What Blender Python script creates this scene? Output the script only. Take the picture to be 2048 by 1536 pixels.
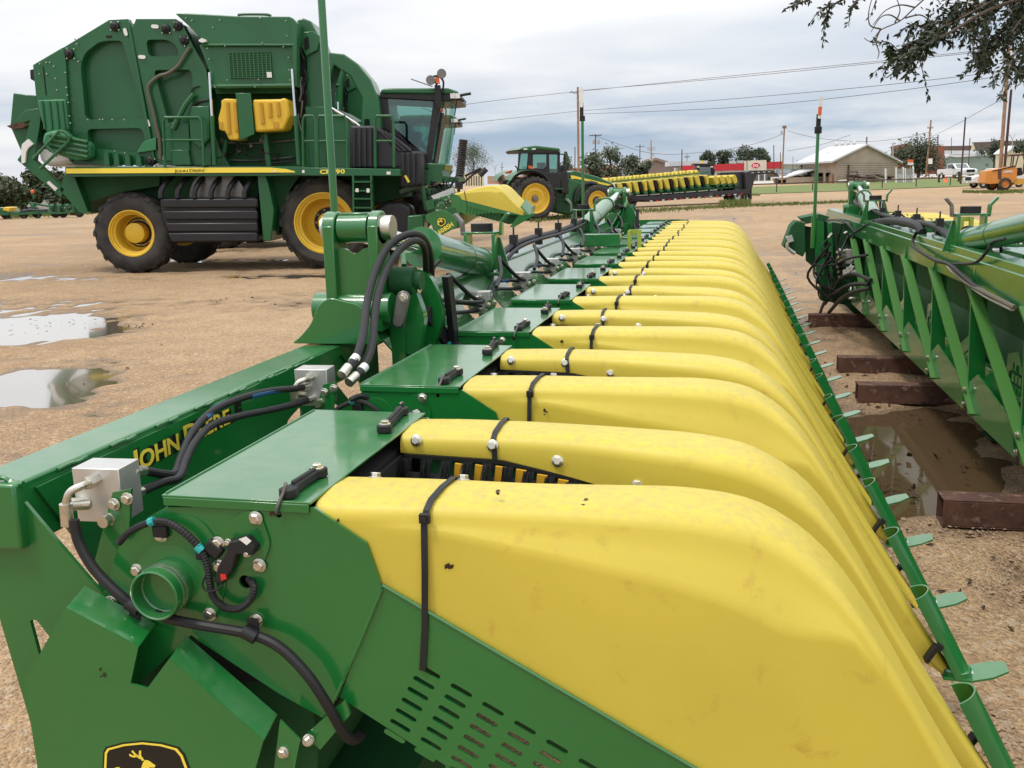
import bpy, bmesh, math, random
import numpy as np
from mathutils import Matrix, Vector
for _o in list(bpy.data.objects): bpy.data.objects.remove(_o)
SC = bpy.context.scene; COL = SC.collection; R = math.radians; PI = math.pi
rnd = random.Random(7)
# ---------------------------------------------------------------- camera
FPX = 1900.0; PITCH = R(11.96); ROLL = R(1.40); YAW = R(12.83); CAMZ = 1.75
_c = Vector((-math.sin(YAW)*math.cos(PITCH), math.cos(YAW)*math.cos(PITCH), -math.sin(PITCH)))
_r0 = Vector((math.cos(YAW), math.sin(YAW), 0)); _u0 = _r0.cross(_c)
_r = math.cos(ROLL)*_r0 - math.sin(ROLL)*_u0; _u = _r.cross(_c)
CP = Vector((0, 0, CAMZ))
cd = bpy.data.cameras.new('camera'); co = bpy.data.objects.new('camera', cd); COL.objects.link(co)
cd.sensor_width = 36; cd.lens = FPX/2048*36; cd.clip_end = 3000; cd.clip_start = .05
co.matrix_world = Matrix(((_r.x, _u.x, -_c.x, 0), (_r.y, _u.y, -_c.y, 0), (_r.z, _u.z, -_c.z, CAMZ), (0, 0, 0, 1)))
SC.camera = co
SC.render.resolution_x = 1024; SC.render.resolution_y = 768
SC.view_settings.view_transform = 'Standard'; SC.view_settings.look = 'None'; SC.view_settings.gamma = 1
SC.view_settings.exposure = 0.0
# ---------------------------------------------------------------- sky and sun
SUN_EL, SUN_AZ = R(66), R(228)          # azimuth clockwise from +Y: behind the camera, to the left
wd = bpy.data.worlds.new('World'); SC.world = wd; wd.use_nodes = True
nt = wd.node_tree; N = nt.nodes; L = nt.links
bg = N['Background']; bg.inputs['Strength'].default_value = 0.1
sky = N.new('ShaderNodeTexSky'); sky.sky_type = 'NISHITA'; sky.sun_disc = False
sky.sun_elevation = SUN_EL; sky.sun_rotation = SUN_AZ; sky.dust_density = 2.0
def wm_(op, a, b=None, cl=False):
    n = N.new('ShaderNodeMath'); n.operation = op; n.use_clamp = cl
    for i, v in ((0, a), (1, b)):
        if v is None: continue
        if isinstance(v, (int, float)): n.inputs[i].default_value = v
        else: L.new(v, n.inputs[i])
    return n.outputs[0]
tc = N.new('ShaderNodeTexCoord'); sx = N.new('ShaderNodeSeparateXYZ'); L.new(tc.outputs['Generated'], sx.inputs[0])
zz = wm_('ADD', wm_('MAXIMUM', sx.outputs[2], 0.0), 0.09)
cx = N.new('ShaderNodeCombineXYZ'); L.new(wm_('DIVIDE', sx.outputs[0], zz), cx.inputs[0]); L.new(wm_('DIVIDE', sx.outputs[1], zz), cx.inputs[1])
def wnoise(vec, sc, det, rough, dist=0.0, off=(0, 0, 0)):
    mp = N.new('ShaderNodeMapping'); mp.inputs['Location'].default_value = off; L.new(vec, mp.inputs[0])
    n = N.new('ShaderNodeTexNoise'); n.inputs['Scale'].default_value = sc; n.inputs['Detail'].default_value = det
    n.inputs['Roughness'].default_value = rough; n.inputs['Distortion'].default_value = dist; L.new(mp.outputs[0], n.inputs[0]); return n.outputs[0]
def wramp(fac, stops):
    r = N.new('ShaderNodeValToRGB'); el = r.color_ramp.elements
    while len(el) < len(stops): el.new(.5)
    for e, (p, c) in zip(el, stops): e.position = p; e.color = (*c, 1)
    L.new(fac, r.inputs[0]); return r.outputs[0]
n1 = wnoise(cx.outputs[0], .55, 7, .58, .4, (3.1, 1.7, 0))
n2 = wnoise(cx.outputs[0], .23, 4, .5, .2, (8.4, 2.2, 0))
# cloud tone (x10: the background strength is 0.1)
tone = wramp(n1, [(.28, (6.9, 7.3, 8.0)), (.47, (8.5, 8.65, 9.0)), (.64, (9.5, 9.55, 9.5))])
zen = wm_('ADD', wm_('MULTIPLY', wm_('POWER', wm_('MAXIMUM', sx.outputs[2], 0.0), 1.2), 1.25), .97)
tm = N.new('ShaderNodeVectorMath'); tm.operation = 'SCALE'; L.new(tone, tm.inputs[0]); L.new(zen, tm.inputs['Scale'])
# gaps that show blue haze: a long bank low in the sky
mp = N.new('ShaderNodeMapping'); mp.inputs['Scale'].default_value = (1.6, 1.6, 9.0); mp.inputs['Location'].default_value = (.6, .0, .9); L.new(tc.outputs['Generated'], mp.inputs[0])
nb = N.new('ShaderNodeTexNoise'); nb.inputs['Scale'].default_value = 1.5; nb.inputs['Detail'].default_value = 6; nb.inputs['Roughness'].default_value = .55; L.new(mp.outputs[0], nb.inputs[0])
low = wm_('SUBTRACT', 1.0, wm_('MULTIPLY', wm_('ABSOLUTE', wm_('SUBTRACT', sx.outputs[2], .045)), 15.0), True)
gap = wm_('MULTIPLY', low, wm_('MULTIPLY', wm_('SUBTRACT', nb.outputs[0], .40), 7.0, True), True)
gap2 = wm_('MULTIPLY', wm_('MULTIPLY', wm_('SUBTRACT', n2, .56), 7.0, True), .75)
gp = wm_('MAXIMUM', wm_('MULTIPLY', gap, 1.0, True), gap2)
blue = N.new('ShaderNodeMixRGB'); blue.blend_type = 'MIX'; blue.inputs[0].default_value = .72; L.new(sky.outputs[0], blue.inputs[1]); blue.inputs[2].default_value = (4.4, 5.9, 7.9, 1)
mx = N.new('ShaderNodeMixRGB'); L.new(gp, mx.inputs[0]); L.new(tm.outputs[0], mx.inputs[1]); L.new(blue.outputs[0], mx.inputs[2])
L.new(mx.outputs[0], bg.inputs['Color'])
sl = bpy.data.lights.new('sun', 'SUN'); sl.energy = 1.9; sl.angle = R(10); sl.color = (1, .95, .87)
so = bpy.data.objects.new('sun', sl); COL.objects.link(so)
_sd = Vector((math.sin(SUN_AZ)*math.cos(SUN_EL), math.cos(SUN_AZ)*math.cos(SUN_EL), math.sin(SUN_EL)))
so.rotation_euler = _sd.to_track_quat('Z', 'Y').to_euler(); so.location = (0, 0, 60)
# ---------------------------------------------------------------- pixel (photo, 2048 x 1536) to place
def ray(x, y): return _c + _r*((x-1024)/FPX) - _u*((y-768)/FPX)
def onY(x, y, v): d = ray(x, y); return CP + d*(v/d.y)
def onX(x, y, v): d = ray(x, y); return CP + d*(v/d.x)
def onZ(x, y, v): d = ray(x, y); return CP + d*((v-CAMZ)/d.z)
def smooth(a, b, t): t = min(1, max(0, (t-a)/(b-a))); return t*t*(3-2*t)
def terrain(x, y): return .75*smooth(80, 150, y)
def G(px, py):
    d = ray(px, py); t0 = 2.0
    while t0 < 900:
        t1 = t0*1.02
        p = CP + d*t1
        if p.z <= terrain(p.x, p.y): return Vector((p.x, p.y, terrain(p.x, p.y)))
        t0 = t1
    return CP + d*300
class Pl:
    """vertical plane: local u along the heading, local y away behind it, z up"""
    def __init__(s, o, deg):
        s.o = Vector(o); a = R(deg); s.a = a; s.ex = Vector((math.cos(a), math.sin(a), 0)); s.ey = Vector((-math.sin(a), math.cos(a), 0))
    def uv(s, px, py, d=0.0):
        q = ray(px, py); t = ((s.o + s.ey*d) - CP).dot(s.ey)/q.dot(s.ey); p = CP + q*t - s.o
        return (p.dot(s.ex), p.z)
    def poly(s, pts, d=0.0): return [s.uv(x, y, d) for x, y in pts]
    def p3(s, px, py, d=0.0): u, z = s.uv(px, py, d); return Vector((u, d, z))
# ---------------------------------------------------------------- mesh building
class MB:
    def __init__(s): s.v = []; s.f = []
    def add(s, vs, fs):
        b = len(s.v); s.v += [tuple(v) for v in vs]; s.f += [tuple(i+b for i in f) for f in fs]; return s
    def box(s, c, sz, rot=None):
        c = Vector(c); h = Vector(sz)*.5
        vs = [Vector((x*h.x, y*h.y, z*h.z)) for x in (-1, 1) for y in (-1, 1) for z in (-1, 1)]
        if rot is not None: vs = [rot @ v for v in vs]
        return s.add([v+c for v in vs], [(0, 1, 3, 2), (4, 6, 7, 5), (0, 4, 5, 1), (2, 3, 7, 6), (0, 2, 6, 4), (1, 5, 7, 3)])
    def bar(s, a, b, w, h=None, up=(0, 0, 1)):
        a = Vector(a); b = Vector(b); h = w if h is None else h; d = (b-a); l = d.length
        if l < 1e-6: return s
        d.normalize(); up = Vector(up); sd = d.cross(up)
        if sd.length < 1e-3: sd = d.cross(Vector((1, 0, 0)))
        sd.normalize(); u = sd.cross(d)
        m = Matrix((sd, d, u)).transposed()
        return s.box((a+b)/2, (w, l, h), m)
    def prism(s, poly, y0, y1, ax='Y'):
        """polygon in (x,z) extruded along y (or (y,z) along x, or (x,y) along z)"""
        def P(p, q): return (p[0], q, p[1]) if ax == 'Y' else ((q, p[0], p[1]) if ax == 'X' else (p[0], p[1], q))
        n = len(poly); vs = [P(p, y0) for p in poly] + [P(p, y1) for p in poly]
        ar = sum(poly[i][0]*poly[(i+1) % n][1]-poly[(i+1) % n][0]*poly[i][1] for i in range(n))
        fl = (ar > 0) ^ (y1 < y0) ^ (ax != 'Y')
        a = tuple(range(n)); b = tuple(range(2*n-1, n-1, -1))
        fs = [a, b] + [(i, n+i, n+(i+1) % n, (i+1) % n) for i in range(n)]
        if not fl: fs = [tuple(reversed(f)) for f in fs]
        return s.add(vs, fs)
    def lathe(s, prof, n=24, M=None, cap=True):
        """profile of (radius, height) turned round local z"""
        M = M or Matrix(); vs = []; tip = None
        if prof[-1][0] < 1e-6:
            tip = prof[-1][1]; prof = prof[:-1]
        if prof[0][0] < 1e-6: prof = [(1e-4, prof[0][1])]+list(prof[1:])
        k = len(prof)
        for i in range(n):
            a = 2*PI*i/n; ca, sa = math.cos(a), math.sin(a)
            vs += [M @ Vector((r*ca, r*sa, h)) for r, h in prof]
        fs = []
        for i in range(n):
            j = (i+1) % n
            for q in range(k-1): fs.append((i*k+q, j*k+q, j*k+q+1, i*k+q+1))
        if cap and prof[0][0] > 1e-6: fs.append(tuple(i*k for i in reversed(range(n))))
        if tip is None and cap: fs.append(tuple(i*k+k-1 for i in range(n)))
        elif tip is not None:
            vs.append(M @ Vector((0, 0, tip))); fs += [(i*k+k-1, ((i+1) % n)*k+k-1, n*k) for i in range(n)]
        return s.add(vs, fs)
    def cyl(s, a, b, r, r2=None, n=16):
        a = Vector(a); b = Vector(b); q = (b-a).to_track_quat('Z', 'Y').to_matrix().to_4x4(); M = Matrix.Translation(a) @ q
        return s.lathe([(r, 0), (r if r2 is None else r2, (b-a).length)], n, M)
    def tube(s, pts, r, n=8, cap=True, rib=0.0):
        P = [Vector(p) for p in pts]; k = len(P); up = None; rings = []
        for i in range(k):
            t = (P[min(i+1, k-1)]-P[max(i-1, 0)]).normalized()
            if up is None:
                up = t.orthogonal().normalized()
            up = (up - t*up.dot(t)); up = up.normalized() if up.length > 1e-5 else t.orthogonal().normalized()
            bn = t.cross(up); rr = r[i] if isinstance(r, (list, tuple)) else r
            if rib and i % 2: rr *= (1-rib)
            rings.append([P[i]+(up*math.cos(2*PI*j/n)+bn*math.sin(2*PI*j/n))*rr for j in range(n)])
        vs = [v for g in rings for v in g]; fs = []
        for i in range(k-1):
            for j in range(n):
                a = i*n+j; b = i*n+(j+1) % n; fs.append((a, b, b+n, a+n))
        if cap: fs.append(tuple(reversed(range(n)))); fs.append(tuple((k-1)*n+j for j in range(n)))
        return s.add(vs, fs)
    def bolt(s, p, nrm, r=.011, h=.009, washer=True):
        q = Vector(nrm).to_track_quat('Z', 'Y').to_matrix().to_4x4(); M = Matrix.Translation(Vector(p)) @ q
        if washer: s.lathe([(r*1.35, 0), (r*1.35, h*.22), (r*1.22, h*.3)], 14, M)
        M2 = M @ Matrix.Rotation(rnd.random()*3, 4, 'Z')
        return s.lathe([(r, h*.25), (r, h*.95), (r*.82, h*1.12)], 6, M2)
    def mesh(s, nm='m', ang=32):
        me = bpy.data.meshes.new(nm); me.from_pydata(s.v, [], s.f); me.update()
        if ang:
            me.polygons.foreach_set('use_smooth', [True]*len(me.polygons)); me.set_sharp_from_angle(angle=R(ang))
        return me
def spline(pts, n=8):
    P = [Vector(p) for p in pts]; out = []
    for i in range(len(P)-1):
        p0 = P[max(i-1, 0)]; p1 = P[i]; p2 = P[i+1]; p3 = P[min(i+2, len(P)-1)]
        for j in range(n):
            t = j/n; out.append(.5*((2*p1)+(p2-p0)*t+(2*p0-5*p1+4*p2-p3)*t*t+(3*p1-p0-3*p2+p3)*t**3))
    return out+[P[-1]]
def plate_mesh(outer, holes, y0, y1, ax='Y', bev=0.0):
    """plate with real holes: a filled 2D curve given thickness"""
    cu = bpy.data.curves.new('c', 'CURVE'); cu.dimensions = '2D'; cu.fill_mode = 'BOTH'; cu.extrude = abs(y1-y0)/2; cu.bevel_depth = bev
    for lp in [outer]+list(holes):
        sp = cu.splines.new('POLY'); sp.points.add(len(lp)-1); sp.use_cyclic_u = True
        for q, (a, b) in zip(sp.points, lp): q.co = (a, b, 0, 1)
    ob = bpy.data.objects.new('c', cu); COL.objects.link(ob)
    dg = bpy.context.evaluated_depsgraph_get(); me = bpy.data.meshes.new_from_object(ob.evaluated_get(dg))
    bpy.data.objects.remove(ob); bpy.data.curves.remove(cu)
    m = (y0+y1)/2
    if ax == 'Y': M = Matrix(((1, 0, 0, 0), (0, 0, -1, m), (0, 1, 0, 0), (0, 0, 0, 1)))
    elif ax == 'X': M = Matrix(((0, 0, 1, m), (1, 0, 0, 0), (0, 1, 0, 0), (0, 0, 0, 1)))
    else: M = Matrix.Translation((0, 0, m))
    me.transform(M); me.polygons.foreach_set('use_smooth', [False]*len(me.polygons)); me.update(); return me
def text_mesh(body, size, M, th=.001, sx=1.0, bold=0.0, shear=0.0):
    cu = bpy.data.curves.new('t', 'FONT'); cu.body = body; cu.size = size; cu.extrude = th; cu.align_x = 'LEFT'; cu.offset = bold; cu.shear = shear
    ob = bpy.data.objects.new('t', cu); COL.objects.link(ob)
    dg = bpy.context.evaluated_depsgraph_get(); me = bpy.data.meshes.new_from_object(ob.evaluated_get(dg))
    bpy.data.objects.remove(ob); bpy.data.curves.remove(cu)
    me.transform(Matrix.Diagonal((sx, 1, 1, 1))); me.transform(M); return me
def face_mat(p, xdir, ydir):
    x = Vector(xdir).normalized(); y = Vector(ydir); y = (y-x*y.dot(x)).normalized(); z = x.cross(y); p = Vector(p)
    return Matrix(((x.x, y.x, z.x, p.x), (x.y, y.y, z.y, p.y), (x.z, y.z, z.z, p.z), (0, 0, 0, 1)))
def slot(c, d, l, w, n=5):
    """rounded slot polygon about c, direction d"""
    dx, dy = d; q = math.hypot(dx, dy); dx /= q; dy /= q; out = []
    for e, a0 in ((1, -PI/2), (-1, PI/2)):
        for i in range(n+1):
            a = a0+PI*i/n; ca, sa = math.cos(a)*w/2+e*(l-w)/2, math.sin(a)*w/2
            out.append((c[0]+dx*ca-dy*sa, c[1]+dy*ca+dx*sa))
    return out
def rpoly(pts, r, n=4):
    """polygon with rounded corners"""
    out = []; k = len(pts)
    for i in range(k):
        p = Vector(pts[i]); a = Vector(pts[i-1])-p; b = Vector(pts[(i+1) % k])-p
        q = min(r, a.length*.45, b.length*.45); a = p+a.normalized()*q; b = p+b.normalized()*q
        for j in range(n+1):
            t = j/n; w = a*(1-t)**2+p*2*t*(1-t)+b*t*t; out.append((w.x, w.y))
    return out
def wmat(o):
    m = o.matrix_basis.copy()
    while o.parent: o = o.parent; m = o.matrix_basis @ m
    return m
def link(name, me, mat, parent=None, world=False):
    o = bpy.data.objects.new(name, me); COL.objects.link(o)
    if mat is not None and len(me.materials) == 0: me.materials.append(mat)
    if parent is not None:
        if world: me.transform(wmat(parent).inverted())
        o.parent = parent
    return o
def part(name, mb, mat, parent=None, world=False, bev=0.0, ang=32):
    o = link(name, mb if isinstance(mb, bpy.types.Mesh) else mb.mesh(name, ang), mat, parent, world)
    if bev:
        md = o.modifiers.new('bevel', 'BEVEL'); md.width = bev; md.segments = 2; md.limit_method = 'ANGLE'; md.angle_limit = R(40); md.harden_normals = False
    return o
def thing(name, label, cat, loc=(0, 0, 0), rz=0.0, group=None):
    o = bpy.data.objects.new(name, None); COL.objects.link(o); o.empty_display_size = .2
    o.location = loc; o.rotation_euler = (0, 0, rz); o['label'] = label; o['category'] = cat
    if group: o['group'] = group
    return o
def tag(o, label, cat, group=None):
    o['label'] = label; o['category'] = cat
    if group: o['group'] = group
    return o
def setting(o, kind='structure'): o['kind'] = kind; return o
def copy_obj(o, parent):
    c = o.copy(); COL.objects.link(c); c.parent = parent
    for ch in list(o.children): copy_obj(ch, c)
    return c
def copy_thing(o, label, loc=None, rz=None, group=None):
    c = copy_obj(o, None); c['label'] = label
    if loc is not None: c.location = loc
    if rz is not None: c.rotation_euler = (0, 0, rz)
    if group: c['group'] = group; o['group'] = group
    return c
# ---------------------------------------------------------------- materials
def mat(name, col, rough=.5, metal=0.0, coat=0.0, var=0.0, vscale=3.0, bump=0.0, bscale=60.0, col2=None, spots=None, trans=0.0, ior=1.45, dust=None):
    m = bpy.data.materials.new(name); m.use_nodes = True; nt = m.node_tree; N = nt.nodes; L = nt.links; b = N['Principled BSDF']
    b.inputs['Base Color'].default_value = (*col, 1); b.inputs['Roughness'].default_value = rough; b.inputs['Metallic'].default_value = metal
    b.inputs['Coat Weight'].default_value = coat; b.inputs['Coat Roughness'].default_value = .09; b.inputs['Coat IOR'].default_value = 1.62; b.inputs['IOR'].default_value = ior
    b.inputs['Transmission Weight'].default_value = trans
    tc = N.new('ShaderNodeTexCoord'); oi = N.new('ShaderNodeObjectInfo'); va = N.new('ShaderNodeVectorMath'); va.operation = 'MULTIPLY_ADD'; va.inputs[1].default_value = (7.3, 7.3, 7.3); L.new(oi.outputs['Location'], va.inputs[0]); L.new(tc.outputs['Object'], va.inputs[2])
    def noise(sc, det=4, ro=.55, dist=0):
        n = N.new('ShaderNodeTexNoise'); n.inputs['Scale'].default_value = sc; n.inputs['Detail'].default_value = det; n.inputs['Roughness'].default_value = ro; n.inputs['Distortion'].default_value = dist
        L.new(va.outputs[0], n.inputs['Vector']); return n.outputs[0]
    src = None
    def mix(fac, a, bcol):
        q = N.new('ShaderNodeMixRGB'); L.new(fac, q.inputs[0])
        if isinstance(a, tuple): q.inputs[1].default_value = (*a, 1)
        else: L.new(a, q.inputs[1])
        q.inputs[2].default_value = (*bcol, 1); return q.outputs[0]
    def ramp(f, a, c):
        r = N.new('ShaderNodeMapRange'); r.inputs['From Min'].default_value = a; r.inputs['From Max'].default_value = c; L.new(f, r.inputs[0]); return r.outputs[0]
    if var or col2:
        c2 = col2 or tuple(max(0, c*(1-var)) for c in col)
        src = mix(ramp(noise(vscale, 6), .35, .68), col, c2)
    if spots:
        sc, lo, hi, scol = spots
        src = mix(ramp(noise(sc, 5, .6, .3), lo, hi), src or col, scol)
    if dust:
        # dust settles on faces that look up
        sc, amt, dcol = dust
        g = N.new('ShaderNodeNewGeometry'); s = N.new('ShaderNodeSeparateXYZ'); L.new(g.outputs['Normal'], s.inputs[0])
        f = N.new('ShaderNodeMath'); f.operation = 'MULTIPLY'; L.new(ramp(s.outputs[2], .35, .95), f.inputs[0]); L.new(ramp(noise(sc, 8, .7), .40, .64), f.inputs[1])
        f2 = N.new('ShaderNodeMath'); f2.operation = 'MULTIPLY'; L.new(f.outputs[0], f2.inputs[0]); f2.inputs[1].default_value = amt
        src = mix(f2.outputs[0], src or col, dcol)
    if src: L.new(src, b.inputs['Base Color'])
    if bump:
        bp = N.new('ShaderNodeBump'); bp.inputs['Strength'].default_value = bump; bp.inputs['Distance'].default_value = .004
        L.new(noise(bscale, 3), bp.inputs['Height']); L.new(bp.outputs[0], b.inputs['Normal'])
    if var and rough > .15:
        rr = N.new('ShaderNodeMapRange'); rr.inputs['To Min'].default_value = rough*.8; rr.inputs['To Max'].default_value = min(1, rough*1.25); L.new(noise(vscale*2.3), rr.inputs[0]); L.new(rr.outputs[0], b.inputs['Roughness'])
    return m
M = {}
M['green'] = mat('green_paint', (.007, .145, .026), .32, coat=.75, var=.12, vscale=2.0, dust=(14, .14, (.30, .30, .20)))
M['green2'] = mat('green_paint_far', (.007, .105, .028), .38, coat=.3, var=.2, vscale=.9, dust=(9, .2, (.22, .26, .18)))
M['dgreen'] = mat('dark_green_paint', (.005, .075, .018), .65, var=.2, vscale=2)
M['yellow'] = mat('yellow_moulded_plastic', (.60, .475, .058), .46, var=.09, vscale=3, bump=.10, bscale=500, spots=(18, .60, .74, (.50, .35, .05)), dust=(55, .62, (.38, .32, .10)))
M['yellow2'] = mat('yellow_paint', (.70, .45, .035), .42, var=.1, vscale=2)
M['decal_y'] = mat('yellow_decal', (.85, .66, .07), .4)
M['black'] = mat('black_rubber', (.012, .012, .013), .55, var=.25, vscale=12)
M['plastic'] = mat('black_plastic', (.016, .016, .019), .38, var=.2, vscale=3)
M['tyre'] = mat('tyre_rubber', (.020, .019, .019), .78, col2=(.055, .048, .040), vscale=3.0, bump=.3, bscale=40)
M['hood_b'] = mat('dark_grey_moulding', (.026, .026, .032), .5, var=.25, vscale=2)
M['alu'] = mat('bare_aluminium', (.66, .65, .62), .36, .75, var=.12, vscale=20)
M['zinc'] = mat('zinc_plate', (.66, .63, .55), .28, .95, var=.15, vscale=60)
M['chrome'] = mat('chromed_steel', (.80, .80, .80), .07, 1.0)
M['steel'] = mat('grey_steel', (.22, .21, .20), .42, .7, var=.3, vscale=15)
M['rust'] = mat('rusty_steel', (.125, .058, .036), .8, col2=(.045, .022, .016), vscale=7, bump=.6, bscale=45, spots=(14, .55, .70, (.24, .14, .10)))
M['white'] = mat('white_paint', (.74, .74, .72), .4, var=.06, vscale=2)
M['teal'] = mat('teal_tape', (.02, .34, .33), .4)
M['red'] = mat('red_plastic', (.55, .03, .02), .4)
M['orange'] = mat('orange_plastic', (.72, .13, .03), .4)
M['amber'] = mat('amber_board', (.62, .33, .02), .5, var=.15, vscale=8)
M['dark'] = mat('dark_shade', (.006, .007, .006), .8)  # near-black for the brush roll and for shade painted into gaps and openings
M['brown'] = mat('dry_leaf', (.05, .025, .012), .8, var=.4, vscale=30)
M['blk_decal'] = mat('black_decal', (.008, .008, .007), .35)
M['label'] = mat('white_sticker', (.75, .74, .70), .45, spots=(60, .55, .6, (.35, .33, .30)))
# ---------------------------------------------------------------- ground
def vnoise(X, Y, seed, sc):
    rs = np.random.RandomState(seed); T = rs.rand(64, 64)
    x = X*sc; y = Y*sc; xi = np.floor(x).astype(int); yi = np.floor(y).astype(int); fx = x-xi; fy = y-yi
    fx = fx*fx*(3-2*fx); fy = fy*fy*(3-2*fy)
    a = T[xi % 64, yi % 64]; b = T[(xi+1) % 64, yi % 64]; c = T[xi % 64, (yi+1) % 64]; d = T[(xi+1) % 64, (yi+1) % 64]
    return (a*(1-fx)+b*fx)*(1-fy)+(c*(1-fx)+d*fx)*fy-.5
# hollows that hold the puddles: (px, py, half width, half depth, drop)
HOL = [(20, 612, 1.5, .9, .034), (115, 637, .65, .55, .040), (40, 662, 1.25, .75, .050), (-60, 660, 1.6, 1.3, .045), (30, 775, .8, .55, .050), (85, 752, .55, .35, .040), (150, 740, .45, .22, .046), (-40, 790, .9, .7, .040),
       (215, 725, .5, .2, .030), (240, 832, .35, .12, .040), (30, 558, 2.2, .55, .034), (-60, 552, 2, .7, .036), (560, 553, 1.1, .32, .044), (610, 549, .8, .35, .044), (480, 556, .5, .13, .036), (470, 520, 1.9, .5, .028),
       (1790, 900, .34, .85, .050), (1850, 960, .42, .42, .055), (1780, 975, .26, .36, .05), (1900, 870, .3, .9, .04), (1760, 1010, .16, .16, .03), (1420, 436, 3.2, .45, .034), (1545, 448, 1.3, .22, .026), (1900, 412, 5, .7, .03), (1960, 425, 4, .4, .03), (100, 470, 2.2, .5, .028)]
def axis(lo, hi, step, far):
    a = list(np.arange(lo, hi+1e-6, step)); s = step; x = hi
    while x < far: s *= 1.16; x += s; a.append(x)
    s = step; x = lo
    while x > -far: s *= 1.16; x -= s; a.insert(0, x)
    return np.array(a)
gx = axis(-15, 5, .07, 1500); gy = axis(2, 26, .07, 1500)
X, Y = np.meshgrid(gx, gy); X0, Y0 = X, Y
Z = np.array([.75*smooth(80, 150, y) for y in gy])[:, None]+np.zeros_like(X)
near = np.clip((70-np.hypot(X, Y))/40, 0, 1)
HM = np.zeros_like(X)
for px, py, a, b, dz in HOL:
    q = onZ(px, py, 0); HM = np.maximum(HM, 1/(1+np.exp(np.clip(-5*(1.25-np.hypot((X-q.x)/a, (Y-q.y)/b)), -50, 50))))
Z += near*(vnoise(X, Y, 1, .35)*.030+vnoise(X, Y, 2, 1.1)*.018+(vnoise(X, Y, 3, 3.2)*.020+vnoise(X, Y, 4, 7.0)*.022)*(1+HM)+.006)
for px, py, a, b, dz in HOL:
    q = onZ(px, py, 0)
    ex = 1/(1+np.exp(np.clip(-5*(1-np.hypot((X-q.x)/a, (Y-q.y)/b)), -50, 50))); Z -= dz*ex
far_ = np.clip((np.hypot(X, Y)-400)/1100, 0, 1); Z -= far_*3
nx, ny = len(gx), len(gy)
me = bpy.data.meshes.new('ground'); vv = np.stack([X, Y, Z], -1).reshape(-1, 3)
ii = np.arange(nx*ny).reshape(ny, nx); ff = np.stack([ii[:-1, :-1], ii[:-1, 1:], ii[1:, 1:], ii[1:, :-1]], -1).reshape(-1, 4)
me.vertices.add(len(vv)); me.vertices.foreach_set('co', vv.astype(np.float32).ravel()); me.loops.add(ff.size); me.loops.foreach_set('vertex_index', ff.astype(np.int32).ravel())
me.polygons.add(len(ff)); me.polygons.foreach_set('loop_start', np.arange(0, ff.size, 4, dtype=np.int32)); me.polygons.foreach_set('use_smooth', np.ones(len(ff), bool)); me.update(); me.validate()
gm = bpy.data.materials.new('gravel_yard'); gm.use_nodes = True; nt = gm.node_tree; N = nt.nodes; L = nt.links; b = N['Principled BSDF']
ge = N.new('ShaderNodeNewGeometry'); sp = N.new('ShaderNodeSeparateXYZ'); L.new(ge.outputs['Position'], sp.inputs[0])
def gn(sc, det=5, ro=.6, dist=0):
    n = N.new('ShaderNodeTexNoise'); n.inputs['Scale'].default_value = sc; n.inputs['Detail'].default_value = det; n.inputs['Roughness'].default_value = ro; n.inputs['Distortion'].default_value = dist; L.new(ge.outputs['Position'], n.inputs['Vector']); return n.outputs[0]
def gr(f, a, c, o0=0., o1=1.):
    r = N.new('ShaderNodeMapRange'); r.inputs['From Min'].default_value = a; r.inputs['From Max'].default_value = c; r.inputs['To Min'].default_value = o0; r.inputs['To Max'].default_value = o1; L.new(f, r.inputs[0]); return r.outputs[0]
def gmix(f, a, c, bl='MIX'):
    q = N.new('ShaderNodeMixRGB'); q.blend_type = bl
    for i, v in ((0, f), (1, a), (2, c)):
        if isinstance(v, tuple): q.inputs[i].default_value = (*v, 1)
        elif isinstance(v, float): q.inputs[i].default_value = v
        else: L.new(v, q.inputs[i])
    return q.outputs[0]
vo = N.new('ShaderNodeTexVoronoi'); vo.inputs['Scale'].default_value = 70; vo.inputs['Randomness'].default_value = 1; L.new(ge.outputs['Position'], vo.inputs['Vector'])
vo2 = N.new('ShaderNodeTexVoronoi'); vo2.inputs['Scale'].default_value = 38; L.new(ge.outputs['Position'], vo2.inputs['Vector'])
def sepc(c):
    s = N.new('ShaderNodeSeparateColor'); L.new(c, s.inputs[0]); return s.outputs[0]
base = gmix(gr(gn(.22, 6), .36, .66), (.400, .265, .145), (.520, .365, .210))
base = gmix(gr(gn(1.7, 6, .65), .4, .72, 0., .50), base, (.300, .180, .100))
peb = gmix(gr(sepc(vo.outputs['Color']), .0, 1.), (.55, .50, .46), (1.22, 1.2, 1.15))
base = gmix(.75, base, gmix(1.0, base, peb, 'MULTIPLY'))
base = gmix(gr(sepc(vo2.outputs['Color']), .84, .90, 0., .45), base, (.56, .46, .33))
base = gmix(gr(gn(60, 4, .7), .63, .77, 0., .55), base, (.095, .06, .035))
wet = gr(sp.outputs[2], -.016, .004, 1., 0.); fl = N.new('ShaderNodeMath'); fl.operation = 'MULTIPLY'; L.new(wet, fl.inputs[0]); fl.inputs[1].default_value = .62
base = gmix(fl.outputs[0], base, (.095, .060, .032))
L.new(base, b.inputs['Base Color']); L.new(gr(wet, 0, 1, .88, .35), b.inputs['Roughness'])
bp = N.new('ShaderNodeBump'); bp.inputs['Strength'].default_value = .75; bp.inputs['Distance'].default_value = .022
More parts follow.
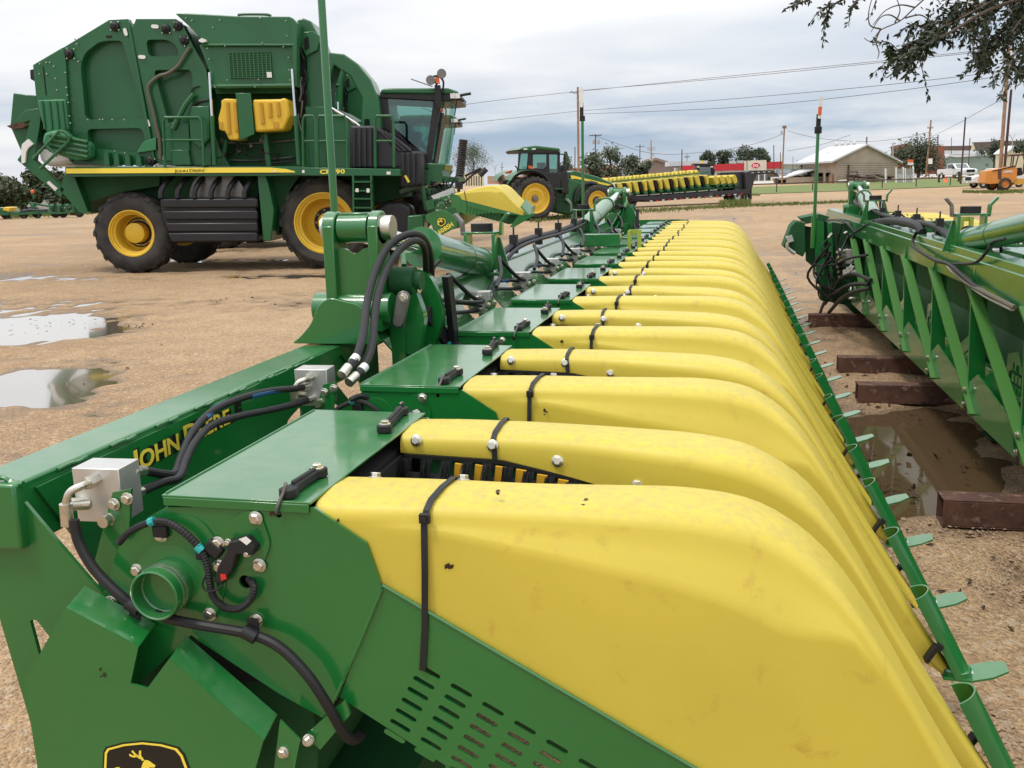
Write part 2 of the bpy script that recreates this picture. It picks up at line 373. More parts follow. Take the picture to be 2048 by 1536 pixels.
tcx = N.new('ShaderNodeMapping'); tcx.inputs['Scale'].default_value = (.22, 1.1, 1); tcx.inputs['Rotation'].default_value = (0, 0, -.2); L.new(ge.outputs['Position'], tcx.inputs[0]); sn_ = N.new('ShaderNodeTexNoise'); sn_.inputs['Scale'].default_value = 1.3; sn_.inputs['Detail'].default_value = 8; sn_.inputs['Roughness'].default_value = .72; L.new(tcx.outputs[0], sn_.inputs['Vector'])
base = gmix(gr(sn_.outputs[0], .56, .74, 0., .6), base, (.16, .10, .06)); L.new(base, b.inputs['Base Color'])
ad = N.new('ShaderNodeMath'); ad.operation = 'ADD'; L.new(gr(vo.outputs['Distance'], 0, .7, 1., 0.), ad.inputs[0]); L.new(gn(90, 3), ad.inputs[1]); L.new(ad.outputs[0], bp.inputs['Height']); L.new(bp.outputs[0], b.inputs['Normal'])
me.materials.append(gm); gob = bpy.data.objects.new('ground', me); COL.objects.link(gob); setting(gob)
# puddle water lies level in the hollows
wt = mat('puddle_water', (.16, .12, .075), .03, ior=1.6, coat=1.0); wt.node_tree.nodes['Principled BSDF'].inputs['Coat IOR'].default_value = 2.1; wm2 = mat('muddy_water', (.085, .055, .028), .05, ior=1.4)
pm = MB().add([(-15, 4.5, -.017), (-1.2, 4.5, -.017), (-1.2, 26, -.017), (-15, 26, -.017)], [(0, 1, 2, 3)]); setting(part('puddle', pm, wt))
pm = MB().add([(.2, 3, -.020), (5, 3, -.020), (5, 12, -.020), (.2, 12, -.020)], [(0, 1, 2, 3)]); setting(part('puddle', pm, wm2))
pm = MB().add([(-2, 26, -.017), (40, 26, -.017), (40, 66, -.017), (-2, 66, -.017)], [(0, 1, 2, 3)]); setting(part('puddle', pm, wt))
# ---------------------------------------------------------------- lettering and emblem helpers
def join_me(ms):
    bm = bmesh.new()
    for m in ms: bm.from_mesh(m); bpy.data.meshes.remove(m)
    me = bpy.data.meshes.new('j'); bm.to_mesh(me); bm.free(); return me
def runs(body, size, F, small=.78, th=.001, off=0.0, lift=0.0, sx=1.0):
    """small capitals: a lower-case letter is a capital at the small size"""
    ms = []; x = 0.0
    for ch in body:
        if ch == ' ': x += size*.22; continue
        s = size if (ch.isupper() or ch.isdigit()) else size*small
        m = text_mesh(ch.upper(), s, Matrix(), th, sx, off)
        xs = [v.co.x for v in m.vertices]; w = max(xs); l = min(xs)
        m.transform(F @ Matrix.Translation((x-l, 0, lift))); ms.append(m); x += w-l+size*.055
    return join_me(ms), x
DEER = [(.02, .10), (.12, .20), (.21, .32), (.22, .41), (.15, .50), (.08, .60), (.16, .62), (.22, .57), (.36, .60), (.52, .58), (.60, .65), (.65, .77), (.69, .82), (.76, .82), (.89, .74), (.86, .70), (.77, .70), (.74, .60), (.73, .53), (.85, .52), (.98, .41), (.95, .37), (.83, .44), (.71, .42), (.80, .31), (.70, .20), (.66, .23), (.71, .31), (.58, .41), (.45, .43), (.36, .40), (.31, .28), (.14, .10), (.05, .03)]
ANT = [[(.68, .82), (.63, .90), (.64, 1.0), (.60, .99), (.59, .90), (.64, .80)], [(.62, .87), (.53, .92), (.47, .99), (.45, .96), (.51, .89), (.61, .83)], [(.55, .91), (.46, .88), (.40, .91), (.40, .87), (.47, .85), (.56, .87)]]
def deer_mesh(F, sz, th=.001):
    mb = MB()
    for p in [DEER]+ANT: mb.prism([(x*sz, y*sz) for x, y in p], 0, -th)
    me = mb.mesh('deer', 0); me.transform(F @ Matrix(((1, 0, 0, 0), (0, 0, 1, 0), (0, -1, 0, 0), (0, 0, 0, 1)))); return me
def badge(parent, outer, yface, sz_at, dsz, world=True, ring=.012, t=.001):
    """black shield, yellow line, yellow leaping deer on a face that looks along -y"""
    cx_ = sum(p[0] for p in outer)/len(outer); cy_ = sum(p[1] for p in outer)/len(outer)
    sc = lambda k: [(cx_+(x-cx_)*k, cy_+(y-cy_)*k) for x, y in outer]
    w = max(p[0] for p in outer)-min(p[0] for p in outer); k1 = 1-ring/w*2; k2 = 1-ring/w*4.2
    e = part('emblem', plate_mesh(outer, [], yface-t, yface-t*.05), M['blk_decal'], parent, world)
    part('border', plate_mesh(sc(k1), [sc(k2)], yface-2*t, yface-1.2*t), M['decal_y'], e, world)
    F = face_mat((sz_at[0], yface-1.2*t, sz_at[1]), (1, 0, 0), (0, 0, 1))
    part('deer', deer_mesh(F, dsz), M['decal_y'], e, world); return e
# ---------------------------------------------------------------- the row-crop header in front of the camera
PU = .965; Y0 = 1.47; YC = 1.795; NU = 12
def lerp(pts, x):
    if x <= pts[0][0]: return pts[0][1]
    for (a, b), (c, d) in zip(pts, pts[1:]):
        if x <= c: return b+(d-b)*(x-a)/(c-a)
    return pts[-1][1]
HT = [(p.x, p.y) for p in spline([Vector((a, b, 0)) for a, b in [(-.70, 1.206), (-.45, 1.211), (-.19, 1.209), (-.032, 1.202), (.085, 1.174), (.187, 1.096), (.283, .960), (.366, .815), (.495, .610), (.60, .455)]], 6)]
HB = [(-.70, 1.06), (-.577, 1.058), (-.033, .771), (.55, .457), (.60, .425)]
HI = [(-.70, 1.166), (-.47, 1.160), (-.20, 1.105), (-.04, 1.055), (.2, .85), (.45, .58), (.60, .425)]
def hood_mesh(mir):
    mb = MB(); xs = [x for x, z in HT]; xs = [-.70+(.60+.70)*i/44 for i in range(45)]; k = None; vs = []; fs = []
    def Yv(y): return (2*YC-y) if mir else y
    for x in xs:
        zt = lerp(HT, x); zb = min(lerp(HB, x), zt-.02); zi = min(lerp(HI, x), zt-.018)
        q = smooth(.30, .60, x); front = smooth(.02, .5, x); mid = max(0, min(1, (x+.60)/.68))*(1-smooth(.09, .27, x))
        yo = Y0+.004+.045*front*.6+.048*q; yi = Y0+.182+.055*smooth(-.4, .05, x)-.062*q-.02*front
        d = .040*mid; r = min(.024+.016*mid+.004, (yi-yo-d)*.42, (zt-zb)*.6); ri = min(.022+.02*mid, (zt-zi)*.8)
        zc = max(zb+.3*(zt-zb), min(zt-r-.012, zt-.02-.112*mid)); ym = (yo+d+r+yi-ri)/2
        ring = [(yo+.001, zb), (yo, (zb+zc)/2), (yo, zc-.014), (yo+d*.06, zc), (yo+d*.20, zc*.84+(zt-r)*.16), (yo+d*.6, zc*.4+(zt-r)*.6)]
        for j in range(6): a = PI/2*j/5; ring.append((yo+d+r*(1-math.cos(a)), zt-r+r*math.sin(a)))
        ring.append((ym, zt+.004))
        for j in range(6): a = PI/2*j/5; ring.append((yi-ri*(1-math.sin(a)), zt-ri+ri*math.cos(a)))
        ring += [(yi+.002, (zt-ri+zi)/2), (yi+.004*mid, zi), (yi-.012, zi-.001)]
        k = len(ring); vs += [(x, Yv(y), z) for y, z in ring]
    for i in range(len(xs)-1):
        for j in range(k-1):
            a = i*k+j; f = (a, a+k, a+k+1, a+1); fs.append(f if mir else tuple(reversed(f)))
    fs.append(tuple(range(k)) if mir else tuple(reversed(range(k)))); e = tuple((len(xs)-1)*k+j for j in range(k)); fs.append(tuple(reversed(e)) if mir else e)
    return mb.add(vs, fs).mesh('hood', 40)
def mirY(mb):
    mb.v = [(x, 2*YC-y, z) for x, y, z in mb.v]; mb.f = [tuple(reversed(f)) for f in mb.f]; return mb
def strap(pts, w, t, axis=(1, 0, 0)):
    """flat strap along points, wide along axis"""
    mb = MB(); P = [Vector(p) for p in pts]; ax = Vector(axis); vs = []; n = len(P)
    for i, p in enumerate(P):
        tg = (P[min(i+1, n-1)]-P[max(i-1, 0)]).normalized(); nr = tg.cross(ax).normalized(); a = (ax-tg*ax.dot(tg)).normalized()
        vs += [p+a*w/2, p-a*w/2, p-a*w/2+nr*t, p+a*w/2+nr*t]
    fs = [(3, 2, 1, 0), tuple((n-1)*4+j for j in range(4))]
    for i in range(n-1):
        for j in range(4): a = i*4+j; b = i*4+(j+1) % 4; fs.append((a, b, b+4, a+4))
    return mb.add(vs, fs)
header = thing('harvester_header', 'long green harvester header filling the foreground, its row of yellow hoods running away from the camera', 'harvester header', (-.4, 7.0, 0))
def hp(name, mb, mt, parent=None, **k): return part(name, mb, M[mt] if isinstance(mt, str) else mt, parent or header, True, **k)
def off_copy(o, k, parent=None):
    c = copy_obj(o, parent or o.parent); c.location = Vector(o.location)+Vector((0, k*PU, 0))
    if o in hood:
        c.location += Vector((rnd.uniform(-.005, .005), rnd.uniform(-.004, .004), rnd.uniform(-.004, .003)))
        for q in c.children:
            if q.name.startswith('zip_tie'): q.location = (rnd.uniform(-.018, .018), 0, 0) if q.data.vertices[0].co.x < .2 else (0, 0, 0)
    if o is cov:
        for q in c.children: q.location = (rnd.uniform(-.006, .006), rnd.uniform(-.01, .01), 0)
    return c
y1 = Y0
# --- hoods, with ties, bolts, scoop and foot
def tie_mb(mir, x=-.487):
    zt = lerp(HT, x); o = Y0+.002; i = Y0+.184; t = .002
    pts = [(x+.005, i+t, zt-.075), (x+.004, i+t+.001, zt-.028), (x, i-.006+t, zt-.008), (x, i-.024, zt+.004), (x-.002, (o+i)/2, zt+.0075), (x-.004, o+.030, zt+.004), (x-.006, o+.008, zt-.008), (x-.008, o-t, zt-.03), (x-.010, o-.004, zt-.12), (x-.014, o-.006, zt-.22), (x-.022, o-.006, zt-.302)]
    mb = strap([Vector(p) for p in pts], .0115, .0022); mb.box((x-.006, o-.004, zt-.018), (.018, .010, .016)); mb.box((x-.006, o-.010, zt-.018), (.010, .004, .009))
    return mirY(mb) if mir else mb
def nose_tie(mir):
    mb = MB().box((.548, Y0+.052, .505), (.010, .030, .052), Matrix.Rotation(.5, 3, 'Y')); mb.box((.567, Y0+.050, .525), (.016, .014, .016), Matrix.Rotation(.6, 3, 'Y')); return mirY(mb) if mir else mb
def scoop_mb(mir):
    mb = MB(); yc = Y0+.099; A = Vector((.512, yc, .655)); B = Vector((.628, yc, .432)); ax = (B-A).normalized(); nx_ = Vector((-ax.z, 0, ax.x)); nx_ = nx_ if nx_.x > 0 else -nx_
    n = 14; vs = []
    for k, rr in ((0, .0), (1, .0)):
        for s_ in range(2):
            for i in range(n+1):
                a = PI*(i/n)-PI/2
                rad = .042-(.004 if s_ else 0); P = (A if k == 0 else B)
                vs.append(P+nx_*(math.cos(a)*rad*1.05-.012)+Vector((0, 1, 0))*math.sin(a)*rad)
    m = n+1; fs = []
    for i in range(n):
        fs.append((i, i+1, 2*m+i+1, 2*m+i)); fs.append((m+i+1, m+i, 3*m+i, 3*m+i+1)); fs.append((i+1, i, m+i, m+i+1)); fs.append((2*m+i, 2*m+i+1, 3*m+i+1, 3*m+i))
    mb.add(vs, fs)
    return mirY(mb) if mir else mb
def foot_mb(mir):
    mb = MB(); yc = Y0+.099; z = .432; w = .040
    poly = [(.585, yc-w), (.705, yc-w*1.1), (.745, yc-w*.75), (.748, yc+w*.55), (.712, yc+w), (.585, yc+w)]
    top = [(x, y, z+(.0 if x < .66 else (x-.66)*.35)) for x, y in poly]; n = len(top)
    L1 = [(.655, yc-w*1.05, z), (.655, yc+w*1.02, z)]
    vs = [top[0], L1[0], L1[1], top[5], top[1], top[2], top[3], top[4]]; vs = vs+[(x, y, zq-.006) for x, y, zq in vs]
    t = [(0, 1, 2, 3), (1, 4, 5, 6, 7, 2)]; fs = t+[tuple(reversed([i+8 for i in f])) for f in t]
    lp = [0, 1, 4, 5, 6, 7, 2, 3]; fs += [(lp[(i+1) % 8], lp[i], lp[i]+8, lp[(i+1) % 8]+8) for i in range(8)]
    mb.add(vs, fs); mb.lathe([(.040, 0), (.040, .014), (.034, .018)], 20, Matrix.Translation((.622, yc, z)))
    return mirY(mb) if mir else mb
hood = [hp('hood', hood_mesh(m), 'yellow') for m in (0, 1)]
for m in (0, 1):
    h = hood[m]
    t_ = hp('zip_tie', tie_mb(m), 'black', h); hp('zip_tie', nose_tie(m), 'black', h)
    s_ = hp('scoop', scoop_mb(m), 'green', h)
    f_ = hp('skid_foot', foot_mb(m), 'green', h); hp('sticker', MB().box((.664, (Y0+.099) if not m else 2*YC-Y0-.099, .4345), (.012, .016, .002)), 'white', f_)
# --- unit side panel with slots, cover, latches
e1 = onY(*(745/2.866+600, 985/2.866+1000), Y0); e2 = onY(1290/2.866+600, 1305/2.866+1000, Y0); e3 = onY(542/2.866+600, 1353/2.866+1000, Y0)
dcx, dcz = (e2.x-e1.x)/3, (e2.z-e1.z)/3; drx, drz = (e3.x-e1.x)/6, (e3.z-e1.z)/6
sl_ = []
for c in range(13):
    for r in range(7):
        if c == 11 or (c > 7 and r > 5) or (c == 12 and r > 3): continue
        sl_.append(slot((e1.x+dcx*c+drx*r, e1.z+dcz*c+drz*r), (dcx, dcz), .043, .0098, 4))
front = [(-.577, 1.064), (-.033, .771), (.535, .465), (.50, .40), (.38, .34), (.22, .345), (-.36, .655), (-.672, .838)]
def pY(pts, v=Y0): return [(q.x, q.z) for q in (onY(x, y, v) for x, y in pts)]
rearp = pY([(334, 1013), (630, 1014), (735, 1085), (765, 1172), (673, 1396), (655, 1438), (560, 1385), (400, 1280), (385, 1268), (272, 1372), (255, 1350), (205, 1195), (243, 1085), (300, 1032)])
hole_l = [(q.x+.006*math.cos(a), q.z+.006*math.sin(a)) for q in [onY(559, 1028, Y0)] for a in [2*PI*i/10 for i in range(10)]]
hole_w = [(q.x+.013*math.cos(a), q.z+.013*math.sin(a)) for q in [onY(493, 1162, Y0)] for a in [2*PI*i/14 for i in range(14)]]
pan = hp('side_panel', plate_mesh(rearp, [hole_l, hole_w], Y0-.004, Y0+.002), 'green')
pan2 = hp('slotted_panel', plate_mesh(front, sl_, Y0-.001, Y0+.003), 'green')
wl = spline([(q.x, Y0-.003, q.z) for q in (onY(x, y, Y0) for x, y in [(765, 1176), (745, 1225), (720, 1285), (693, 1345), (672, 1396)])], 5)
hp('weld', MB().tube(wl, .0042, 6, rib=.25), 'green', pan2)
hp('flange', MB().tube([(q[0], Y0-.001, q[1]) for q in front[:3]], .0035, 6), 'green', pan2)
farp = hp('side_panel', plate_mesh([(a, b) for a, b in rearp], [], 2*YC-Y0-.002, 2*YC-Y0+.004), 'green'); hp('slotted_panel', plate_mesh(front, sl_, 2*YC-Y0-.002, 2*YC-Y0+.002), 'green', farp)
inn = [(-.66, 1.15), (-.47, 1.15), (-.20, 1.09), (-.05, 1.04), (.2, .85), (.5, .48), (.4, .37), (.2, .37), (-.36, .68), (-.66, .85)]
inner = hp('row_throat', MB().prism(inn, Y0+.165, Y0+.170), 'dgreen'); hp('throat_wall', MB().prism(inn, 2*YC-Y0-.170, 2*YC-Y0-.165), 'dgreen', inner)  # inner panels in darker green, painting the shade seen through the slots
hp('throat_end', MB().box((-.70, YC, .98), (.01, .63, .36)), 'dark', inner)
cov = hp('row_cover', MB().box((-.845, YC, 1.2095), (.290, .664, .005)).box((-.845, Y0-.007, 1.200), (.284, .003, .016)).box((-.985, YC, 1.19), (.004, .65, .05)), 'green', bev=.0012)
def latch(mirr):
    a, b = ((635, 945), (578, 984)) if not mirr else ((770, 856), (803, 822))
    A = onZ(*a, 1.222); B = onZ(*b, 1.222); d = (B-A); d.z = 0; l = d.length; u = d.normalized(); s = Vector((-u.y, u.x, 0))
    vs = []; pr = [(-.016, .012), (-.010, .017), (.006, .015), (.014, .008), (l*.5, .0068), (l-.018, .008), (l-.008, .014), (l+.008, .016), (l+.016, .010)]
    pts = [A+u*x+s*w for x, w in pr]+[A+u*x-s*w for x, w in reversed(pr)]
    mb = MB().prism([(p.x, p.y) for p in pts], 1.213, 1.231, 'Z'); mb.bar(A+u*.012+Vector((0, 0, .006)), A+u*(l-.016)+Vector((0, 0, .008)), .009, .016)
    o = hp('latch', mb, 'black', cov, bev=.003)
    hp('bolt', MB().bolt((A.x, A.y, 1.231), (0, 0, 1), .0095, .008), 'zinc', o)
    e = B+u*.004; yy = (Y0-.012) if not mirr else (2*YC-Y0+.012); 
    hk = spline([(e.x-.004, e.y, 1.238), (e.x, e.y+(-.006 if not mirr else .006), 1.240), (e.x-.002, (e.y+yy)/2, 1.228), (e.x-.010, yy, 1.205), (e.x-.014, yy, 1.192), (e.x-.012, yy+(.010 if not mirr else -.01), 1.188)], 5)
    hp('hook', MB().tube(hk, .0032, 8), 'steel', o)
    return o
latch(0); latch(1)
# --- gear end on the side panel: spigot, plates, sensor, looms
P_ = lambda x, y, dy=0.0: onY(x, y, Y0-.004-dy)
q = P_(345, 1165); 
MY = lambda p: Matrix.Translation(p) @ Matrix.Rotation(PI/2, 4, 'X')   # local z towards the camera (-y)
ringp = [(.076, -.001), (.076, .004), (.062, .006), (.0475, .007), (.0475, .026), (.0490, .027), (.0490, .031), (.0475, .032), (.0475, .036), (.0490, .037), (.0490, .041), (.0475, .042), (.0475, .060), (.0445, .062), (.0425, .060), (.0425, .034), (.040, .032), (0, .032)]
sp_ = hp('gear_spigot', MB().lathe(ringp, 40, MY(q)), 'green', pan)
part('clamp_ring', MB().lathe([(.0492, .0265), (.0498, .029), (.0492, .0315)], 40, MY(q), False).lathe([(.0492, .0365), (.0498, .039), (.0492, .0415)], 40, MY(q), False), M['zinc'], sp_, True)
bp_ = pY([(300, 1075), (345, 1030), (400, 1035), (440, 1090), (455, 1175), (430, 1240), (370, 1262), (290, 1235), (268, 1160)], Y0-.006)
hp('bearing_plate', plate_mesh(rpoly(bp_, .03), [], Y0-.0075, Y0-.0045), 'green', pan)
cp_ = pY([(440, 1048), (497, 1020), (517, 1022), (530, 1050), (542, 1088), (527, 1128), (470, 1140), (440, 1110)], Y0-.006)
hp('cover_plate', plate_mesh(rpoly(cp_, .012), [], Y0-.0085, Y0-.0045), 'green', pan)
for x, y in [(512, 1036), (519, 1130), (420, 1228), (322, 1070), (437, 1086), (440, 1132), (275, 1140), (222, 1204)]: hp('bolt', MB().bolt(P_(x, y, .003), (0, -1, 0), .0098, .009), 'zinc', pan)
sen = hp('sensor', MB().prism(pY([(455, 1082), (497, 1072), (515, 1092), (510, 1108), (478, 1105), (470, 1135), (450, 1165), (432, 1160), (440, 1130), (458, 1100)], Y0-.02), Y0-.030, Y0-.008), 'black', pan, bev=.003)
hp('sticker', MB().prism(pY([(478, 1078), (492, 1073), (503, 1082), (494, 1090)], Y0-.03), Y0-.0312, Y0-.030), 'label', sen); hp('clip', MB().prism(pY([(442, 1148), (452, 1148), (454, 1157), (444, 1160)], Y0-.03), Y0-.033, Y0-.029), 'red', sen)
for x, y in [(457, 1084), (495, 1107)]: hp('bolt', MB().bolt(P_(x, y, .02), (0, -1, 0), .005, .007), 'zinc', sen)
def onYpath(pts, n=7): return spline([onY(x, y, v) for x, y, v in pts], n)
loom = hp('cable_loom', MB().tube(onYpath([(238, 1085, Y0-.02), (262, 1062, Y0-.022), (300, 1045, Y0-.022), (335, 1045, Y0-.02), (372, 1068, Y0-.022), (400, 1098, Y0-.02), (415, 1130, Y0-.02), (420, 1165, Y0-.022), (428, 1195, Y0-.022), (450, 1215, Y0-.022), (478, 1217, Y0-.022), (500, 1200, Y0-.02), (508, 1175, Y0-.018), (498, 1158, Y0-.002)], 12), .0072, 8, rib=.16), 'black', pan)
hp('tape', MB().tube(onYpath([(299, 1045, Y0-.022), (309, 1041, Y0-.022)], 2), .0082, 8), 'teal', loom); hp('tape', MB().tube(onYpath([(394, 1092, Y0-.02), (404, 1102, Y0-.02)], 2), .0082, 8), 'teal', loom)
hp('wire', MB().tube(onYpath([(448, 1163, Y0-.024), (436, 1178, Y0-.03), (415, 1182, Y0-.03), (405, 1170, Y0-.028), (412, 1150, Y0-.024)], 6), .0022, 6), 'black', loom)
hp('loom_clip', MB().box(P_(322, 1062, .008), (.030, .014, .024)).box(P_(428, 1098, .008), (.034, .014, .026), Matrix.Rotation(.7, 3, 'Y')).box(P_(405, 1108, .008), (.022, .016, .020)), 'black', loom, bev=.004)
# --- hydraulic block on a bracket behind every cover
blk = hp('hydraulic_block', MB().box((-1.152, 1.535, 1.190), (.096, .070, .106), Matrix.Rotation(.06, 3, 'Z')), 'alu', bev=.0015)
hp('fitting', MB().cyl((-1.150, 1.50, 1.222), (-1.150, 1.474, 1.222), .0125, n=6).cyl((-1.150, 1.482, 1.222), (-1.150, 1.470, 1.222), .0105).tube(spline([(-1.150, 1.474, 1.222), (-1.152, 1.455, 1.222), (-1.166, 1.446, 1.214), (-1.174, 1.443, 1.196), (-1.176, 1.443, 1.180)], 5), .0072, 10).cyl((-1.176, 1.443, 1.192), (-1.178, 1.443, 1.150), .0118, n=12), 'zinc', blk)
hp('fitting', MB().cyl((-1.118, 1.503, 1.152), (-1.118, 1.480, 1.152), .0135, n=6).cyl((-1.118, 1.482, 1.152), (-1.118, 1.462, 1.152), .0112).cyl((-1.175, 1.503, 1.172), (-1.195, 1.478, 1.178), .0122), 'zinc', blk)
hp('solenoid', MB().cyl((-1.145, 1.535, 1.135), (-1.142, 1.53, 1.065), .021).cyl((-1.142, 1.53, 1.065), (-1.141, 1.53, 1.048), .011), 'steel', blk)
brk = hp('block_bracket', MB().prism(pY([(225, 985), (262, 978), (258, 1060), (292, 1220), (200, 1190), (190, 1120)], Y0+.012), Y0+.012, Y0+.018), 'green', blk)
for x, y in [(229, 1008), (255, 997)]: hp('bolt', MB().bolt(onY(x, y, Y0+.01), (0, -1, 0), .009, .009), 'zinc', blk)
h1 = [(268, 942, 1.57), (290, 942, 1.62), (325, 948, 1.70), (350, 946, 1.78), (362, 915, 1.86), (385, 865, 1.95), (425, 822, 2.06), (480, 797, 2.18), (540, 782, 2.30), (590, 777, 2.40), (622, 772, 2.48)]
h2 = [(258, 990, 1.55), (285, 982, 1.60), (325, 965, 1.68), (358, 955, 1.76), (372, 920, 1.84), (392, 882, 1.92), (425, 850, 2.02), (480, 832, 2.14), (540, 820, 2.27), (590, 808, 2.38), (632, 795, 2.48)]
hz = [hp('hydraulic_hose', MB().tube(onYpath(h, 5), .0092, 10), 'black') for h in (h1, h2)]
for h, o in zip((h1, h2), hz):
    for a, b in ((h[0], h[1]), (h[-1], h[-2])):
        A, B = onY(*a), onY(*b); d = (B-A).normalized(); hp('coupling', MB().cyl(A-d*.008, A+d*.012, .0125, n=6).cyl(A+d*.010, A+d*.045, .0112, n=12), 'zinc', o)
hp('blue_marking', MB().tube(onYpath([(410, 836, 2.02), (432, 817, 2.08), (455, 806, 2.13)], 4), .0094, 10), mat('blue_print', (.02, .10, .22), .5), hz[0]); hp('blue_marking', MB().tube(onYpath([(500, 792, 2.22), (540, 782.5, 2.30), (562, 780, 2.345)], 4), .0094, 10), bpy.data.materials['blue_print'], hz[0])
# --- brushes in the row gap
def brushes():
    br = hp('brush_roll', MB().tube([(-.69, 1.925, 1.105), (-.30, 1.925, 1.095), (.05, 1.925, .98)], .022, 10), 'dark')
    mb = MB(); am = MB(); x = -.675
    for i in range(13):
        zt = lerp(HI, x)-.002
        for j in range(46):
            xx = x+rnd.uniform(-.011, .011); yy = 1.905+rnd.uniform(-.006, .01); l = .085+rnd.uniform(-.02, .01); dx = -.012+rnd.gauss(0, .005); w = .0006
            mb.add([(xx-w, yy, zt), (xx+w, yy, zt), (xx+dx+w*.5, yy-.012+rnd.uniform(-.01, .006), zt-l), (xx+dx-w*.5, yy-.012, zt-l)], [(0, 1, 2, 3)])
        if x > -.60: am.box((x+.0225, 1.915, zt-.050), (.022, .006, .085), Matrix.Rotation(.12, 3, 'Y'))
        x += .0455
    hp('bristles', mb, mat('bristle', (.03, .03, .033), .6, var=.5, vscale=90), br); hp('amber_bar', am, 'amber', br)
    hp('mounting_strip', MB().prism([(-.69, 1.166), (-.47, 1.160), (-.20, 1.105), (-.05, 1.06), (-.05, 1.052), (-.20, 1.097), (-.47, 1.152), (-.69, 1.158)], 1.93, 1.934), 'black', br)
    return br
brush = brushes()
hp('shade_body', MB().box((-.84, YC, 1.0), (.26, .58, .34)), 'dark', inner)  # near-black body standing in for the shaded space under the cover
unit = [o for o in header.children]
for k in range(1, NU):
    for o in unit:
        if o in hz and k in (1, NU-1): continue
        if o is brush and k > 4: continue
        off_copy(o, k)
# bolts of the hoods in the first units
for k in range(0, 5):
    for x, y in [(835, 879), (987, 889), (1117, 919), (1280, 959)]:
        p = onY(x, y, 1.945); yi = 2*YC-(Y0+.182+.055*smooth(-.4, .05, p.x)-.02*smooth(.02, .5, p.x)); hp('bolt', MB().bolt((p.x, yi-.001+k*PU, p.z), (0, -1, .25), .0098, .009), 'zinc')
    for x, y in [(750, 944), (926, 953)]: p = onY(x, y, 1.64); hp('bolt', MB().bolt((p.x, 1.64+k*PU, lerp(HT, p.x)-.004), (0, .3, 1), .0098, .010), 'zinc')
# ---------------------------------------------------------------- beam and frame
YE = Y0+PU*(NU-1)+.66; YN1, YN2 = 3.08, 11.3
def webholes(y0, y1, st):
    out = []; y = y0
    while y < y1:
        out += [rpoly([(y, .93), (y+.10, .90), (y+.19, 1.01), (y+.15, 1.05)], .02), rpoly([(y+.27, 1.00), (y+.42, 1.04), (y+.38, .86), (y+.33, .80)], .03), rpoly([(y+.50, 1.06), (y+.62, 1.09), (y+.60, .99), (y+.52, .99)], .03)]; y += st
    return out
beam = hp('main_beam', MB().box((-1.352, (Y0-.02+YN1+.2)/2, 1.155), (.125, YN1+.22-Y0, .13)), 'green', bev=.006)
wb_ = [(1.50, 1.2), (3.35, 1.225), (3.35, .7), (2.1, .66), (1.68, .92)]
web = hp('beam_web', plate_mesh(wb_, webholes(2.05, 2.3, .9)+[rpoly([(2.80, 1.10), (2.95, 1.02), (3.22, .78), (3.12, .76)], .02), rpoly([(2.86, 1.16), (3.0, 1.19), (3.28, .95), (3.2, .9)], .02)], -1.287, -1.281, 'X'), 'green', beam)
wt_ = MB()
for i in range(9):
    a = Y0+.1+i*.17; wt_ = MB(); wt_.tube(spline([(-1.288, a, 1.214), (-1.284, a+.03, 1.217), (-1.286, a+.06, 1.213), (-1.284, a+.085, 1.216)], 4), .0042, 6, rib=.25); hp('weld', wt_, 'green', beam)
F = face_mat((-1.2805, 1.826, 1.128), (0, .987, .02), (0, 0, 1)); lm, lw = runs('John Deere', .070, F, .80, .0006, .0014)
SJ = .44/lw; TJ = Matrix.Translation((0, 1.795, 1.136)) @ Matrix.Diagonal((1, SJ, 1, 1)) @ Matrix.Translation((0, -1.826, -1.128)); lm.transform(TJ); hp('lettering', lm, 'decal_y', web)
lm2, _ = runs('John Deere', .070, face_mat((-1.2806, 1.826, 1.128), (0, .987, .02), (0, 0, 1)), .80, .0003, .0042); lm2.transform(TJ); hp('lettering_outline', lm2, 'blk_decal', web)
# middle section between the two hinges: a leaning face with openings
vs = []
def slope_plate(ya, yb, holes):
    me_ = plate_mesh([(ya, 0), (yb, 0), (yb, -.36), (ya, -.36)], holes, -.003, .003, 'X'); a = R(42)
    me_.transform(Matrix.Translation((-1.33, 0, 1.27)) @ Matrix.Rotation(-a, 4, 'Y')); return me_
hs = []
y = YN1+.35
while y < YN2-.5: hs += [rpoly([(y, -.12), (y+.24, -.07), (y+.22, -.30), (y+.04, -.31)], .05), rpoly([(y+.42, -.20), (y+.56, -.10), (y+.58, -.30)], .04)]; y += PU
mid = hp('middle_beam', MB().box((-1.39, (YN1+YN2)/2+.1, 1.21), (.12, YN2-YN1-.1, .15)), 'green', bev=.006); hp('beam_face', slope_plate(YN1+.25, YN2+.1, hs), 'green', mid)
hp('beam_skirt', MB().box((-1.12, (YN1+YN2)/2, .85), (.02, YN2-YN1, .30)), 'dgreen', mid)
wing = hp('wing_beam', MB().box((-1.37, (YN2+.15+YE)/2, 1.20), (.13, YE-YN2-.1, .17)), 'green', bev=.006); hp('beam_web', MB().box((-1.29, (YN2+.3+YE)/2, .97), (.008, YE-YN2-.2, .44)), 'green', wing)
hp('end_plate', MB().box((-.96, YE+.03, 1.16), (.70, .012, .14)).box((-.62, YE+.03, 1.20), (.25, .012, .05)), 'green', wing)
hp('auger_housing', MB().cyl((-1.02, Y0+.06, .70), (-1.02, YE, .70), .27, n=28).box((-.95, (Y0+YE)/2, .42), (.62, YE-Y0-.1, .14)), 'dgreen')
hp('lower_frame', MB().box((-1.0, (Y0+YE)/2, .27), (.16, YE-Y0-.2, .16)), 'green')
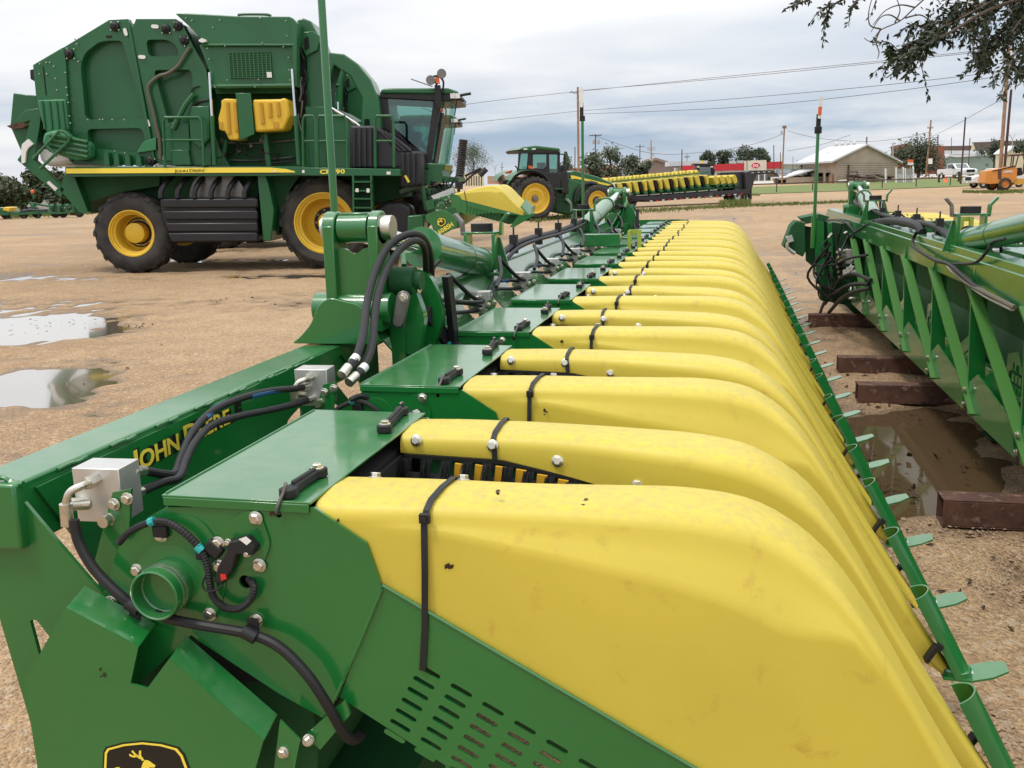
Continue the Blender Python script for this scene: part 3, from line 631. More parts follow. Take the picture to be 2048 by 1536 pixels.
for yy in (2.0, 5.2, 8.8, 12.0): hp('stand', MB().box((-1.0, yy, .10), (.10, .10, .20)).box((-1.0, yy, .012), (.30, .22, .024)), 'dgreen')
# end frame plate and the emblem cover
ep = pY([(-28, 968), (44, 966), (49, 1000), (120, 1085), (212, 1192), (180, 1260), (112, 1385), (96, 1470), (135, 1640), (60, 1640), (88, 1536), (60, 1430), (0, 1228), (-24, 1120)], Y0+.006)
end = hp('end_frame', plate_mesh(ep, [rpoly(pY([(62, 1238), (76, 1238), (104, 1275), (82, 1312)], Y0+.006), .006)], Y0+.002, Y0+.010), 'green')
hp('weld', MB().tube(spline([onY(x, y, Y0-.001) for x, y in [(-20, 1050), (0, 1052), (18, 1053), (34, 1058)]], 4), .006, 6, rib=.2), 'green', end); hp('weld', MB().tube(spline([onY(x, y, Y0-.001) for x, y in [(-20, 958), (6, 955), (22, 964), (46, 968)]], 4), .006, 6, rib=.2), 'green', end)
YV = 1.400
ec = pY([(133, 1214), (278, 1292), (262, 1366), (296, 1375), (340, 1316), (528, 1479), (505, 1560), (470, 1700), (130, 1700), (78, 1545), (50, 1362)], YV)
ecv = hp('emblem_cover', plate_mesh(ec, [], YV-.002, YV+.002), 'green')
fm = MB()
def flange(a, b, dep): 
    A = onY(*a, YV); B = onY(*b, YV); up = Vector((0, 1, .32))
    fm.add([A, B, B+up*dep, A+up*dep, A-Vector((0, 0, .003)), B-Vector((0, 0, .003)), B+up*dep-Vector((0, 0, .003)), A+up*dep-Vector((0, 0, .003))], [(0, 1, 2, 3), (7, 6, 5, 4), (0, 4, 5, 1), (1, 5, 6, 2), (2, 6, 7, 3), (3, 7, 4, 0)])
flange((133, 1214), (278, 1292), .055); flange((340, 1316), (528, 1479), .055)
hp('flange', fm, 'green', ecv)
em = [(q.x, q.z) for q in (onY(x, y, YV-.002) for x, y in [(207, 1502), (212, 1494), (245, 1485), (285, 1481), (325, 1485), (358, 1494), (370, 1508), (384, 1545), (378, 1600), (355, 1628), (290, 1640), (228, 1628), (212, 1595), (205, 1545)])]
e0 = onY(213, 1618, YV); badge(ecv, em, YV-.002, (e0.x+.024, e0.z+.030), .108, True, .0045)
hp('bracket', MB().prism(pY([(560, 1440), (600, 1480), (585, 1560), (545, 1560)], YV+.02), YV+.02, YV+.024), 'green', ecv); hp('bolt', MB().bolt(onY(567, 1504, YV+.02), (0, -1, 0), .0085, .009), 'zinc', ecv)
hp('bolt', MB().bolt(onY(616, 1480, YV+.04), (.5, -.6, .2), .0085, .009), 'zinc', ecv); hp('chain_guard', MB().prism(pY([(610, 1470), (690, 1400), (700, 1430), (640, 1500)], YV+.05), YV+.05, YV+.056), 'green', ecv)
hh = [(148, 1040, 1.443), (158, 1085, 1.440), (190, 1140, 1.435), (240, 1190, 1.432), (270, 1210, 1.435), (330, 1235, 1.43), (400, 1250, 1.435), (500, 1268, 1.44), (560, 1295, 1.435), (615, 1350, 1.43), (655, 1410, 1.435), (685, 1462, 1.45), (705, 1480, 1.47), (722, 1470, 1.50)]
hs_ = hp('hydraulic_hose', MB().tube(onYpath(hh, 6), .0098, 10), 'black')
for (x, y, bx, by) in [(268, 1212, 270, 1232), (500, 1268, 513, 1240)]:
    p = onY(x, y, 1.436); c_ = hp('hose_clamp', MB().cyl(p-Vector((.012, .001, -.006)), p+Vector((.012, -.001, -.006)), .0125, n=14).box((p+onY(bx, by, 1.455))/2, (.022, .003, .034)), 'black', hs_); hp('bolt', MB().bolt(onY(bx, by, Y0-.005), (0, -1, 0), .0098, .012), 'zinc', c_)
# ---------------------------------------------------------------- folding hinge, cylinders and marker poles
def hinge(y, s):
    """fold joint over the beam; s = +1 ram runs away from the camera, -1 towards it"""
    def Q(v): return Vector((v[0], y+v[1]*s, v[2]))
    k = hp('fold_hinge', MB().box(Q((-1.325, .03, 1.44)), (.040, .12, .36)).box(Q((-1.165, .03, 1.44)), (.036, .12, .36)).cyl(Q((-1.348, .03, 1.61)), Q((-1.303, .03, 1.61)), .058, n=28).cyl(Q((-1.183, .03, 1.61)), Q((-1.147, .03, 1.61)), .058, n=28), 'green', bev=.004)
    web_ = rpoly([(-1.31, 1.36), (-1.28, 1.36), (-1.245, 1.385), (-1.21, 1.36), (-1.178, 1.35), (-1.178, 1.545), (-1.205, 1.545), (-1.24, 1.52), (-1.275, 1.545), (-1.31, 1.545)], .03); yy = y+.0*s
    hp('web_plate', plate_mesh(web_, [], yy-.006, yy+.006), 'green', k)
    hp('hinge_tube', MB().cyl(Q((-1.30, .03, 1.61)), Q((-1.19, .03, 1.61)), .050, n=28).box(Q((-1.245, .03, 1.656)), (.10, .05, .014)), 'green', k, bev=.003)
    hp('pin', MB().cyl(Q((-1.147, .03, 1.61)), Q((-1.110, .03, 1.61)), .042, n=24).cyl(Q((-1.362, .03, 1.61)), Q((-1.348, .03, 1.61)), .042, n=24), 'zinc', k)
    bs = MB()
    for dy in (-.075, .105):
        bs.prism(rpoly([(-1.46, 1.225), (-1.43, 1.245), (-1.385, 1.29), (-1.35, 1.36), (-1.31, 1.385), (-1.20, 1.36), (-1.16, 1.30), (-1.14, 1.225)], .02), y+(dy-.012)*s, y+(dy+.012)*s)
    bs.prism([(-1.44, 1.228), (-1.36, 1.31), (-1.28, 1.31), (-1.15, 1.228)], y-.07*s, y+.10*s); bs.cyl(Q((-1.40, .015, 1.335)), Q((-1.12, .015, 1.335)), .055, n=24)
    hp('saddle_casting', bs, 'green', k, bev=.004)
    kn = MB().prism(rpoly([(-1.155, 1.20), (-1.15, 1.41), (-1.11, 1.46), (-1.06, 1.42), (-1.02, 1.30), (-1.05, 1.15)], .03), y+.06*s, y+.10*s).prism(rpoly([(-1.155, 1.20), (-1.15, 1.40), (-1.09, 1.46), (-1.04, 1.42), (-1.0, 1.28), (-1.05, 1.15)], .03), y+.22*s, y+.26*s)
    kn.box(Q((-1.12, .30, 1.16)), (.05, .5, .22)); hp('knuckle_plate', kn, 'green', k)
    hp('knuckle_tube', MB().cyl(Q((-1.14, .09, 1.42)), Q((-1.06, .09, 1.42)), .052, n=24).cyl(Q((-1.06, .09, 1.42)), Q((-1.035, .09, 1.42)), .034, n=20), 'dgreen', k)
    lk = MB()
    lk.prism(slot((-1.085, 1.335), (.25, 1), .13, .044, 7), y-.012*s, y+.012*s); hp('link_bar', lk, 'steel', k, bev=.005); hp('bolt', MB().bolt(Q((-1.07, -.012, 1.375)), (0, -s, 0), .012, .012), 'zinc', k)
    for dx, dz in ((-.30, .0), (.05, -.05)): hp('brace', MB().bar(Q((-1.12, .15, 1.50)), Q((-1.22+dx*.2, .45, 1.20)), .014, .06), 'green', k)
    hp('inner_strut', MB().bar(Q((-1.0, .28, 1.42)), Q((-.98, .34, .92)), .028, .03).bar(Q((-1.06, .2, 1.30)), Q((-.96, .5, .98)), .02, .05), 'plastic', k)
    # ram
    A = Q((-1.235, .03, 1.60)); B = Q((-1.345, 2.12, 1.315)); d = (B-A).normalized()
    rm = hp('fold_ram', MB().cyl(A+d*.85, B, .078, n=28).cyl(A+d*.83, A+d*.86, .088, n=28).cyl(B-d*.06, B+d*.02, .083, n=28), 'green', k)
    hp('ram_rod', MB().cyl(A+d*.05, A+d*.90, .038, n=20), 'chrome', rm); hp('weld', MB().lathe([(.079, 0), (.081, .004), (.079, .008)], 28, Matrix.Translation(A+d*1.6) @ d.to_track_quat('Z', 'Y').to_matrix().to_4x4(), False), 'green', rm)
    # rest with two horns
    rb = MB().box(B+Vector((-.08, .03*s, .06)), (.02, .12, .20)).box(B+Vector((.08, .03*s, .06)), (.02, .12, .20)).box(B+Vector((0, .04*s, .165)), (.20, .13, .012)).box(B+Vector((0, .04*s, -.06)), (.22, .2, .02))
    rb.prism([(B.x-.15, 1.24), (B.x-.10, 1.44), (B.x-.08, 1.44), (B.x-.08, 1.24)], B.y+.06*s, B.y+.075*s); rb.prism([(B.x+.17, 1.20), (B.x+.10, 1.45), (B.x+.08, 1.45), (B.x+.08, 1.20)], B.y+.06*s, B.y+.075*s)
    c = hp('ram_rest', rb, 'green', k, bev=.003)
    T = B+Vector((0, .04*s, .17))
    for sx_ in (-1, 1): rb2 = MB().bar(T+Vector((.11*sx_, 0, -.02)), T+Vector((.115*sx_, 0, .055)), .055, .016, (1, 0, 0)).bar(T+Vector((.114*sx_, 0, .052)), T+Vector((.155*sx_, 0, .10)), .055, .016, (1, 0, 0)); hp('horn', rb2, 'steel' if sx_ < 0 else 'green', c, bev=.003)
    hp('pad', MB().cyl(T+Vector((0, 0, .0)), T+Vector((0, 0, .045)), .062, n=24), 'black', c)
    return k
hinge(YN1, 1); hinge(YN2, -1)
def marker(y, z0, top, front=0):
    mk = hp('marker_pole', MB().cyl((-1.375, y, z0-.1), (-1.375, y, top), .0135, n=12).cyl((-1.375, y, z0-.1), (-1.375, y, z0), .022, n=12), 'green')
    hp('clamp', MB().box((-1.375, y, top+.005), (.05, .03, .05)).box((-1.38, y-.01, top+.08), (.035, .016, .14)), 'black', mk, bev=.004)
    hp('reflector', MB().prism(slot((-1.378, top+.20), (.02, 1), .19, .030, 6), y-.024, y-.019), 'white', mk)
    return mk
marker(YN1+.16, 1.62, 2.78); mk2 = marker(9.35, 1.30, 2.33)
for x, y in ((300, 1), (1150, 0)): pass
# hoses that climb over the hinge
hb1 = [(690, 742, 2.50), (712, 715, 2.56), (726, 670, 2.66), (735, 600, 2.80), (752, 540, 2.92), (780, 490, 3.02), (820, 468, 3.12), (848, 478, 3.22), (862, 520, 3.32), (861, 590, 3.40), (853, 660, 3.46)]
hb2 = [(705, 758, 2.50), (725, 738, 2.55), (744, 690, 2.66), (752, 610, 2.80), (768, 552, 2.92), (795, 505, 3.02), (825, 482, 3.10), (846, 490, 3.20), (852, 530, 3.30), (848, 600, 3.38), (835, 650, 3.44)]
for h in (hb1, hb2):
    o = hp('hydraulic_hose', MB().tube(onYpath(h, 6), .0125, 10), 'black'); A, B = onY(*h[0]), onY(*h[1]); d = (B-A).normalized()
    hp('coupling', MB().cyl(A-d*.02, A+d*.02, .0145, n=12), 'zinc', o); hp('white_band', MB().cyl(A+d*.045, A+d*.07, .0138, n=12), 'white', o)
for h in ([(868, 600, 3.45), (900, 600, 3.6), (930, 604, 3.8), (965, 604, 4.0)], [(862, 640, 3.45), (885, 612, 3.6), (920, 606, 3.8), (962, 612, 4.0)], [(800, 560, 3.2), (818, 540, 3.25), (842, 560, 3.3), (850, 620, 3.35), (838, 690, 3.35)], [(808, 575, 3.2), (800, 620, 3.25), (812, 680, 3.3), (835, 720, 3.35)], [(880, 520, 3.5), (862, 545, 3.45), (872, 575, 3.4), (858, 560, 3.4), (840, 580, 3.3)], [(700, 800, 2.4), (720, 792, 2.42), (745, 800, 2.44), (760, 815, 2.45)], [(790, 590, 3.15), (812, 600, 3.2), (826, 640, 3.25), (815, 668, 3.3)]): hp('hydraulic_hose', MB().tube(onYpath(h, 6), .0075, 8), 'black')
tg_ = hp('valve_cluster', MB().box(onY(812, 585, 3.22), (.05, .05, .06)), 'alu', bev=.003)
for i in range(6): p = onY(800+i*7, 570+9*(i % 3), 3.18); hp('fitting', MB().cyl(p, p+Vector((.03*(-1)**i, -.03, .02*(i % 2))), .009, n=6), 'zinc', tg_)
# hose bundle on the middle beam
hb = spline([(-1.36, YN1+2.6, 1.30), (-1.36, YN1+3.0, 1.35), (-1.36, YN1+3.6, 1.36), (-1.36, YN1+4.6, 1.35), (-1.36, YN1+5.6, 1.36), (-1.34, YN2-.6, 1.42), (-1.2, YN2-.3, 1.46), (-1.12, YN2-.1, 1.30)], 6)
bd = hp('hose_bundle', MB().tube(hb, .022, 10).tube([p+Vector((.045, 0, -.012)) for p in hb], .013, 8), 'black')
for i in range(4): hp('clamp', MB().box((-1.35, YN1+3.0+i*.85, 1.36), (.05, .05, .12)).box((-1.35, YN1+3.0+i*.85, 1.44), (.01, .01, .06)), 'plastic', bd)
for i in range(3, NU-1):
    a = Y0+i*PU; hp('hydraulic_hose', MB().tube(spline([(-1.13, a+.02, 1.20), (-1.15, a-.12, 1.24), (-1.20, a-.26, 1.34), (-1.17, a-.42, 1.36), (-1.12, a-.60, 1.30), (-1.10, a-.80, 1.25)], 6), .0105, 8), 'black')
jb = onX(1210, 520, -.98); hp('junction_box', MB().box((-1.00, jb.y, 1.27), (.30, .12, .10)), 'green', bev=.004)
hp('hinge_post', MB().box((-.78, jb.y+.02, 1.24), (.03, .05, .20)).box((-.70, jb.y+.02, 1.24), (.03, .05, .22)).box((-.74, jb.y+.04, 1.33), (.10, .02, .04)), mat('lime_paint', (.30, .36, .06), .4))
# ---------------------------------------------------------------- helpers for machines drawn on a side plane
def glass_mat(name, tint, refl=.12, fk=1.0):
    m = bpy.data.materials.new(name); m.use_nodes = True; nt = m.node_tree; N = nt.nodes; L = nt.links; N.remove(N['Principled BSDF'])
    t = N.new('ShaderNodeBsdfTransparent'); t.inputs[0].default_value = (*tint, 1); g = N.new('ShaderNodeBsdfGlossy'); g.inputs['Roughness'].default_value = .03; g.inputs[0].default_value = (.9, .95, .92, 1)
    f = N.new('ShaderNodeFresnel'); f.inputs[0].default_value = 1.5; a = N.new('ShaderNodeMath'); a.operation = 'MULTIPLY_ADD'; a.inputs[1].default_value = fk; a.inputs[2].default_value = refl-.04; a.use_clamp = True; L.new(f.outputs[0], a.inputs[0])
    x = N.new('ShaderNodeMixShader'); L.new(a.outputs[0], x.inputs[0]); L.new(t.outputs[0], x.inputs[1]); L.new(g.outputs[0], x.inputs[2]); L.new(x.outputs[0], N['Material Output'].inputs[0]); return m
M['glass'] = glass_mat('tinted_cab_glass', (.42, .66, .58)); M['wglass'] = glass_mat('windscreen_glass', (.55, .74, .66), .03, .15); M['dglass'] = glass_mat('dark_window_glass', (.10, .13, .13), .2)
M['groove_shade'] = mat('groove_shade_yellow', (.48, .27, .02), .5); M['hose'] = mat('grey_hose', (.10, .09, .06), .5); M['mint'] = mat('mint_green', (.030, .17, .07), .45); M['wire'] = mat('screen_wire', (.03, .12, .05), .5)  # the darker yellow paints the shade in the tank grooves and pockets
class Mac:
    """a machine whose parts are given on its side plane in photo pixels"""
    def __init__(s, root, pl): s.root = root; s.pl = pl
    def P(s, pts, d): return s.pl.poly(pts, d)
    def pr(s, name, pts, d0, d1, mt, parent=None, bev=0.0, r=0.0, ref=None):
        p = s.P(pts, d0 if ref is None else ref); p = rpoly(p, r) if r else p
        return part(name, MB().prism(p, d0, d1), M[mt] if isinstance(mt, str) else mt, parent or s.root, bev=bev)
    def pl_(s, name, pts, holes, d0, d1, mt, parent=None, r=0.0, hr=0.0):
        p = s.P(pts, d0); p = rpoly(p, r) if r else p; hs = [rpoly(s.P(h, d0), hr) if hr else s.P(h, d0) for h in holes]
        return part(name, plate_mesh(p, hs, d0, d1), M[mt], parent or s.root)
    def tb(s, name, pts, d, rad, mt, parent=None, smooth_=True, n=8):
        p = [s.pl.p3(q[0], q[1], q[2] if len(q) > 2 else d) for q in pts]
        return part(name, MB().tube(spline(p, 5) if smooth_ else p, rad, n), M[mt], parent or s.root)
    def at(s, x, y, d): return s.pl.p3(x, y, d)
RX = Matrix.Rotation(-PI/2, 4, 'X')
def wheel(parent, u, z, d0, Rr, w, rr, dish=.35, lugs=20, rim='yellow2', hub='yellow2', tm='tyre', name='wheel', hubr=.3, hubd=None, depth=True, bolts=8, boltmat='steel'):
    mb = MB(); T = Matrix.Translation((u, d0, z)) @ RX; k = Rr*.955
    mb.lathe([(rr*.98, .16*w), (rr*1.0, .06*w), (rr*1.07, .02*w), ((rr+Rr)/2, -.02*w), (Rr*.90, .05*w), (k, .15*w), (k, .85*w), (Rr*.90, .95*w), ((rr+Rr)/2, 1.02*w), (rr, .94*w), (rr*.9, .5*w)], 48, T, False)
    for i in range(lugs):
        for h in (0, 1):
            a = 2*PI*(i+.5*h)/lugs; a2 = a+.55*2*PI/lugs*1.6; y0_, y1_ = ((.01*w, .54*w) if not h else (.99*w, .46*w))
            wd_ = 2*PI*Rr/lugs*.20
            def pt(an, r, y): return T @ Vector((r*math.cos(an), r*math.sin(an), y))
            da = wd_/Rr
            vs = [pt(a-da, Rr*.90, y0_), pt(a+da, Rr*.90, y0_), pt(a+da*.8, Rr*.99, y0_+(.10*w if not h else -.10*w)), pt(a-da*.8, Rr*.99, y0_+(.10*w if not h else -.10*w)), pt(a2-da, k*.99, y1_), pt(a2+da, k*.99, y1_), pt(a2+da*.8, Rr, y1_), pt(a2-da*.8, Rr, y1_)]
            mb.add(vs, [(0, 1, 2, 3), (7, 6, 5, 4), (0, 4, 5, 1), (1, 5, 6, 2), (2, 6, 7, 3), (3, 7, 4, 0)])
    o = part(name, mb, M[tm], parent); hd = hubd if hubd is not None else dish-.12
    rm = part('rim', MB().lathe([(rr*1.03, .10*w), (rr*1.03, .03*w), (rr*.985, .025*w), (rr*.955, .10*w), (rr*.91, .12*w), (rr*.90, .20*w), (rr*.82, .22*w), (rr*.80, (dish-.06)*w), (rr*.76, dish*w), (rr*.55, (dish-.04)*w), (rr*.48, (dish+.01)*w), (0, (dish+.01)*w)], 40, T, False), M[rim], o)
    if hubr > .25 and bolts > 6: part('hub_shade_ring', MB().lathe([(rr*hubr*1.5, (dish+.005)*w), (rr*hubr*1.5, (dish-.03)*w), (rr*hubr, (dish-.035)*w)], 32, T, False), M['black'], o)  # black ring round the hub, also painting the shade of the rim recess
    hb = MB().lathe([(rr*hubr, (dish+.02)*w), (rr*hubr, hd*w), (rr*hubr*.9, (hd-.02)*w), (0, (hd-.02)*w)], 24, T); part('hub', hb, M[hub], o)
    if bolts:
        bm_ = MB()
        for i in range(bolts): a = 2*PI*i/bolts; bm_.lathe([(rr*.045, (dish+.02)*w), (rr*.045, (dish-.05)*w), (0, (dish-.05)*w)], 8, Matrix.Translation((u+math.cos(a)*rr*hubr*1.3, d0, z+math.sin(a)*rr*hubr*1.3)) @ RX)
        bo = part('wheel_nuts', bm_, M[boltmat], o)
    return o
# ---------------------------------------------------------------- cotton picker
pk = Pl(onZ(262, 547, 0), 11.0)
picker = thing('cotton_picker', 'big green cotton picker with yellow saddle tanks, standing nearest the camera at the left', 'cotton picker', pk.o, pk.a)
K = Mac(picker, pk)
def wpx(cx_, cy_, r, d): u, z = pk.uv(cx_, cy_, d); u2, _ = pk.uv(cx_+r, cy_, d); return u, z, u2-u
u, z, rr_ = wpx(262, 468, 80, 0); wheel(picker, u, rr_*.985, 0, rr_, .62, rr_*.56, dish=.80, lugs=18, hubr=.44, hubd=.30, bolts=12)
u, z, rr_ = wpx(648, 451, 92, .1); wheel(picker, u, rr_*.985, .1, rr_, .60, rr_*.64, dish=.90, lugs=20, hubr=.34, hubd=.62, bolts=10)
u, z, rr_ = wpx(366, 478, 67, 2.6); wheel(picker, u, rr_*1.1, 2.6, rr_*1.12, .6, rr_*.56, dish=.5, lugs=18)
u, z, rr_ = wpx(770, 455, 75, 2.9); wheel(picker, u, rr_*1.12, 2.9, rr_*1.16, .6, rr_*.64, dish=.55, lugs=20)
K.pr('chassis', [(140, 350), (330, 352), (800, 352), (800, 395), (700, 420), (560, 470), (520, 480), (345, 470), (320, 400), (200, 385), (150, 380)], .75, 3.0, 'dgreen')
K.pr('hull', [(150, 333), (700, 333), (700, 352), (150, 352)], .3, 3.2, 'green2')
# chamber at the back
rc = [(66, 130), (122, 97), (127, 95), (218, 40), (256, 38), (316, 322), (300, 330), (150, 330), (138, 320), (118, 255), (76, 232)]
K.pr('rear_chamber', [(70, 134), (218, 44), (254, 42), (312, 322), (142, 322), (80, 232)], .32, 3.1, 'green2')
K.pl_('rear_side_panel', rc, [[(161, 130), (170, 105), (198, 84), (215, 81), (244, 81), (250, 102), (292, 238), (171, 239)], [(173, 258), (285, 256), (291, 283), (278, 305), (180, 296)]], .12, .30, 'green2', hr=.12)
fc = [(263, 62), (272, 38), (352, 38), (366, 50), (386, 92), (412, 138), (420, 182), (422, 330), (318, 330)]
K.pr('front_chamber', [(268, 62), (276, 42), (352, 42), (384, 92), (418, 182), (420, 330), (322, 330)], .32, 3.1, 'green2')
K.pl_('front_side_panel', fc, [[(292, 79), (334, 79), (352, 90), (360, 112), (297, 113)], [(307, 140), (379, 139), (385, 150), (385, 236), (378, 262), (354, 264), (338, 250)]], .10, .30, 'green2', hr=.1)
K.pr('corner_post', [(66, 130), (122, 97), (130, 110), (140, 262), (118, 255), (76, 232)], .04, .12, 'green2', bev=.01)
for q in [(127, 100, 150, 322), (257, 45, 308, 318)]: K.tb('seam', [(q[0], q[1]), (q[2]-8 if q[0] < 200 else q[2], q[3])], .09, .035, 'green2', smooth_=False)
K.pr('baffle', [(322, 255), (345, 244), (377, 248), (380, 320), (330, 322)], .03, .10, 'green2', bev=.01); K.pr('drive_cover', [(382, 212), (418, 212), (420, 276), (400, 298), (380, 280), (378, 240)], -.02, .10, 'green2', bev=.02)
K.pr('deflector', [(287, 283), (312, 275), (312, 300), (272, 306)], .02, .12, 'mint', bev=.01)
K.pr('lower_bracket', [(340, 300), (376, 300), (382, 330), (344, 330)], -.02, .1, 'green2', bev=.01)
for q in [(212, 305), (232, 308), (254, 310), (276, 312)]: K.pr('bracket', [(q[0]-4, q[1]), (q[0]+4, q[1]), (q[0]+7, 332), (q[0]-4, 332)], -.05, .1, 'green2')
for x, y in [(230, 53), (139, 108), (332, 58), (356, 52), (369, 81), (302, 322)]: p = K.at(x, y, .1); b_ = part('bearing', MB().lathe([(.10, 0), (.09, .05), (.05, .07), (.04, .11), (0, .11)], 20, Matrix.Translation(p) @ Matrix.Rotation(PI/2, 4, 'X')), M['black'], picker)
_dm = {}
def dots(pts, d, r=.022, name='bolt'):
    if r not in _dm: _dm[r] = MB().lathe([(r, 0), (r*.6, .02), (0, .02)], 6, Matrix.Rotation(PI/2, 4, 'X')).mesh('bolt')
    for x, y in pts[::(1 if r > .02 else 2)]: o = link(name, _dm[r], M['zinc'], picker); o.location = K.at(x, y, d)
dots([(222, 45), (236, 44), (222, 60), (238, 60), (134, 97), (148, 98), (134, 117), (149, 117), (154, 88), (150, 78), (157, 123), (325, 52), (325, 66), (340, 66), (349, 45), (363, 45), (349, 60), (362, 74), (376, 76), (370, 92), (300, 314), (310, 318)], .07)
dots([(80, 128), (93, 125), (100, 125), (108, 133), (111, 157), (114, 180), (79, 148), (94, 148), (131, 145), (133, 175), (135, 190), (137, 205), (139, 232), (141, 246), (176, 239), (200, 239), (225, 239), (249, 239), (206, 239), (184, 290), (230, 302), (250, 306)], .03)
for x, y, a in [(251, 64, 80), (310, 53, 5), (284, 114, 5), (296, 246, 75), (329, 282, 75), (342, 259, 8), (330, 316, 5)]:
    c = K.at(x, y, .08); part('lift_tab', MB().prism(slot((c.x, c.z), (math.cos(R(a)), -math.sin(R(a))), .16, .075), c.y-.01, c.y), M['white'], picker)
K.pr('slot', [(85, 133), (87, 133), (93, 190), (91, 190)], .03, .041, 'dark'); K.pr('slot', [(212, 71), (223, 71), (223, 75), (212, 75)], .10, .119, 'dark')
K.tb('hose', [(380, 95), (371, 108), (356, 132), (335, 147), (318, 152), (302, 165), (296, 178), (300, 200), (306, 222), (312, 250), (319, 280), (321, 318)], .02, .038, 'hose')
K.tb('hose', [(398, 172), (385, 178), (378, 198), (372, 212), (362, 232)], .04, .02, 'black'); K.tb('hose', [(418, 200), (396, 204), (384, 215), (383, 235)], .04, .028, 'black'); K.tb('ram', [(346, 258), (372, 208), (388, 188)], .0, .06, 'green2', smooth_=False)
# hopper and its screen
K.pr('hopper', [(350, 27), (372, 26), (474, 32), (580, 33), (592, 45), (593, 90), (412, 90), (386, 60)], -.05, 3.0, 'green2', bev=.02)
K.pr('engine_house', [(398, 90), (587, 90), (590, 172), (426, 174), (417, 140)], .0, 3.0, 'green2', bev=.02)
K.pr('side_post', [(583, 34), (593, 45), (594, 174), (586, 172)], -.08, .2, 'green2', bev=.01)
K.tb('seam', [(404, 90), (588, 90)], -.06, .03, 'green2', smooth_=False); K.tb('lower_lip', [(426, 173), (588, 171)], -.02, .05, 'green2', smooth_=False)
g = K.pr('radiator_screen', [(457, 106), (540, 104), (543, 155), (461, 157)], -.03, .01, 'dgreen')
gm_ = MB()
for i in range(11): a = K.at(457+8.3*i, 106, -.04); b_ = K.at(461+8.2*i, 156, -.04); gm_.bar(a, b_, .02)
for i in range(12): a = K.at(457+.3*i, 106+4.5*i, -.04); b_ = K.at(540+.25*i, 104+4.6*i, -.04); gm_.bar(a, b_, .014)
part('grid', gm_, M['wire'], g); K.pr('sticker', [(533, 144), (543, 144), (544, 155), (534, 155)], -.06, -.05, 'label', g)
dots([(372, 36), (378, 38), (384, 41), (390, 46), (440, 40), (465, 38), (520, 36), (553, 34), (572, 42), (574, 62), (574, 72), (573, 80), (445, 88), (485, 87), (525, 86), (560, 86), (450, 92), (505, 90), (567, 94), (575, 105), (577, 115), (578, 125), (578, 140), (566, 153), (580, 160), (450, 127), (455, 160), (486, 159), (517, 159), (546, 130), (415, 97), (416, 107), (418, 118), (420, 128), (421, 145), (422, 160), (430, 174), (470, 174), (510, 174), (550, 172), (426, 55), (440, 51)], -.09, .018)
K.pr('work_light', [(397, 80), (403, 76), (411, 79), (412, 83), (404, 85), (398, 83)], -.14, -.05, 'white')
K.tb('grab_rail', [(478, 32), (482, 29), (530, 29), (542, 32)], .6, .03, 'green2'); 
# space below the hopper
K.pr('inner_wall', [(424, 172), (606, 170), (612, 335), (420, 335)], .6, 2.6, 'dgreen')
K.pr('cross_member', [(430, 178), (588, 176), (588, 186), (432, 188)], .2, .5, 'dgreen')
for x, y in [(446, 281), (523, 281), (503, 292), (478, 303), (526, 274)]: p = K.at(x, y, .58); part('ring', MB().lathe([(.05, 0), (.09, .02), (.075, .04), (.05, .03)], 3, Matrix.Translation(p) @ Matrix.Rotation(PI/2, 4, 'X')), M['steel'], picker)
K.pr('hydraulic_guard', [(378, 262), (420, 240), (440, 300), (460, 334), (380, 334)], .25, .6, 'green2', bev=.02); K.tb('strut', [(452, 280), (444, 332)], .3, .06, 'green2', smooth_=False); K.tb('strut', [(530, 268), (538, 332)], .3, .07, 'green2', smooth_=False); K.tb('hose', [(518, 310), (525, 322), (550, 326), (590, 322)], .3, .02, 'black')
t1 = K.pr('saddle_tank', [(442, 200), (450, 197), (474, 198), (479, 276), (475, 280), (458, 280), (449, 262), (438, 260), (436, 236), (442, 213)], -.12, .5, 'yellow2', bev=.05)
t2 = K.pr('saddle_tank', [(504, 199), (560, 198), (568, 195), (575, 200), (580, 230), (567, 260), (510, 264)], -.12, .5, 'yellow2', bev=.05)
for q in [(455, 205, 459, 268), (470, 205, 474, 262)]: K.tb('rib', [(q[0], q[1]), (q[2], q[3])], -.12, .045, 'groove_shade', t1, False)
for q in [(522, 206, 526, 247), (540, 206, 541, 234), (556, 205, 558, 232)]: K.tb('rib', [(q[0], q[1]), (q[2], q[3])], -.12, .045, 'groove_shade', t2, False)
K.pr('handle_pocket', [(546, 244), (557, 244), (558, 256), (547, 256)], -.135, -.1, 'groove_shade', t2); K.pr('handle_pocket', [(439, 244), (445, 244), (446, 256), (440, 256)], -.135, -.1, 'groove_shade', t1)
K.pr('tank_strap', [(470, 186), (501, 186), (509, 268), (480, 281), (473, 200)], -.16, -.11, 'green2', bev=.01)
for a, b_ in [((419, 145), (424, 232)), ((584, 138), (591, 232))]: K.tb('gas_spring', [a, b_], -.12, .03, 'chrome', smooth_=False)
for a, b_ in [((424, 232), (429, 330)), ((591, 232), (598, 330))]: K.tb('gas_spring_body', [a, b_], -.12, .05, 'green2', smooth_=False)
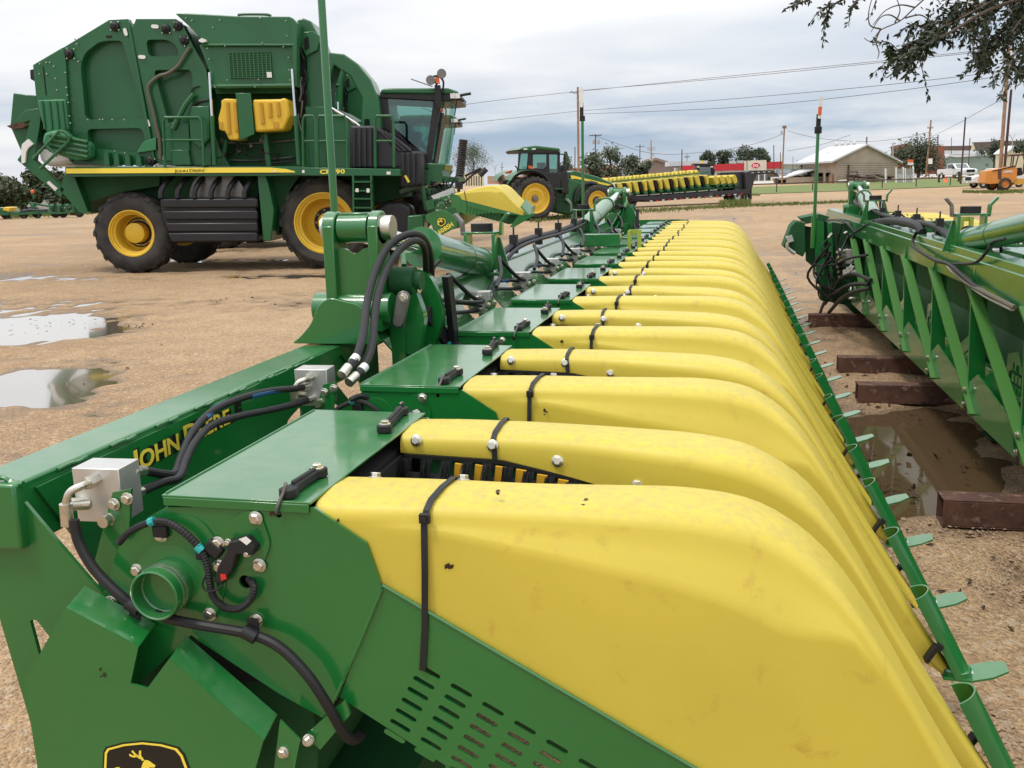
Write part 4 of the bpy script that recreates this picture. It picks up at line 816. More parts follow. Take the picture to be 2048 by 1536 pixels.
# ducts and engine end
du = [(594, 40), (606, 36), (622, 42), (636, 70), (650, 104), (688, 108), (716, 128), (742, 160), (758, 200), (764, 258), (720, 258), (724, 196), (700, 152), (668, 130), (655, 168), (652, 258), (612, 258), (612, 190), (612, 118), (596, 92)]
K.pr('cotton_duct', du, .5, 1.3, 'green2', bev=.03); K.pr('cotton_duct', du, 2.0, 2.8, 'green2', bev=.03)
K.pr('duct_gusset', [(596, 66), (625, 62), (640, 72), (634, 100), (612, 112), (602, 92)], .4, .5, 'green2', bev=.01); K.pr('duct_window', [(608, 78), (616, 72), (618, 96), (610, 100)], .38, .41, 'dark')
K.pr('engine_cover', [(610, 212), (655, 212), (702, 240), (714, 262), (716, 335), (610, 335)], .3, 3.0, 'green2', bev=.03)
K.pr('duct_gap_shade', [(588, 60), (612, 118), (612, 250), (590, 250)], .5, 2.6, 'dark')  # solid near-black fill, shade painted into the gap beside the ducts
K.tb('guard_rail', [(660, 214), (690, 232), (712, 246), (730, 262)], .25, .035, 'chrome', smooth_=False)
# black fuel tank with ribs, and the lower black guard
ft = K.pr('fuel_tank', [(699, 251), (754, 251), (798, 302), (843, 302), (846, 372), (800, 375), (796, 336), (699, 336)], .05, 1.4, 'hood_b', bev=.05)
for i in range(5): x = 704+i*11; K.pr('rib', [(x, 254), (x+6, 254), (x+7, 334), (x+1, 334)], .0, .06, 'hood_b', ft, bev=.015)
for i in range(4): x = 802+i*11; K.pr('rib', [(x, 305), (x+6, 305), (x+7, 368), (x+1, 368)], .0, .06, 'hood_b', ft, bev=.015)
for i in range(3): K.tb('rib', [(760+i*9, 262+i*3), (800+i*11, 302)], .06, .04, 'hood_b', ft, False)
K.pr('filler_cap', [(729, 238), (739, 238), (740, 251), (728, 251)], .5, .7, 'black', ft); K.pr('decal', [(808, 352), (812, 350), (820, 363), (816, 366)], -.01, .005, 'decal_y', ft)
gd = K.pr('side_guard', [(318, 396), (510, 394), (517, 462), (512, 484), (350, 486), (322, 440)], -.02, .9, 'plastic', bev=.05)
for i, y in enumerate((398, 422, 446, 466)): K.pr('rib', [(320+i*5, y), (514, y-1), (516, y+17), (324+i*6, y+18)], -.10, .0, 'plastic', gd, bev=.03)
for i in range(6): x = 322+i*33.5; K.tb('hoop', [(x, 396, -.06), (x, 384, -.05), (x+5, 372, .0), (x+14, 360, .12), (x+24, 352, .3)], 0, .06, 'plastic', gd)
c = K.at(436, 397, .2); part('fan_disc', MB().lathe([(.62, 0), (.62, -.03), (.58, -.04), (0, -.04)], 40, Matrix.Translation(c) @ RX), M['steel'], picker); K.pr('guard_back', [(322, 350), (515, 350), (515, 400), (322, 400)], .5, .8, 'dgreen')
K.pr('frame_panel', [(514, 350), (532, 350), (548, 420), (542, 482), (526, 482)], -.05, .9, 'green2', bev=.02); K.pr('frame_panel', [(540, 350), (600, 350), (580, 380), (560, 440), (556, 470), (545, 470)], .4, .9, 'dgreen')
K.pr('rear_skirt', [(130, 352), (320, 352), (318, 372), (240, 384), (180, 404), (162, 428), (150, 428), (140, 380)], .35, 3.0, 'dgreen'); K.pr('tail_leg', [(128, 352), (148, 352), (176, 424), (168, 428), (158, 424), (120, 380)], .1, .3, 'green2')
# platform and yellow stripe
st = K.pr('platform_rail', [(130, 334), (612, 333), (612, 350), (540, 352), (330, 352), (130, 354)], -.18, .3, 'green2', bev=.01)
K.pr('stripe', [(132, 337), (480, 335), (540, 335), (572, 338), (590, 343), (590, 345), (560, 345), (132, 347)], -.20, -.18, 'decal_y', st); K.pr('stripe_edge', [(132, 347.2), (560, 345.3), (560, 346.6), (132, 348.6)], -.195, -.18, 'blk_decal', st)
o = pk.p3(349, 344.5, -.205); sz = (pk.uv(410, 344, -.2)[0]-pk.uv(349, 344, -.2)[0]); lm, lw = runs('John Deere', .085, face_mat(o, (1, 0, -.005), (0, 0, 1)), .8, .001, .0)
lm.transform(Matrix.Translation(o) @ Matrix.Diagonal((sz/lw, 1, 1, 1)) @ Matrix.Translation(-o)); part('lettering', lm, M['blk_decal'], st)
pf = K.pr('step_platform', [(604, 335), (800, 338), (800, 352), (604, 351)], -.30, .3, 'green2', bev=.01)
o = pk.p3(640, 347.5, -.305); lm, lw = runs('CP690', .118, face_mat(o, (1, 0, -.01), (0, 0, 1)), 1, .001, .004); s_ = (pk.uv(691, 344, -.3)[0]-pk.uv(640, 344, -.3)[0])/lw
lm.transform(Matrix.Translation(o) @ Matrix.Diagonal((s_, 1, 1, 1)) @ Matrix.Translation(-o)); part('lettering', lm, M['decal_y'], pf); K.pr('sticker', [(773, 343), (781, 343), (781, 349), (773, 349)], -.31, -.30, 'label', pf)
for xs_ in [(606, 630, 232), (635, 693, 232), (750, 786, 232)]:
    a, b_, t = xs_; K.tb('handrail', [(a+1, 335), (a, t+8), (a+3, t), (b_-4, t), (b_, t+8), (b_+2, 335)], -.25, .032, 'green2', smooth_=False); K.tb('handrail', [(a, 282), (b_, 282)], -.25, .025, 'green2', smooth_=False)
K.tb('handrail', [(330, 332), (327, 242), (330, 235), (398, 235), (403, 242), (408, 332)], -.2, .032, 'green2', smooth_=False); K.tb('handrail', [(330, 280), (406, 280)], -.2, .025, 'green2', smooth_=False)
ld = K.pr('ladder', [(704, 350), (708, 350), (709, 436), (705, 436)], -.35, -.15, 'green2'); K.pr('ladder_side', [(740, 350), (744, 350), (746, 436), (742, 436)], -.35, -.15, 'green2', ld)
for y in (362, 380, 396, 414, 430): K.pr('rung', [(707, y), (743, y), (743, y+3), (707, y+3)], -.42, -.1, 'green2', ld)
K.pr('backing', [(708, 352), (742, 352), (743, 434), (709, 434)], -.1, -.06, 'dgreen', ld)
for x, y, w_, h_ in [(711, 377, 6, 7), (733, 377, 6, 8), (596, 156, 4, 5), (604, 340, 5, 6), (548, 340, 4, 4), (426, 200, 3, 6), (300, 262, 5, 4), (150, 340, 3, 3), (600, 262, 4, 6)]: K.pr('warning_sticker', [(x, y), (x+w_, y), (x+w_, y+h_), (x, y+h_)], -.44 if x > 700 else -.31, -.43 if x > 700 else -.30, 'label') if x > 600 or x == 548 else None
rk = random.Random(4)
for i in range(14): x = rk.uniform(430, 590); y = rk.uniform(285, 312); K.tb('hose', [(x, y), (x+rk.uniform(-10, 14), y+rk.uniform(4, 14)), (x+rk.uniform(-18, 24), y+rk.uniform(10, 22))], rk.uniform(.25, .5), rk.choice((.016, .022, .03)), 'black')
for i in range(8): x = rk.uniform(596, 612); y = rk.uniform(70, 240); K.tb('hose', [(x, y), (x+rk.uniform(-4, 4), y+14), (x+rk.uniform(-6, 6), y+34)], .4, .022, rk.choice(('black', 'steel')))
for y in (284, 318): K.tb('pipe_line', [(430, y), (500, y+3), (590, y-4)], .55, .02, 'steel')
# tail: gate, arms, moulded shields, wrap roll
K.pr('rear_gate', [(26, 186), (72, 191), (78, 240), (60, 305), (42, 303), (20, 252)], .5, 3.0, 'green2', bev=.02)
ar = K.pr('rear_arm', [(50, 220), (82, 216), (80, 250), (67, 320), (129, 378), (122, 396), (34, 320), (46, 302), (60, 240), (44, 246), (30, 244)], .1, .3, 'green2', bev=.01); K.pr('sticker', [(93, 365), (98, 362), (115, 377), (110, 382)], .085, .1, 'label', ar)
K.pr('bumper_edge', [(13, 252), (40, 244), (58, 250), (44, 256), (24, 258)], .4, 2.9, 'rust'); K.pr('hook_plate', [(44, 288), (56, 278), (66, 288), (56, 296), (52, 304), (50, 325), (43, 327), (42, 300)], .04, .1, 'white')
m1 = K.pr('moulded_shield', [(74, 200), (130, 198), (137, 258), (130, 264), (92, 264), (82, 240)], -.02, .1, 'mint', bev=.03)
for x in (84, 98, 112, 124): K.tb('rib', [(x, 202), (x+6, 258)], -.03, .03, 'green2', m1, False)
m2 = K.pr('moulded_shield', [(86, 264), (122, 257), (135, 272), (178, 285), (178, 318), (150, 322), (92, 302), (82, 284)], -.25, .1, 'mint', bev=.08)
for y in (270, 280, 290, 300): K.tb('rib', [(100, y), (135, y+6), (176, y+14)], -.26, .04, 'green2', m2, False)
K.tb('rear_rail', [(66, 318), (118, 262), (128, 264), (140, 274), (138, 282), (80, 338)], -.35, .032, 'green2', smooth_=False); K.tb('rear_rail', [(92, 290), (114, 312)], -.35, .028, 'green2', smooth_=False)
K.pr('wrap_roll', [(74, 297), (150, 302), (150, 328), (95, 334), (78, 322)], .3, 2.8, 'white', bev=.1); K.pr('tail_light', [(60, 140), (68, 138), (68, 162), (61, 158)], .5, .7, 'black')
# cab
cab = K.pr('cab_frame', [(761, 250), (843, 303), (846, 330), (764, 335)], .8, 2.7, 'plastic')
K.pl_('door', [(760, 184), (886, 188), (862, 328), (843, 328), (838, 300), (764, 252)], [[(774, 196), (864, 195), (866, 208), (852, 311), (842, 314), (786, 253), (778, 229)]], .75, .82, 'plastic', cab, hr=.06)
K.pr('door_glass', [(772, 194), (867, 193), (868, 208), (853, 313), (842, 316), (784, 253), (776, 229)], .80, .81, 'glass', cab)
K.pl_('far_door', [(760, 184), (886, 188), (862, 328), (843, 328), (838, 300), (764, 252)], [[(774, 196), (864, 195), (866, 208), (852, 311), (842, 314), (786, 253), (778, 229)]], 2.62, 2.69, 'plastic', cab, hr=.06)
ws = MB(); n = 10; vs = []
for j in range(2):
    for i in range(n+1):
        a = PI*i/n; y_ = 1.75-.95*math.cos(a); bulge = math.sin(a)
        px = (886+18*bulge, 198) if j == 0 else (862+24*bulge, 326)
        uu, zz_ = pk.uv(px[0], px[1], .8); vs.append((uu, y_, zz_))
ws.add(vs, [(i, i+1, n+2+i, n+1+i) for i in range(n)]); part('windscreen', ws, M['wglass'], cab)
K.pr('rear_window_wall', [(760, 184), (768, 186), (772, 255), (764, 252)], .8, 2.7, 'plastic', cab)
rf = K.pr('roof', [(760, 181), (770, 176), (896, 176), (914, 182), (920, 188), (902, 188), (764, 187)], .65, 2.85, 'green2', cab, bev=.03); K.pr('roof_edge', [(760, 184), (918, 187), (918, 200), (888, 203), (762, 196)], .70, 2.80, 'plastic', cab, bev=.02)
for x in (905, 914): K.pr('headlight', [(x-5, 187), (x+5, 186), (x+6, 196), (x-4, 197)], .6, .72, 'white', cab)
K.tb('mirror_arm', [(915, 192), (930, 189), (942, 187)], .7, .03, 'black', cab); K.tb('mirror_arm', [(916, 196), (928, 202)], .7, .03, 'black', cab); K.tb('mirror_cable', [(914, 200), (909, 232)], .7, .012, 'black', cab)
K.pr('beacon_post', [(869, 170), (880, 170), (884, 213), (877, 217), (869, 200)], .55, .7, 'black', cab)
K.tb('beacon_wires', [(874, 170), (868, 160), (866, 154), (874, 152), (882, 156), (887, 165), (885, 185)], .6, .022, 'black', cab); K.pr('beacon', [(870, 155), (877, 153), (879, 166), (871, 167)], .55, .68, 'orange', cab)
for x, y in [(861, 160), (883, 147)]: part('work_lamp', MB().lathe([(.10, 0), (.10, .05), (.05, .12), (0, .12)], 14, Matrix.Translation(K.at(x, y, .5)) @ RX), M['steel'], cab)
K.tb('aerial', [(865, 173), (822, 158)], .9, .012, 'steel', cab, False)
K.pr('seat', [(800, 253), (822, 252), (826, 265), (840, 262), (834, 300), (808, 290)], 1.4, 2.0, 'black', cab, bev=.05); K.tb('screen_arm', [(846, 230), (830, 248), (822, 255)], 1.3, .02, 'black', cab); K.pr('dash_screen', [(802, 252), (820, 252), (820, 262), (803, 262)], 1.2, 1.25, 'black', cab)
# front end below the cab
K.pr('front_tray', [(849, 326), (892, 327), (890, 334), (880, 352), (868, 346), (852, 338)], .7, 2.6, 'green2', bev=.03)
K.pr('front_frame', [(846, 340), (884, 336), (886, 352), (918, 355), (918, 362), (866, 364), (852, 372), (800, 388), (798, 380), (846, 362)], .6, 2.4, 'green2')
K.pr('wheel_arch', [(744, 440), (750, 415), (770, 404), (800, 402), (820, 412), (828, 440), (826, 470), (750, 470)], .2, .9, 'plastic', bev=.08)
K.tb('lift_arm', [(838, 342), (846, 380), (853, 420)], .3, .05, 'green2', smooth_=False); K.tb('marker_rod', [(831, 316), (836, 335)], .3, .025, 'white', smooth_=False); K.pr('amber_lamp', [(834, 330), (840, 330), (841, 338), (835, 338)], .25, .35, 'orange')
K.pr('head_mount', [(852, 376), (872, 376), (876, 420), (860, 430), (852, 420)], .5, 2.2, 'green2'); K.pr('head_mount', [(884, 370), (896, 368), (904, 395), (890, 398)], .9, 2.2, 'green2')
K.pr('tool_box', [(815, 432), (842, 430), (848, 438), (848, 470), (815, 470)], -.3, .4, 'green2', bev=.02)
mb = MB()
for i in range(26):
    a = K.at(rnd.uniform(858, 905), rnd.uniform(370, 395), rnd.uniform(.2, .9)); b_ = a+Vector((rnd.uniform(-.3, .3), rnd.uniform(-.2, .2), rnd.uniform(-.25, .25))); mb.tube(spline([a, (a+b_)/2+Vector((0, 0, .1)), b_], 3), .015, 5)
part('hose_tangle', mb, M['black'], picker); K.pr('valve_bank', [(862, 392), (905, 375), (908, 388), (870, 402)], .1, .3, 'alu')
# ---------------------------------------------------------------- its stripper head: the same row units, tilted nose up
hd = Pl(onZ(262, 547, 0), 11.0); TH = R(-12.6)
head = thing('stripper_head', 'green eight-row stripper head numbered 608SH, raised in front of the nearest cotton picker', 'harvester header')
Ro = Matrix.Rotation(R(11), 4, 'Z') @ Matrix.Rotation(TH, 4, 'Y')
tgt = None
dd = ray(908, 388); tgt = CP+dd*18.6
# row units are meshes in header-local coordinates; local base of the foreground header:
HB0 = Vector(header.location); head.rotation_mode = 'XYZ'; head.rotation_euler = Ro.to_euler('XYZ')
head.location = tgt - Ro @ (Vector((-.70, Y0, 1.206))-HB0)
head_src = [hood[0], hood[1], pan, pan2, farp, inner, cov]
for k in range(8):
    for o in head_src:
        if k > 2 and o in (pan2, farp, inner): continue
        c = copy_obj(o, head); c.location = (0, k*PU, 0)
Hm = Mac(head, None)
def hx(v): return Vector(v)-HB0
Pn = Matrix.Translation(head.location) @ Ro
Pi = Pn.inverted(); ncl = Pi @ CP
def hpx(x, y, yv):
    """photo pixel to a point of the head's own end plane"""
    d = (Pi.to_3x3() @ ray(x, y)); t = (yv-HB0.y-ncl.y)/d.y; return ncl+d*t
def hpr(name, pts, a, b, mt, parent=None, bev=0.0):
    p = [hpx(x, y, a) for x, y in pts]; return part(name, MB().prism([(q.x, q.z) for q in p], a-HB0.y, b-HB0.y), M[mt], parent or head, bev=bev)
ecov = hpr('emblem_cover', [(851, 430), (872, 421), (884, 418), (898, 425), (915, 437), (913, 455), (880, 472), (868, 468), (864, 452), (852, 440)], Y0-.07, Y0+.02, 'green', bev=.006)
e_ = [hpx(x, y, Y0-.07) for x, y in [(873, 439), (882, 434), (892, 437), (893, 447), (883, 455), (874, 450)]]
pp_ = rpoly([(q.x, q.z) for q in e_], .03); q0 = hpx(875, 450, Y0-.07)
badge(ecov, pp_, Y0-.07-HB0.y, (q0.x+.0, q0.z-.01), .135, False, .014, .006)
qa = hpx(879, 469, Y0-.07); qb = hpx(908, 451, Y0-.07); lm, lw = runs('608SH', .10, face_mat((qa.x, Y0-.073-HB0.y, qa.z), (qb.x-qa.x, 0, qb.z-qa.z), (qa.z-qb.z, 0, qb.x-qa.x)), 1, .001, .003)
S_ = ((qb-qa).length)/lw; o_ = Vector((qa.x, Y0-.073-HB0.y, qa.z)); lm.transform(Matrix.Translation(o_) @ Matrix.Scale(S_, 4) @ Matrix.Translation(-o_)); part('lettering', lm, M['decal_y'], ecov)
part('head_beam', MB().box(hx((-1.2, Y0+3.8, 1.12)), (.16, 7.8, .18)).box(hx((-1.0, Y0+3.8, .75)), (.5, 7.7, .4)), M['green2'], head)
part('nose_skid', MB().prism([(q[0]-HB0.x, q[1]) for q in [(.42, .50), (.70, .46), (.72, .43), (.30, .30), (.20, .32)]], Y0+.04-HB0.y, Y0+.06-HB0.y), M['green'], head)
# the second picker stands beyond the first
A0 = pk.o; sc = 1.40; ref = CP+ray(850, 260)*21.5; ref2 = CP+ray(866, 318)*29.5; dv = ref2-ref; dv.z = 0
p2 = copy_thing(picker, 'second green cotton picker standing behind the nearest one, mostly its cab showing', picker.location+dv, group='cotton pickers parked side by side')
# ---------------------------------------------------------------- second header, to the right, seen from behind
h2a = -R(.52)
hdr2 = copy_thing(header, 'green harvester header at the right edge seen from behind, hoses hanging from its far hinge', group='harvester headers lying side by side')
header['label'] = 'foreground green harvester header with yellow hoods, its near end under the camera'
# local beam line x=-1.41 lies on the line measured behind the header
RY2 = -h2a
def place2(off_y, x_at):
    c, s = math.cos(RY2), math.sin(RY2)
    hdr2.rotation_euler = (0, 0, RY2); b = Vector((-1.41+.4, -7.0+off_y*0, 0)); 
    p = Matrix.Rotation(RY2, 3, 'Z') @ Vector((-1.41+.4, 0, 0)); hdr2.location = (x_at-p.x, 7.0+off_y, 0)
place2(1.5, 1.452)
for o in list(hdr2.children):
    if o.name.split('.')[0] == 'marker_pole':
        for q in list(o.children): bpy.data.objects.remove(q)
        bpy.data.objects.remove(o)
def h2(name, mb, mt, parent=None, **k): return part(name, mb, M[mt] if isinstance(mt, str) else mt, parent or hdr2, **k)
B2 = Vector((-.4, 7.0, 0))
def l2(x, y, z): return Vector((x, y, z))-B2
def onB(px, py, x=-1.44):
    """photo pixel to the second header's rear plane, in its own coordinates"""
    Mi = (Matrix.Translation(hdr2.location) @ Matrix.Rotation(RY2, 4, 'Z')).inverted(); o = Mi @ CP; d = Mi.to_3x3() @ ray(px, py); t = (x-B2.x-o.x)/d.x; return o+d*t
# rear: struts, back wall, lower trough, brackets
tr = h2('rear_beam', MB().box(l2(-1.43, 7.1, 1.16), (.06, 11.2, .16)), 'green', bev=.006)
h2('back_wall', MB().prism([(-1.30-B2.x, 1.08), (-1.20-B2.x, .42), (-1.18-B2.x, .42), (-1.28-B2.x, 1.08)], 1.5-B2.y, 12.6-B2.y), 'dgreen')
h2('trough', MB().prism([(-1.42-B2.x, .37), (-1.34-B2.x, .60), (-1.30-B2.x, .60), (-1.10-B2.x, .37), (-1.10-B2.x, .31), (-1.38-B2.x, .31)], 1.6-B2.y, 12.5-B2.y), 'green', bev=.004)
for i in range(9):
    y = 1.4+i*1.05
    st = h2('rear_strut', MB().prism([(-1.475-B2.x, 1.10), (-1.455-B2.x, 1.24), (-1.40-B2.x, 1.24), (-1.385-B2.x, 1.08), (-1.36-B2.x, .50), (-1.37-B2.x, .33), (-1.44-B2.x, .33), (-1.455-B2.x, .55)], y-.012-B2.y, y+.012-B2.y), 'green')
    h2('strut_leg', MB().bar(l2(-1.468, y+.03, 1.10), l2(-1.450, y-1.25, .36), .014, .065, (1, 0, 0)), mat('strut_lime_lit', (.05, .16, .03), .45) if i == 0 else bpy.data.materials['strut_lime_lit'], st)  # the lime light falling on the legs is put into their colour
    h2('foot_plate', MB().prism([(y-.98-B2.y, .33), (y-.03-B2.y, .33), (y-.03-B2.y, .52), (y-.20-B2.y, .60), (y-.90-B2.y, .50)], -1.452-B2.x, -1.444-B2.x, 'X'), 'green', st)
    for z in (.39, .48): h2('bolt', MB().bolt(l2(-1.476, y-.05, z), (-1, 0, 0), .013, .012), 'zinc', st)
    if i % 2 == 0:
        gr = plate_mesh([(y+.30-B2.y, .45), (y+.62-B2.y, .49), (y+.60-B2.y, .77), (y+.42-B2.y, .81), (y+.30-B2.y, .67)], [rpoly([(y+.34+.06*a-B2.y, .52+.06*b), (y+.38+.06*a-B2.y, .52+.06*b), (y+.38+.06*a-B2.y, .56+.06*b), (y+.34+.06*a-B2.y, .56+.06*b)], .006) for a in range(4) for b in range(4) if a+b < 6], -1.37-B2.x, -1.364-B2.x, 'X'); h2('grille', gr, 'green')
    else: h2('scraper', MB().prism([(y+.2-B2.y, .78), (y+.5-B2.y, .66), (y+.52-B2.y, .60), (y+.44-B2.y, .58), (y+.2-B2.y, .70)], -1.40-B2.x, -1.39-B2.x, 'X'), 'green')
# far end wing with valves, hanging hoses and the tall marker
def onL(px, py, yl):
    Mi = (Matrix.Translation(hdr2.location) @ Matrix.Rotation(RY2, 4, 'Z')).inverted(); o = Mi @ CP; d = Mi.to_3x3() @ ray(px, py); return o+d*((yl-B2.y-o.y)/d.y)
def h2p(name, pts, ya, yb, mt, parent=None, bev=0.0): p = [onL(x, y, ya) for x, y in pts]; return h2(name, MB().prism([(q.x, q.z) for q in p], ya-B2.y, yb-B2.y), mt, parent, bev=bev)
fe = h2p('rear_end_frame', [(1632, 440), (1672, 445), (1735, 455), (1740, 560), (1742, 660), (1690, 610), (1640, 600), (1642, 566), (1628, 545)], 10.3, 10.5, 'dgreen', bev=.006)
h2p('end_channel', [(1630, 562), (1642, 552), (1676, 560), (1674, 575), (1634, 568)], 10.1, 10.3, 'green', fe, .005); h2p('end_plate', [(1628, 440), (1648, 444), (1650, 552), (1632, 545)], 10.0, 10.1, 'green', fe, .005); h2p('end_post', [(1655, 445), (1664, 446), (1668, 560), (1660, 558)], 10.0, 10.1, 'green', fe, .005)
h2p('top_shelf', [(1600, 436), (1640, 428), (1660, 434), (1650, 442), (1610, 446)], 10.0, 10.5, 'dgreen', fe, .005)
h2p('motor', [(1566, 494), (1582, 452), (1592, 442), (1610, 446), (1612, 500), (1606, 514)], 10.0, 10.4, 'dgreen', fe, .01); h2p('side_plate', [(1610, 452), (1632, 456), (1636, 542), (1612, 522)], 10.15, 10.2, 'dgreen', fe); h2('elbow', MB().tube(spline([onL(x, y, 9.96) for x, y in [(1576, 484), (1575, 494), (1580, 500), (1590, 507)]], 5), .022, 8), 'alu', fe); h2p('connector', [(1572, 474), (1584, 470), (1588, 482), (1576, 486)], 9.94, 10.0, 'alu', fe)
vb = h2('valve_block', MB().box(onL(1695, 512, 9.8), (.20, .20, .16)), 'alu', bev=.004)
for i in range(6): h2('fitting', MB().cyl(onL(1690, 505+i*9, 9.7), onL(1674+2*(i % 3), 504+i*10, 9.6), .016, n=8), 'zinc', vb)
for i in range(4): h2('sticker_tag', MB().box(onL(1690+i*6, 545-5*(i % 3), 9.6), (.05, .004, .06), Matrix.Rotation(.3*i, 3, 'Y')), 'label', vb)
hose_px = [[(1735, 510, -1.5), (1690, 520, -1.6), (1655, 545, -1.65), (1637, 580, -1.65), (1645, 600, -1.6), (1670, 595, -1.5)], [(1738, 568, -1.5), (1700, 570, -1.6), (1672, 585, -1.65), (1650, 602, -1.65), (1630, 655, -1.6)], [(1740, 577, -1.5), (1705, 585, -1.6), (1680, 600, -1.65), (1658, 625, -1.65)], [(1742, 560, -1.5), (1705, 548, -1.55), (1680, 560, -1.6), (1665, 585, -1.6), (1650, 608, -1.6)], [(1578, 455, -1.5), (1610, 447, -1.52), (1650, 440, -1.5), (1690, 445, -1.5), (1712, 470, -1.45)], [(1580, 458, -1.5), (1586, 475, -1.5), (1605, 483, -1.5), (1640, 475, -1.5), (1665, 468, -1.45)], [(1690, 480, -1.46), (1710, 465, -1.46), (1730, 452, -1.46), (1748, 442, -1.42)], [(1835, 462, -1.46), (1826, 480, -1.48), (1830, 495, -1.5), (1870, 520, -1.5), (1900, 530, -1.5), (1960, 580, -1.5), (2020, 608, -1.48)], [(1900, 530, -1.48), (1925, 560, -1.5), (1980, 590, -1.5), (2030, 615, -1.48)], [(1905, 528, -1.48), (1950, 525, -1.5), (1972, 505, -1.5), (1985, 485, -1.48), (2010, 478, -1.46)]]
for i, hpth in enumerate(hose_px):
    pts = [onB(x, y, v) for x, y, v in hpth]; h2('hanging_hose', MB().tube(spline(pts, 7), .020 if i in (1, 2, 3) else (.009 if i in (5, 9) else .013), 8), 'black' if i != 8 else M['hose'])
mbs = MB(); a = onB(1745, 442, -1.40)
hb_ = h2('hose_bundle', MB().tube(spline([onB(x, y, -1.39) for x, y in [(1742, 446), (1780, 442), (1830, 450), (1845, 466)]], 6), .034, 10), 'black')
rh = random.Random(8)
for i in range(16):
    a = onL(rh.uniform(1650, 1735), rh.uniform(445, 520), 9.75); b_ = onL(rh.uniform(1655, 1735), rh.uniform(520, 620), 9.7); m_ = (a+b_)/2+Vector((rh.uniform(-.25, .05), rh.uniform(-.1, .1), rh.uniform(-.12, .05)))
    h2('hanging_hose', MB().tube(spline([a, m_, b_], 6), rh.choice((.008, .011, .014)), 8), 'black')
for i in range(8):
    a = onL(rh.uniform(1660, 1735), rh.uniform(450, 600), 9.7); h2('fitting', MB().cyl(a, a+Vector((rh.uniform(-.07, .07), -.02, rh.uniform(-.05, .05))), .014, n=6), 'zinc', vb)
h2('warning_plate', MB().box(l2(-1.0, 5.9, 1.2165), (.12, .26, .002)), 'plastic')
h2('pale_hose', MB().tube(spline([onB(x, y, -1.47) for x, y in [(1895, 530), (1915, 550), (1940, 570), (1970, 590), (2000, 605), (2025, 617)]], 5), .014, 8), 'white')
pc = onB(1629, 436, -1.95); PH = (436-262)/FPX*(onB(1629, 436, -1.95)+B2-Vector((0, 0, 0))).length*1.04; mk = h2('marker_pole', MB().cyl((pc.x, pc.y, 1.0), (pc.x, pc.y, pc.z+.02), .03, n=12).cyl((pc.x, pc.y, pc.z-.02), (pc.x, pc.y, pc.z+PH), .017, n=12), 'green')
h2('clamp', MB().box((pc.x, pc.y, pc.z+PH), (.07, .04, .07)).box((pc.x, pc.y, pc.z+PH+.09), (.045, .03, .14)), 'black', mk, bev=.005); h2('reflector', MB().prism(slot((pc.x+.01, pc.z+PH+.22), (.06, 1), .22, .034, 6), pc.y-.03, pc.y-.024), 'white', mk); h2('red_band', MB().prism([(pc.x-.012, pc.z+PH+.15), (pc.x+.024, pc.z+PH+.15), (pc.x+.026, pc.z+PH+.23), (pc.x-.010, pc.z+PH+.23)], pc.y-.034, pc.y-.030), 'orange', mk)
# rusty tube sections it stands on
def support(pts, lab):
    """front-left bottom corner pixel and height"""
    px, py, ln = pts; p = onZ(px, py, 0.0); t = thing('rusty_steel_support', lab, 'steel support', (p.x, p.y, 0), .01, 'rusty steel supports under the right header')
    w, h = .15, .145; o = MB().box((ln/2, w/2, .004), (ln, w, .008)).box((ln/2, w/2, h-.004), (ln, w, .008)).box((ln/2, .004, h/2), (ln, .008, h-.016)).box((ln/2, w-.004, h/2), (ln, .008, h-.016))
    part('tube', o, M['rust'], t, bev=.004); return t
t_ = support((1884, 1054, 1.6), 'nearest rusty square tube, beside the right puddle'); 
for px, py, x0, lab in [(1715, 806, .9, 'long rusty tube with a bright worn top edge, second from the camera'), (1676, 747, .9, 'rusty tube with an upright plate, third from the camera'), (1618, 654, .9, 'farthest rusty tube, under the hanging hoses')]:
    t_ = support((px, py, 1.5), lab); part('upright_plate', MB().prism([(.60, .14), (.78, .14), (.78, .62), (.73, .62)], .05, .065), M['rust'], t_); part('pad', MB().box((.9, .075, .165), (.5, .16, .04)), M['rust'], t_)
# ---------------------------------------------------------------- tractor beyond
tp = G(1077, 443); tr_pl = Pl(tp, 33.0); tractor = thing('tractor', 'green and yellow row-crop tractor parked beyond the long header', 'tractor', tr_pl.o, tr_pl.a); T = Mac(tractor, tr_pl)
def tw(cx_, cy_, r, d): u, z = tr_pl.uv(cx_, cy_, d); return u, z, tr_pl.uv(cx_, cy_-r, d)[1]-z
u, z, r_ = tw(1072, 399, 45, 0); wheel(tractor, u, r_, 0, r_, .52, r_*.66, dish=.25, lugs=22, hubr=.18, hubd=.10, hub='steel'); wheel(tractor, u, r_, .85, r_, .52, r_*.66, dish=.25, lugs=22, hubr=.18, hubd=.10); wheel(tractor, u, r_, 2.3, r_, .52, r_*.66, dish=.25, lugs=22)
u, z, r_ = tw(1196, 401, 33, .5); wheel(tractor, u, r_*1.02, .5, r_*1.02, .45, r_*.62, dish=.3, lugs=20, hubr=.3, hub='steel'); wheel(tractor, u, r_*1.02, 2.3, r_*1.02, .45, r_*.62, dish=.3, lugs=20)
T.pr('hood', [(1140, 344), (1150, 341), (1195, 353), (1225, 366), (1232, 380), (1228, 396), (1185, 396), (1160, 372), (1140, 360)], .9, 1.9, 'green2', bev=.05)
T.pr('side_stripe', [(1141, 351), (1146, 351), (1222, 369), (1219, 372), (1150, 357), (1143, 358)], .885, .9, 'decal_y'); T.pr('hood_side', [(1139, 356), (1150, 360), (1175, 372), (1178, 390), (1165, 400), (1140, 408), (1128, 400)], .85, 1.9, 'green2', bev=.04)
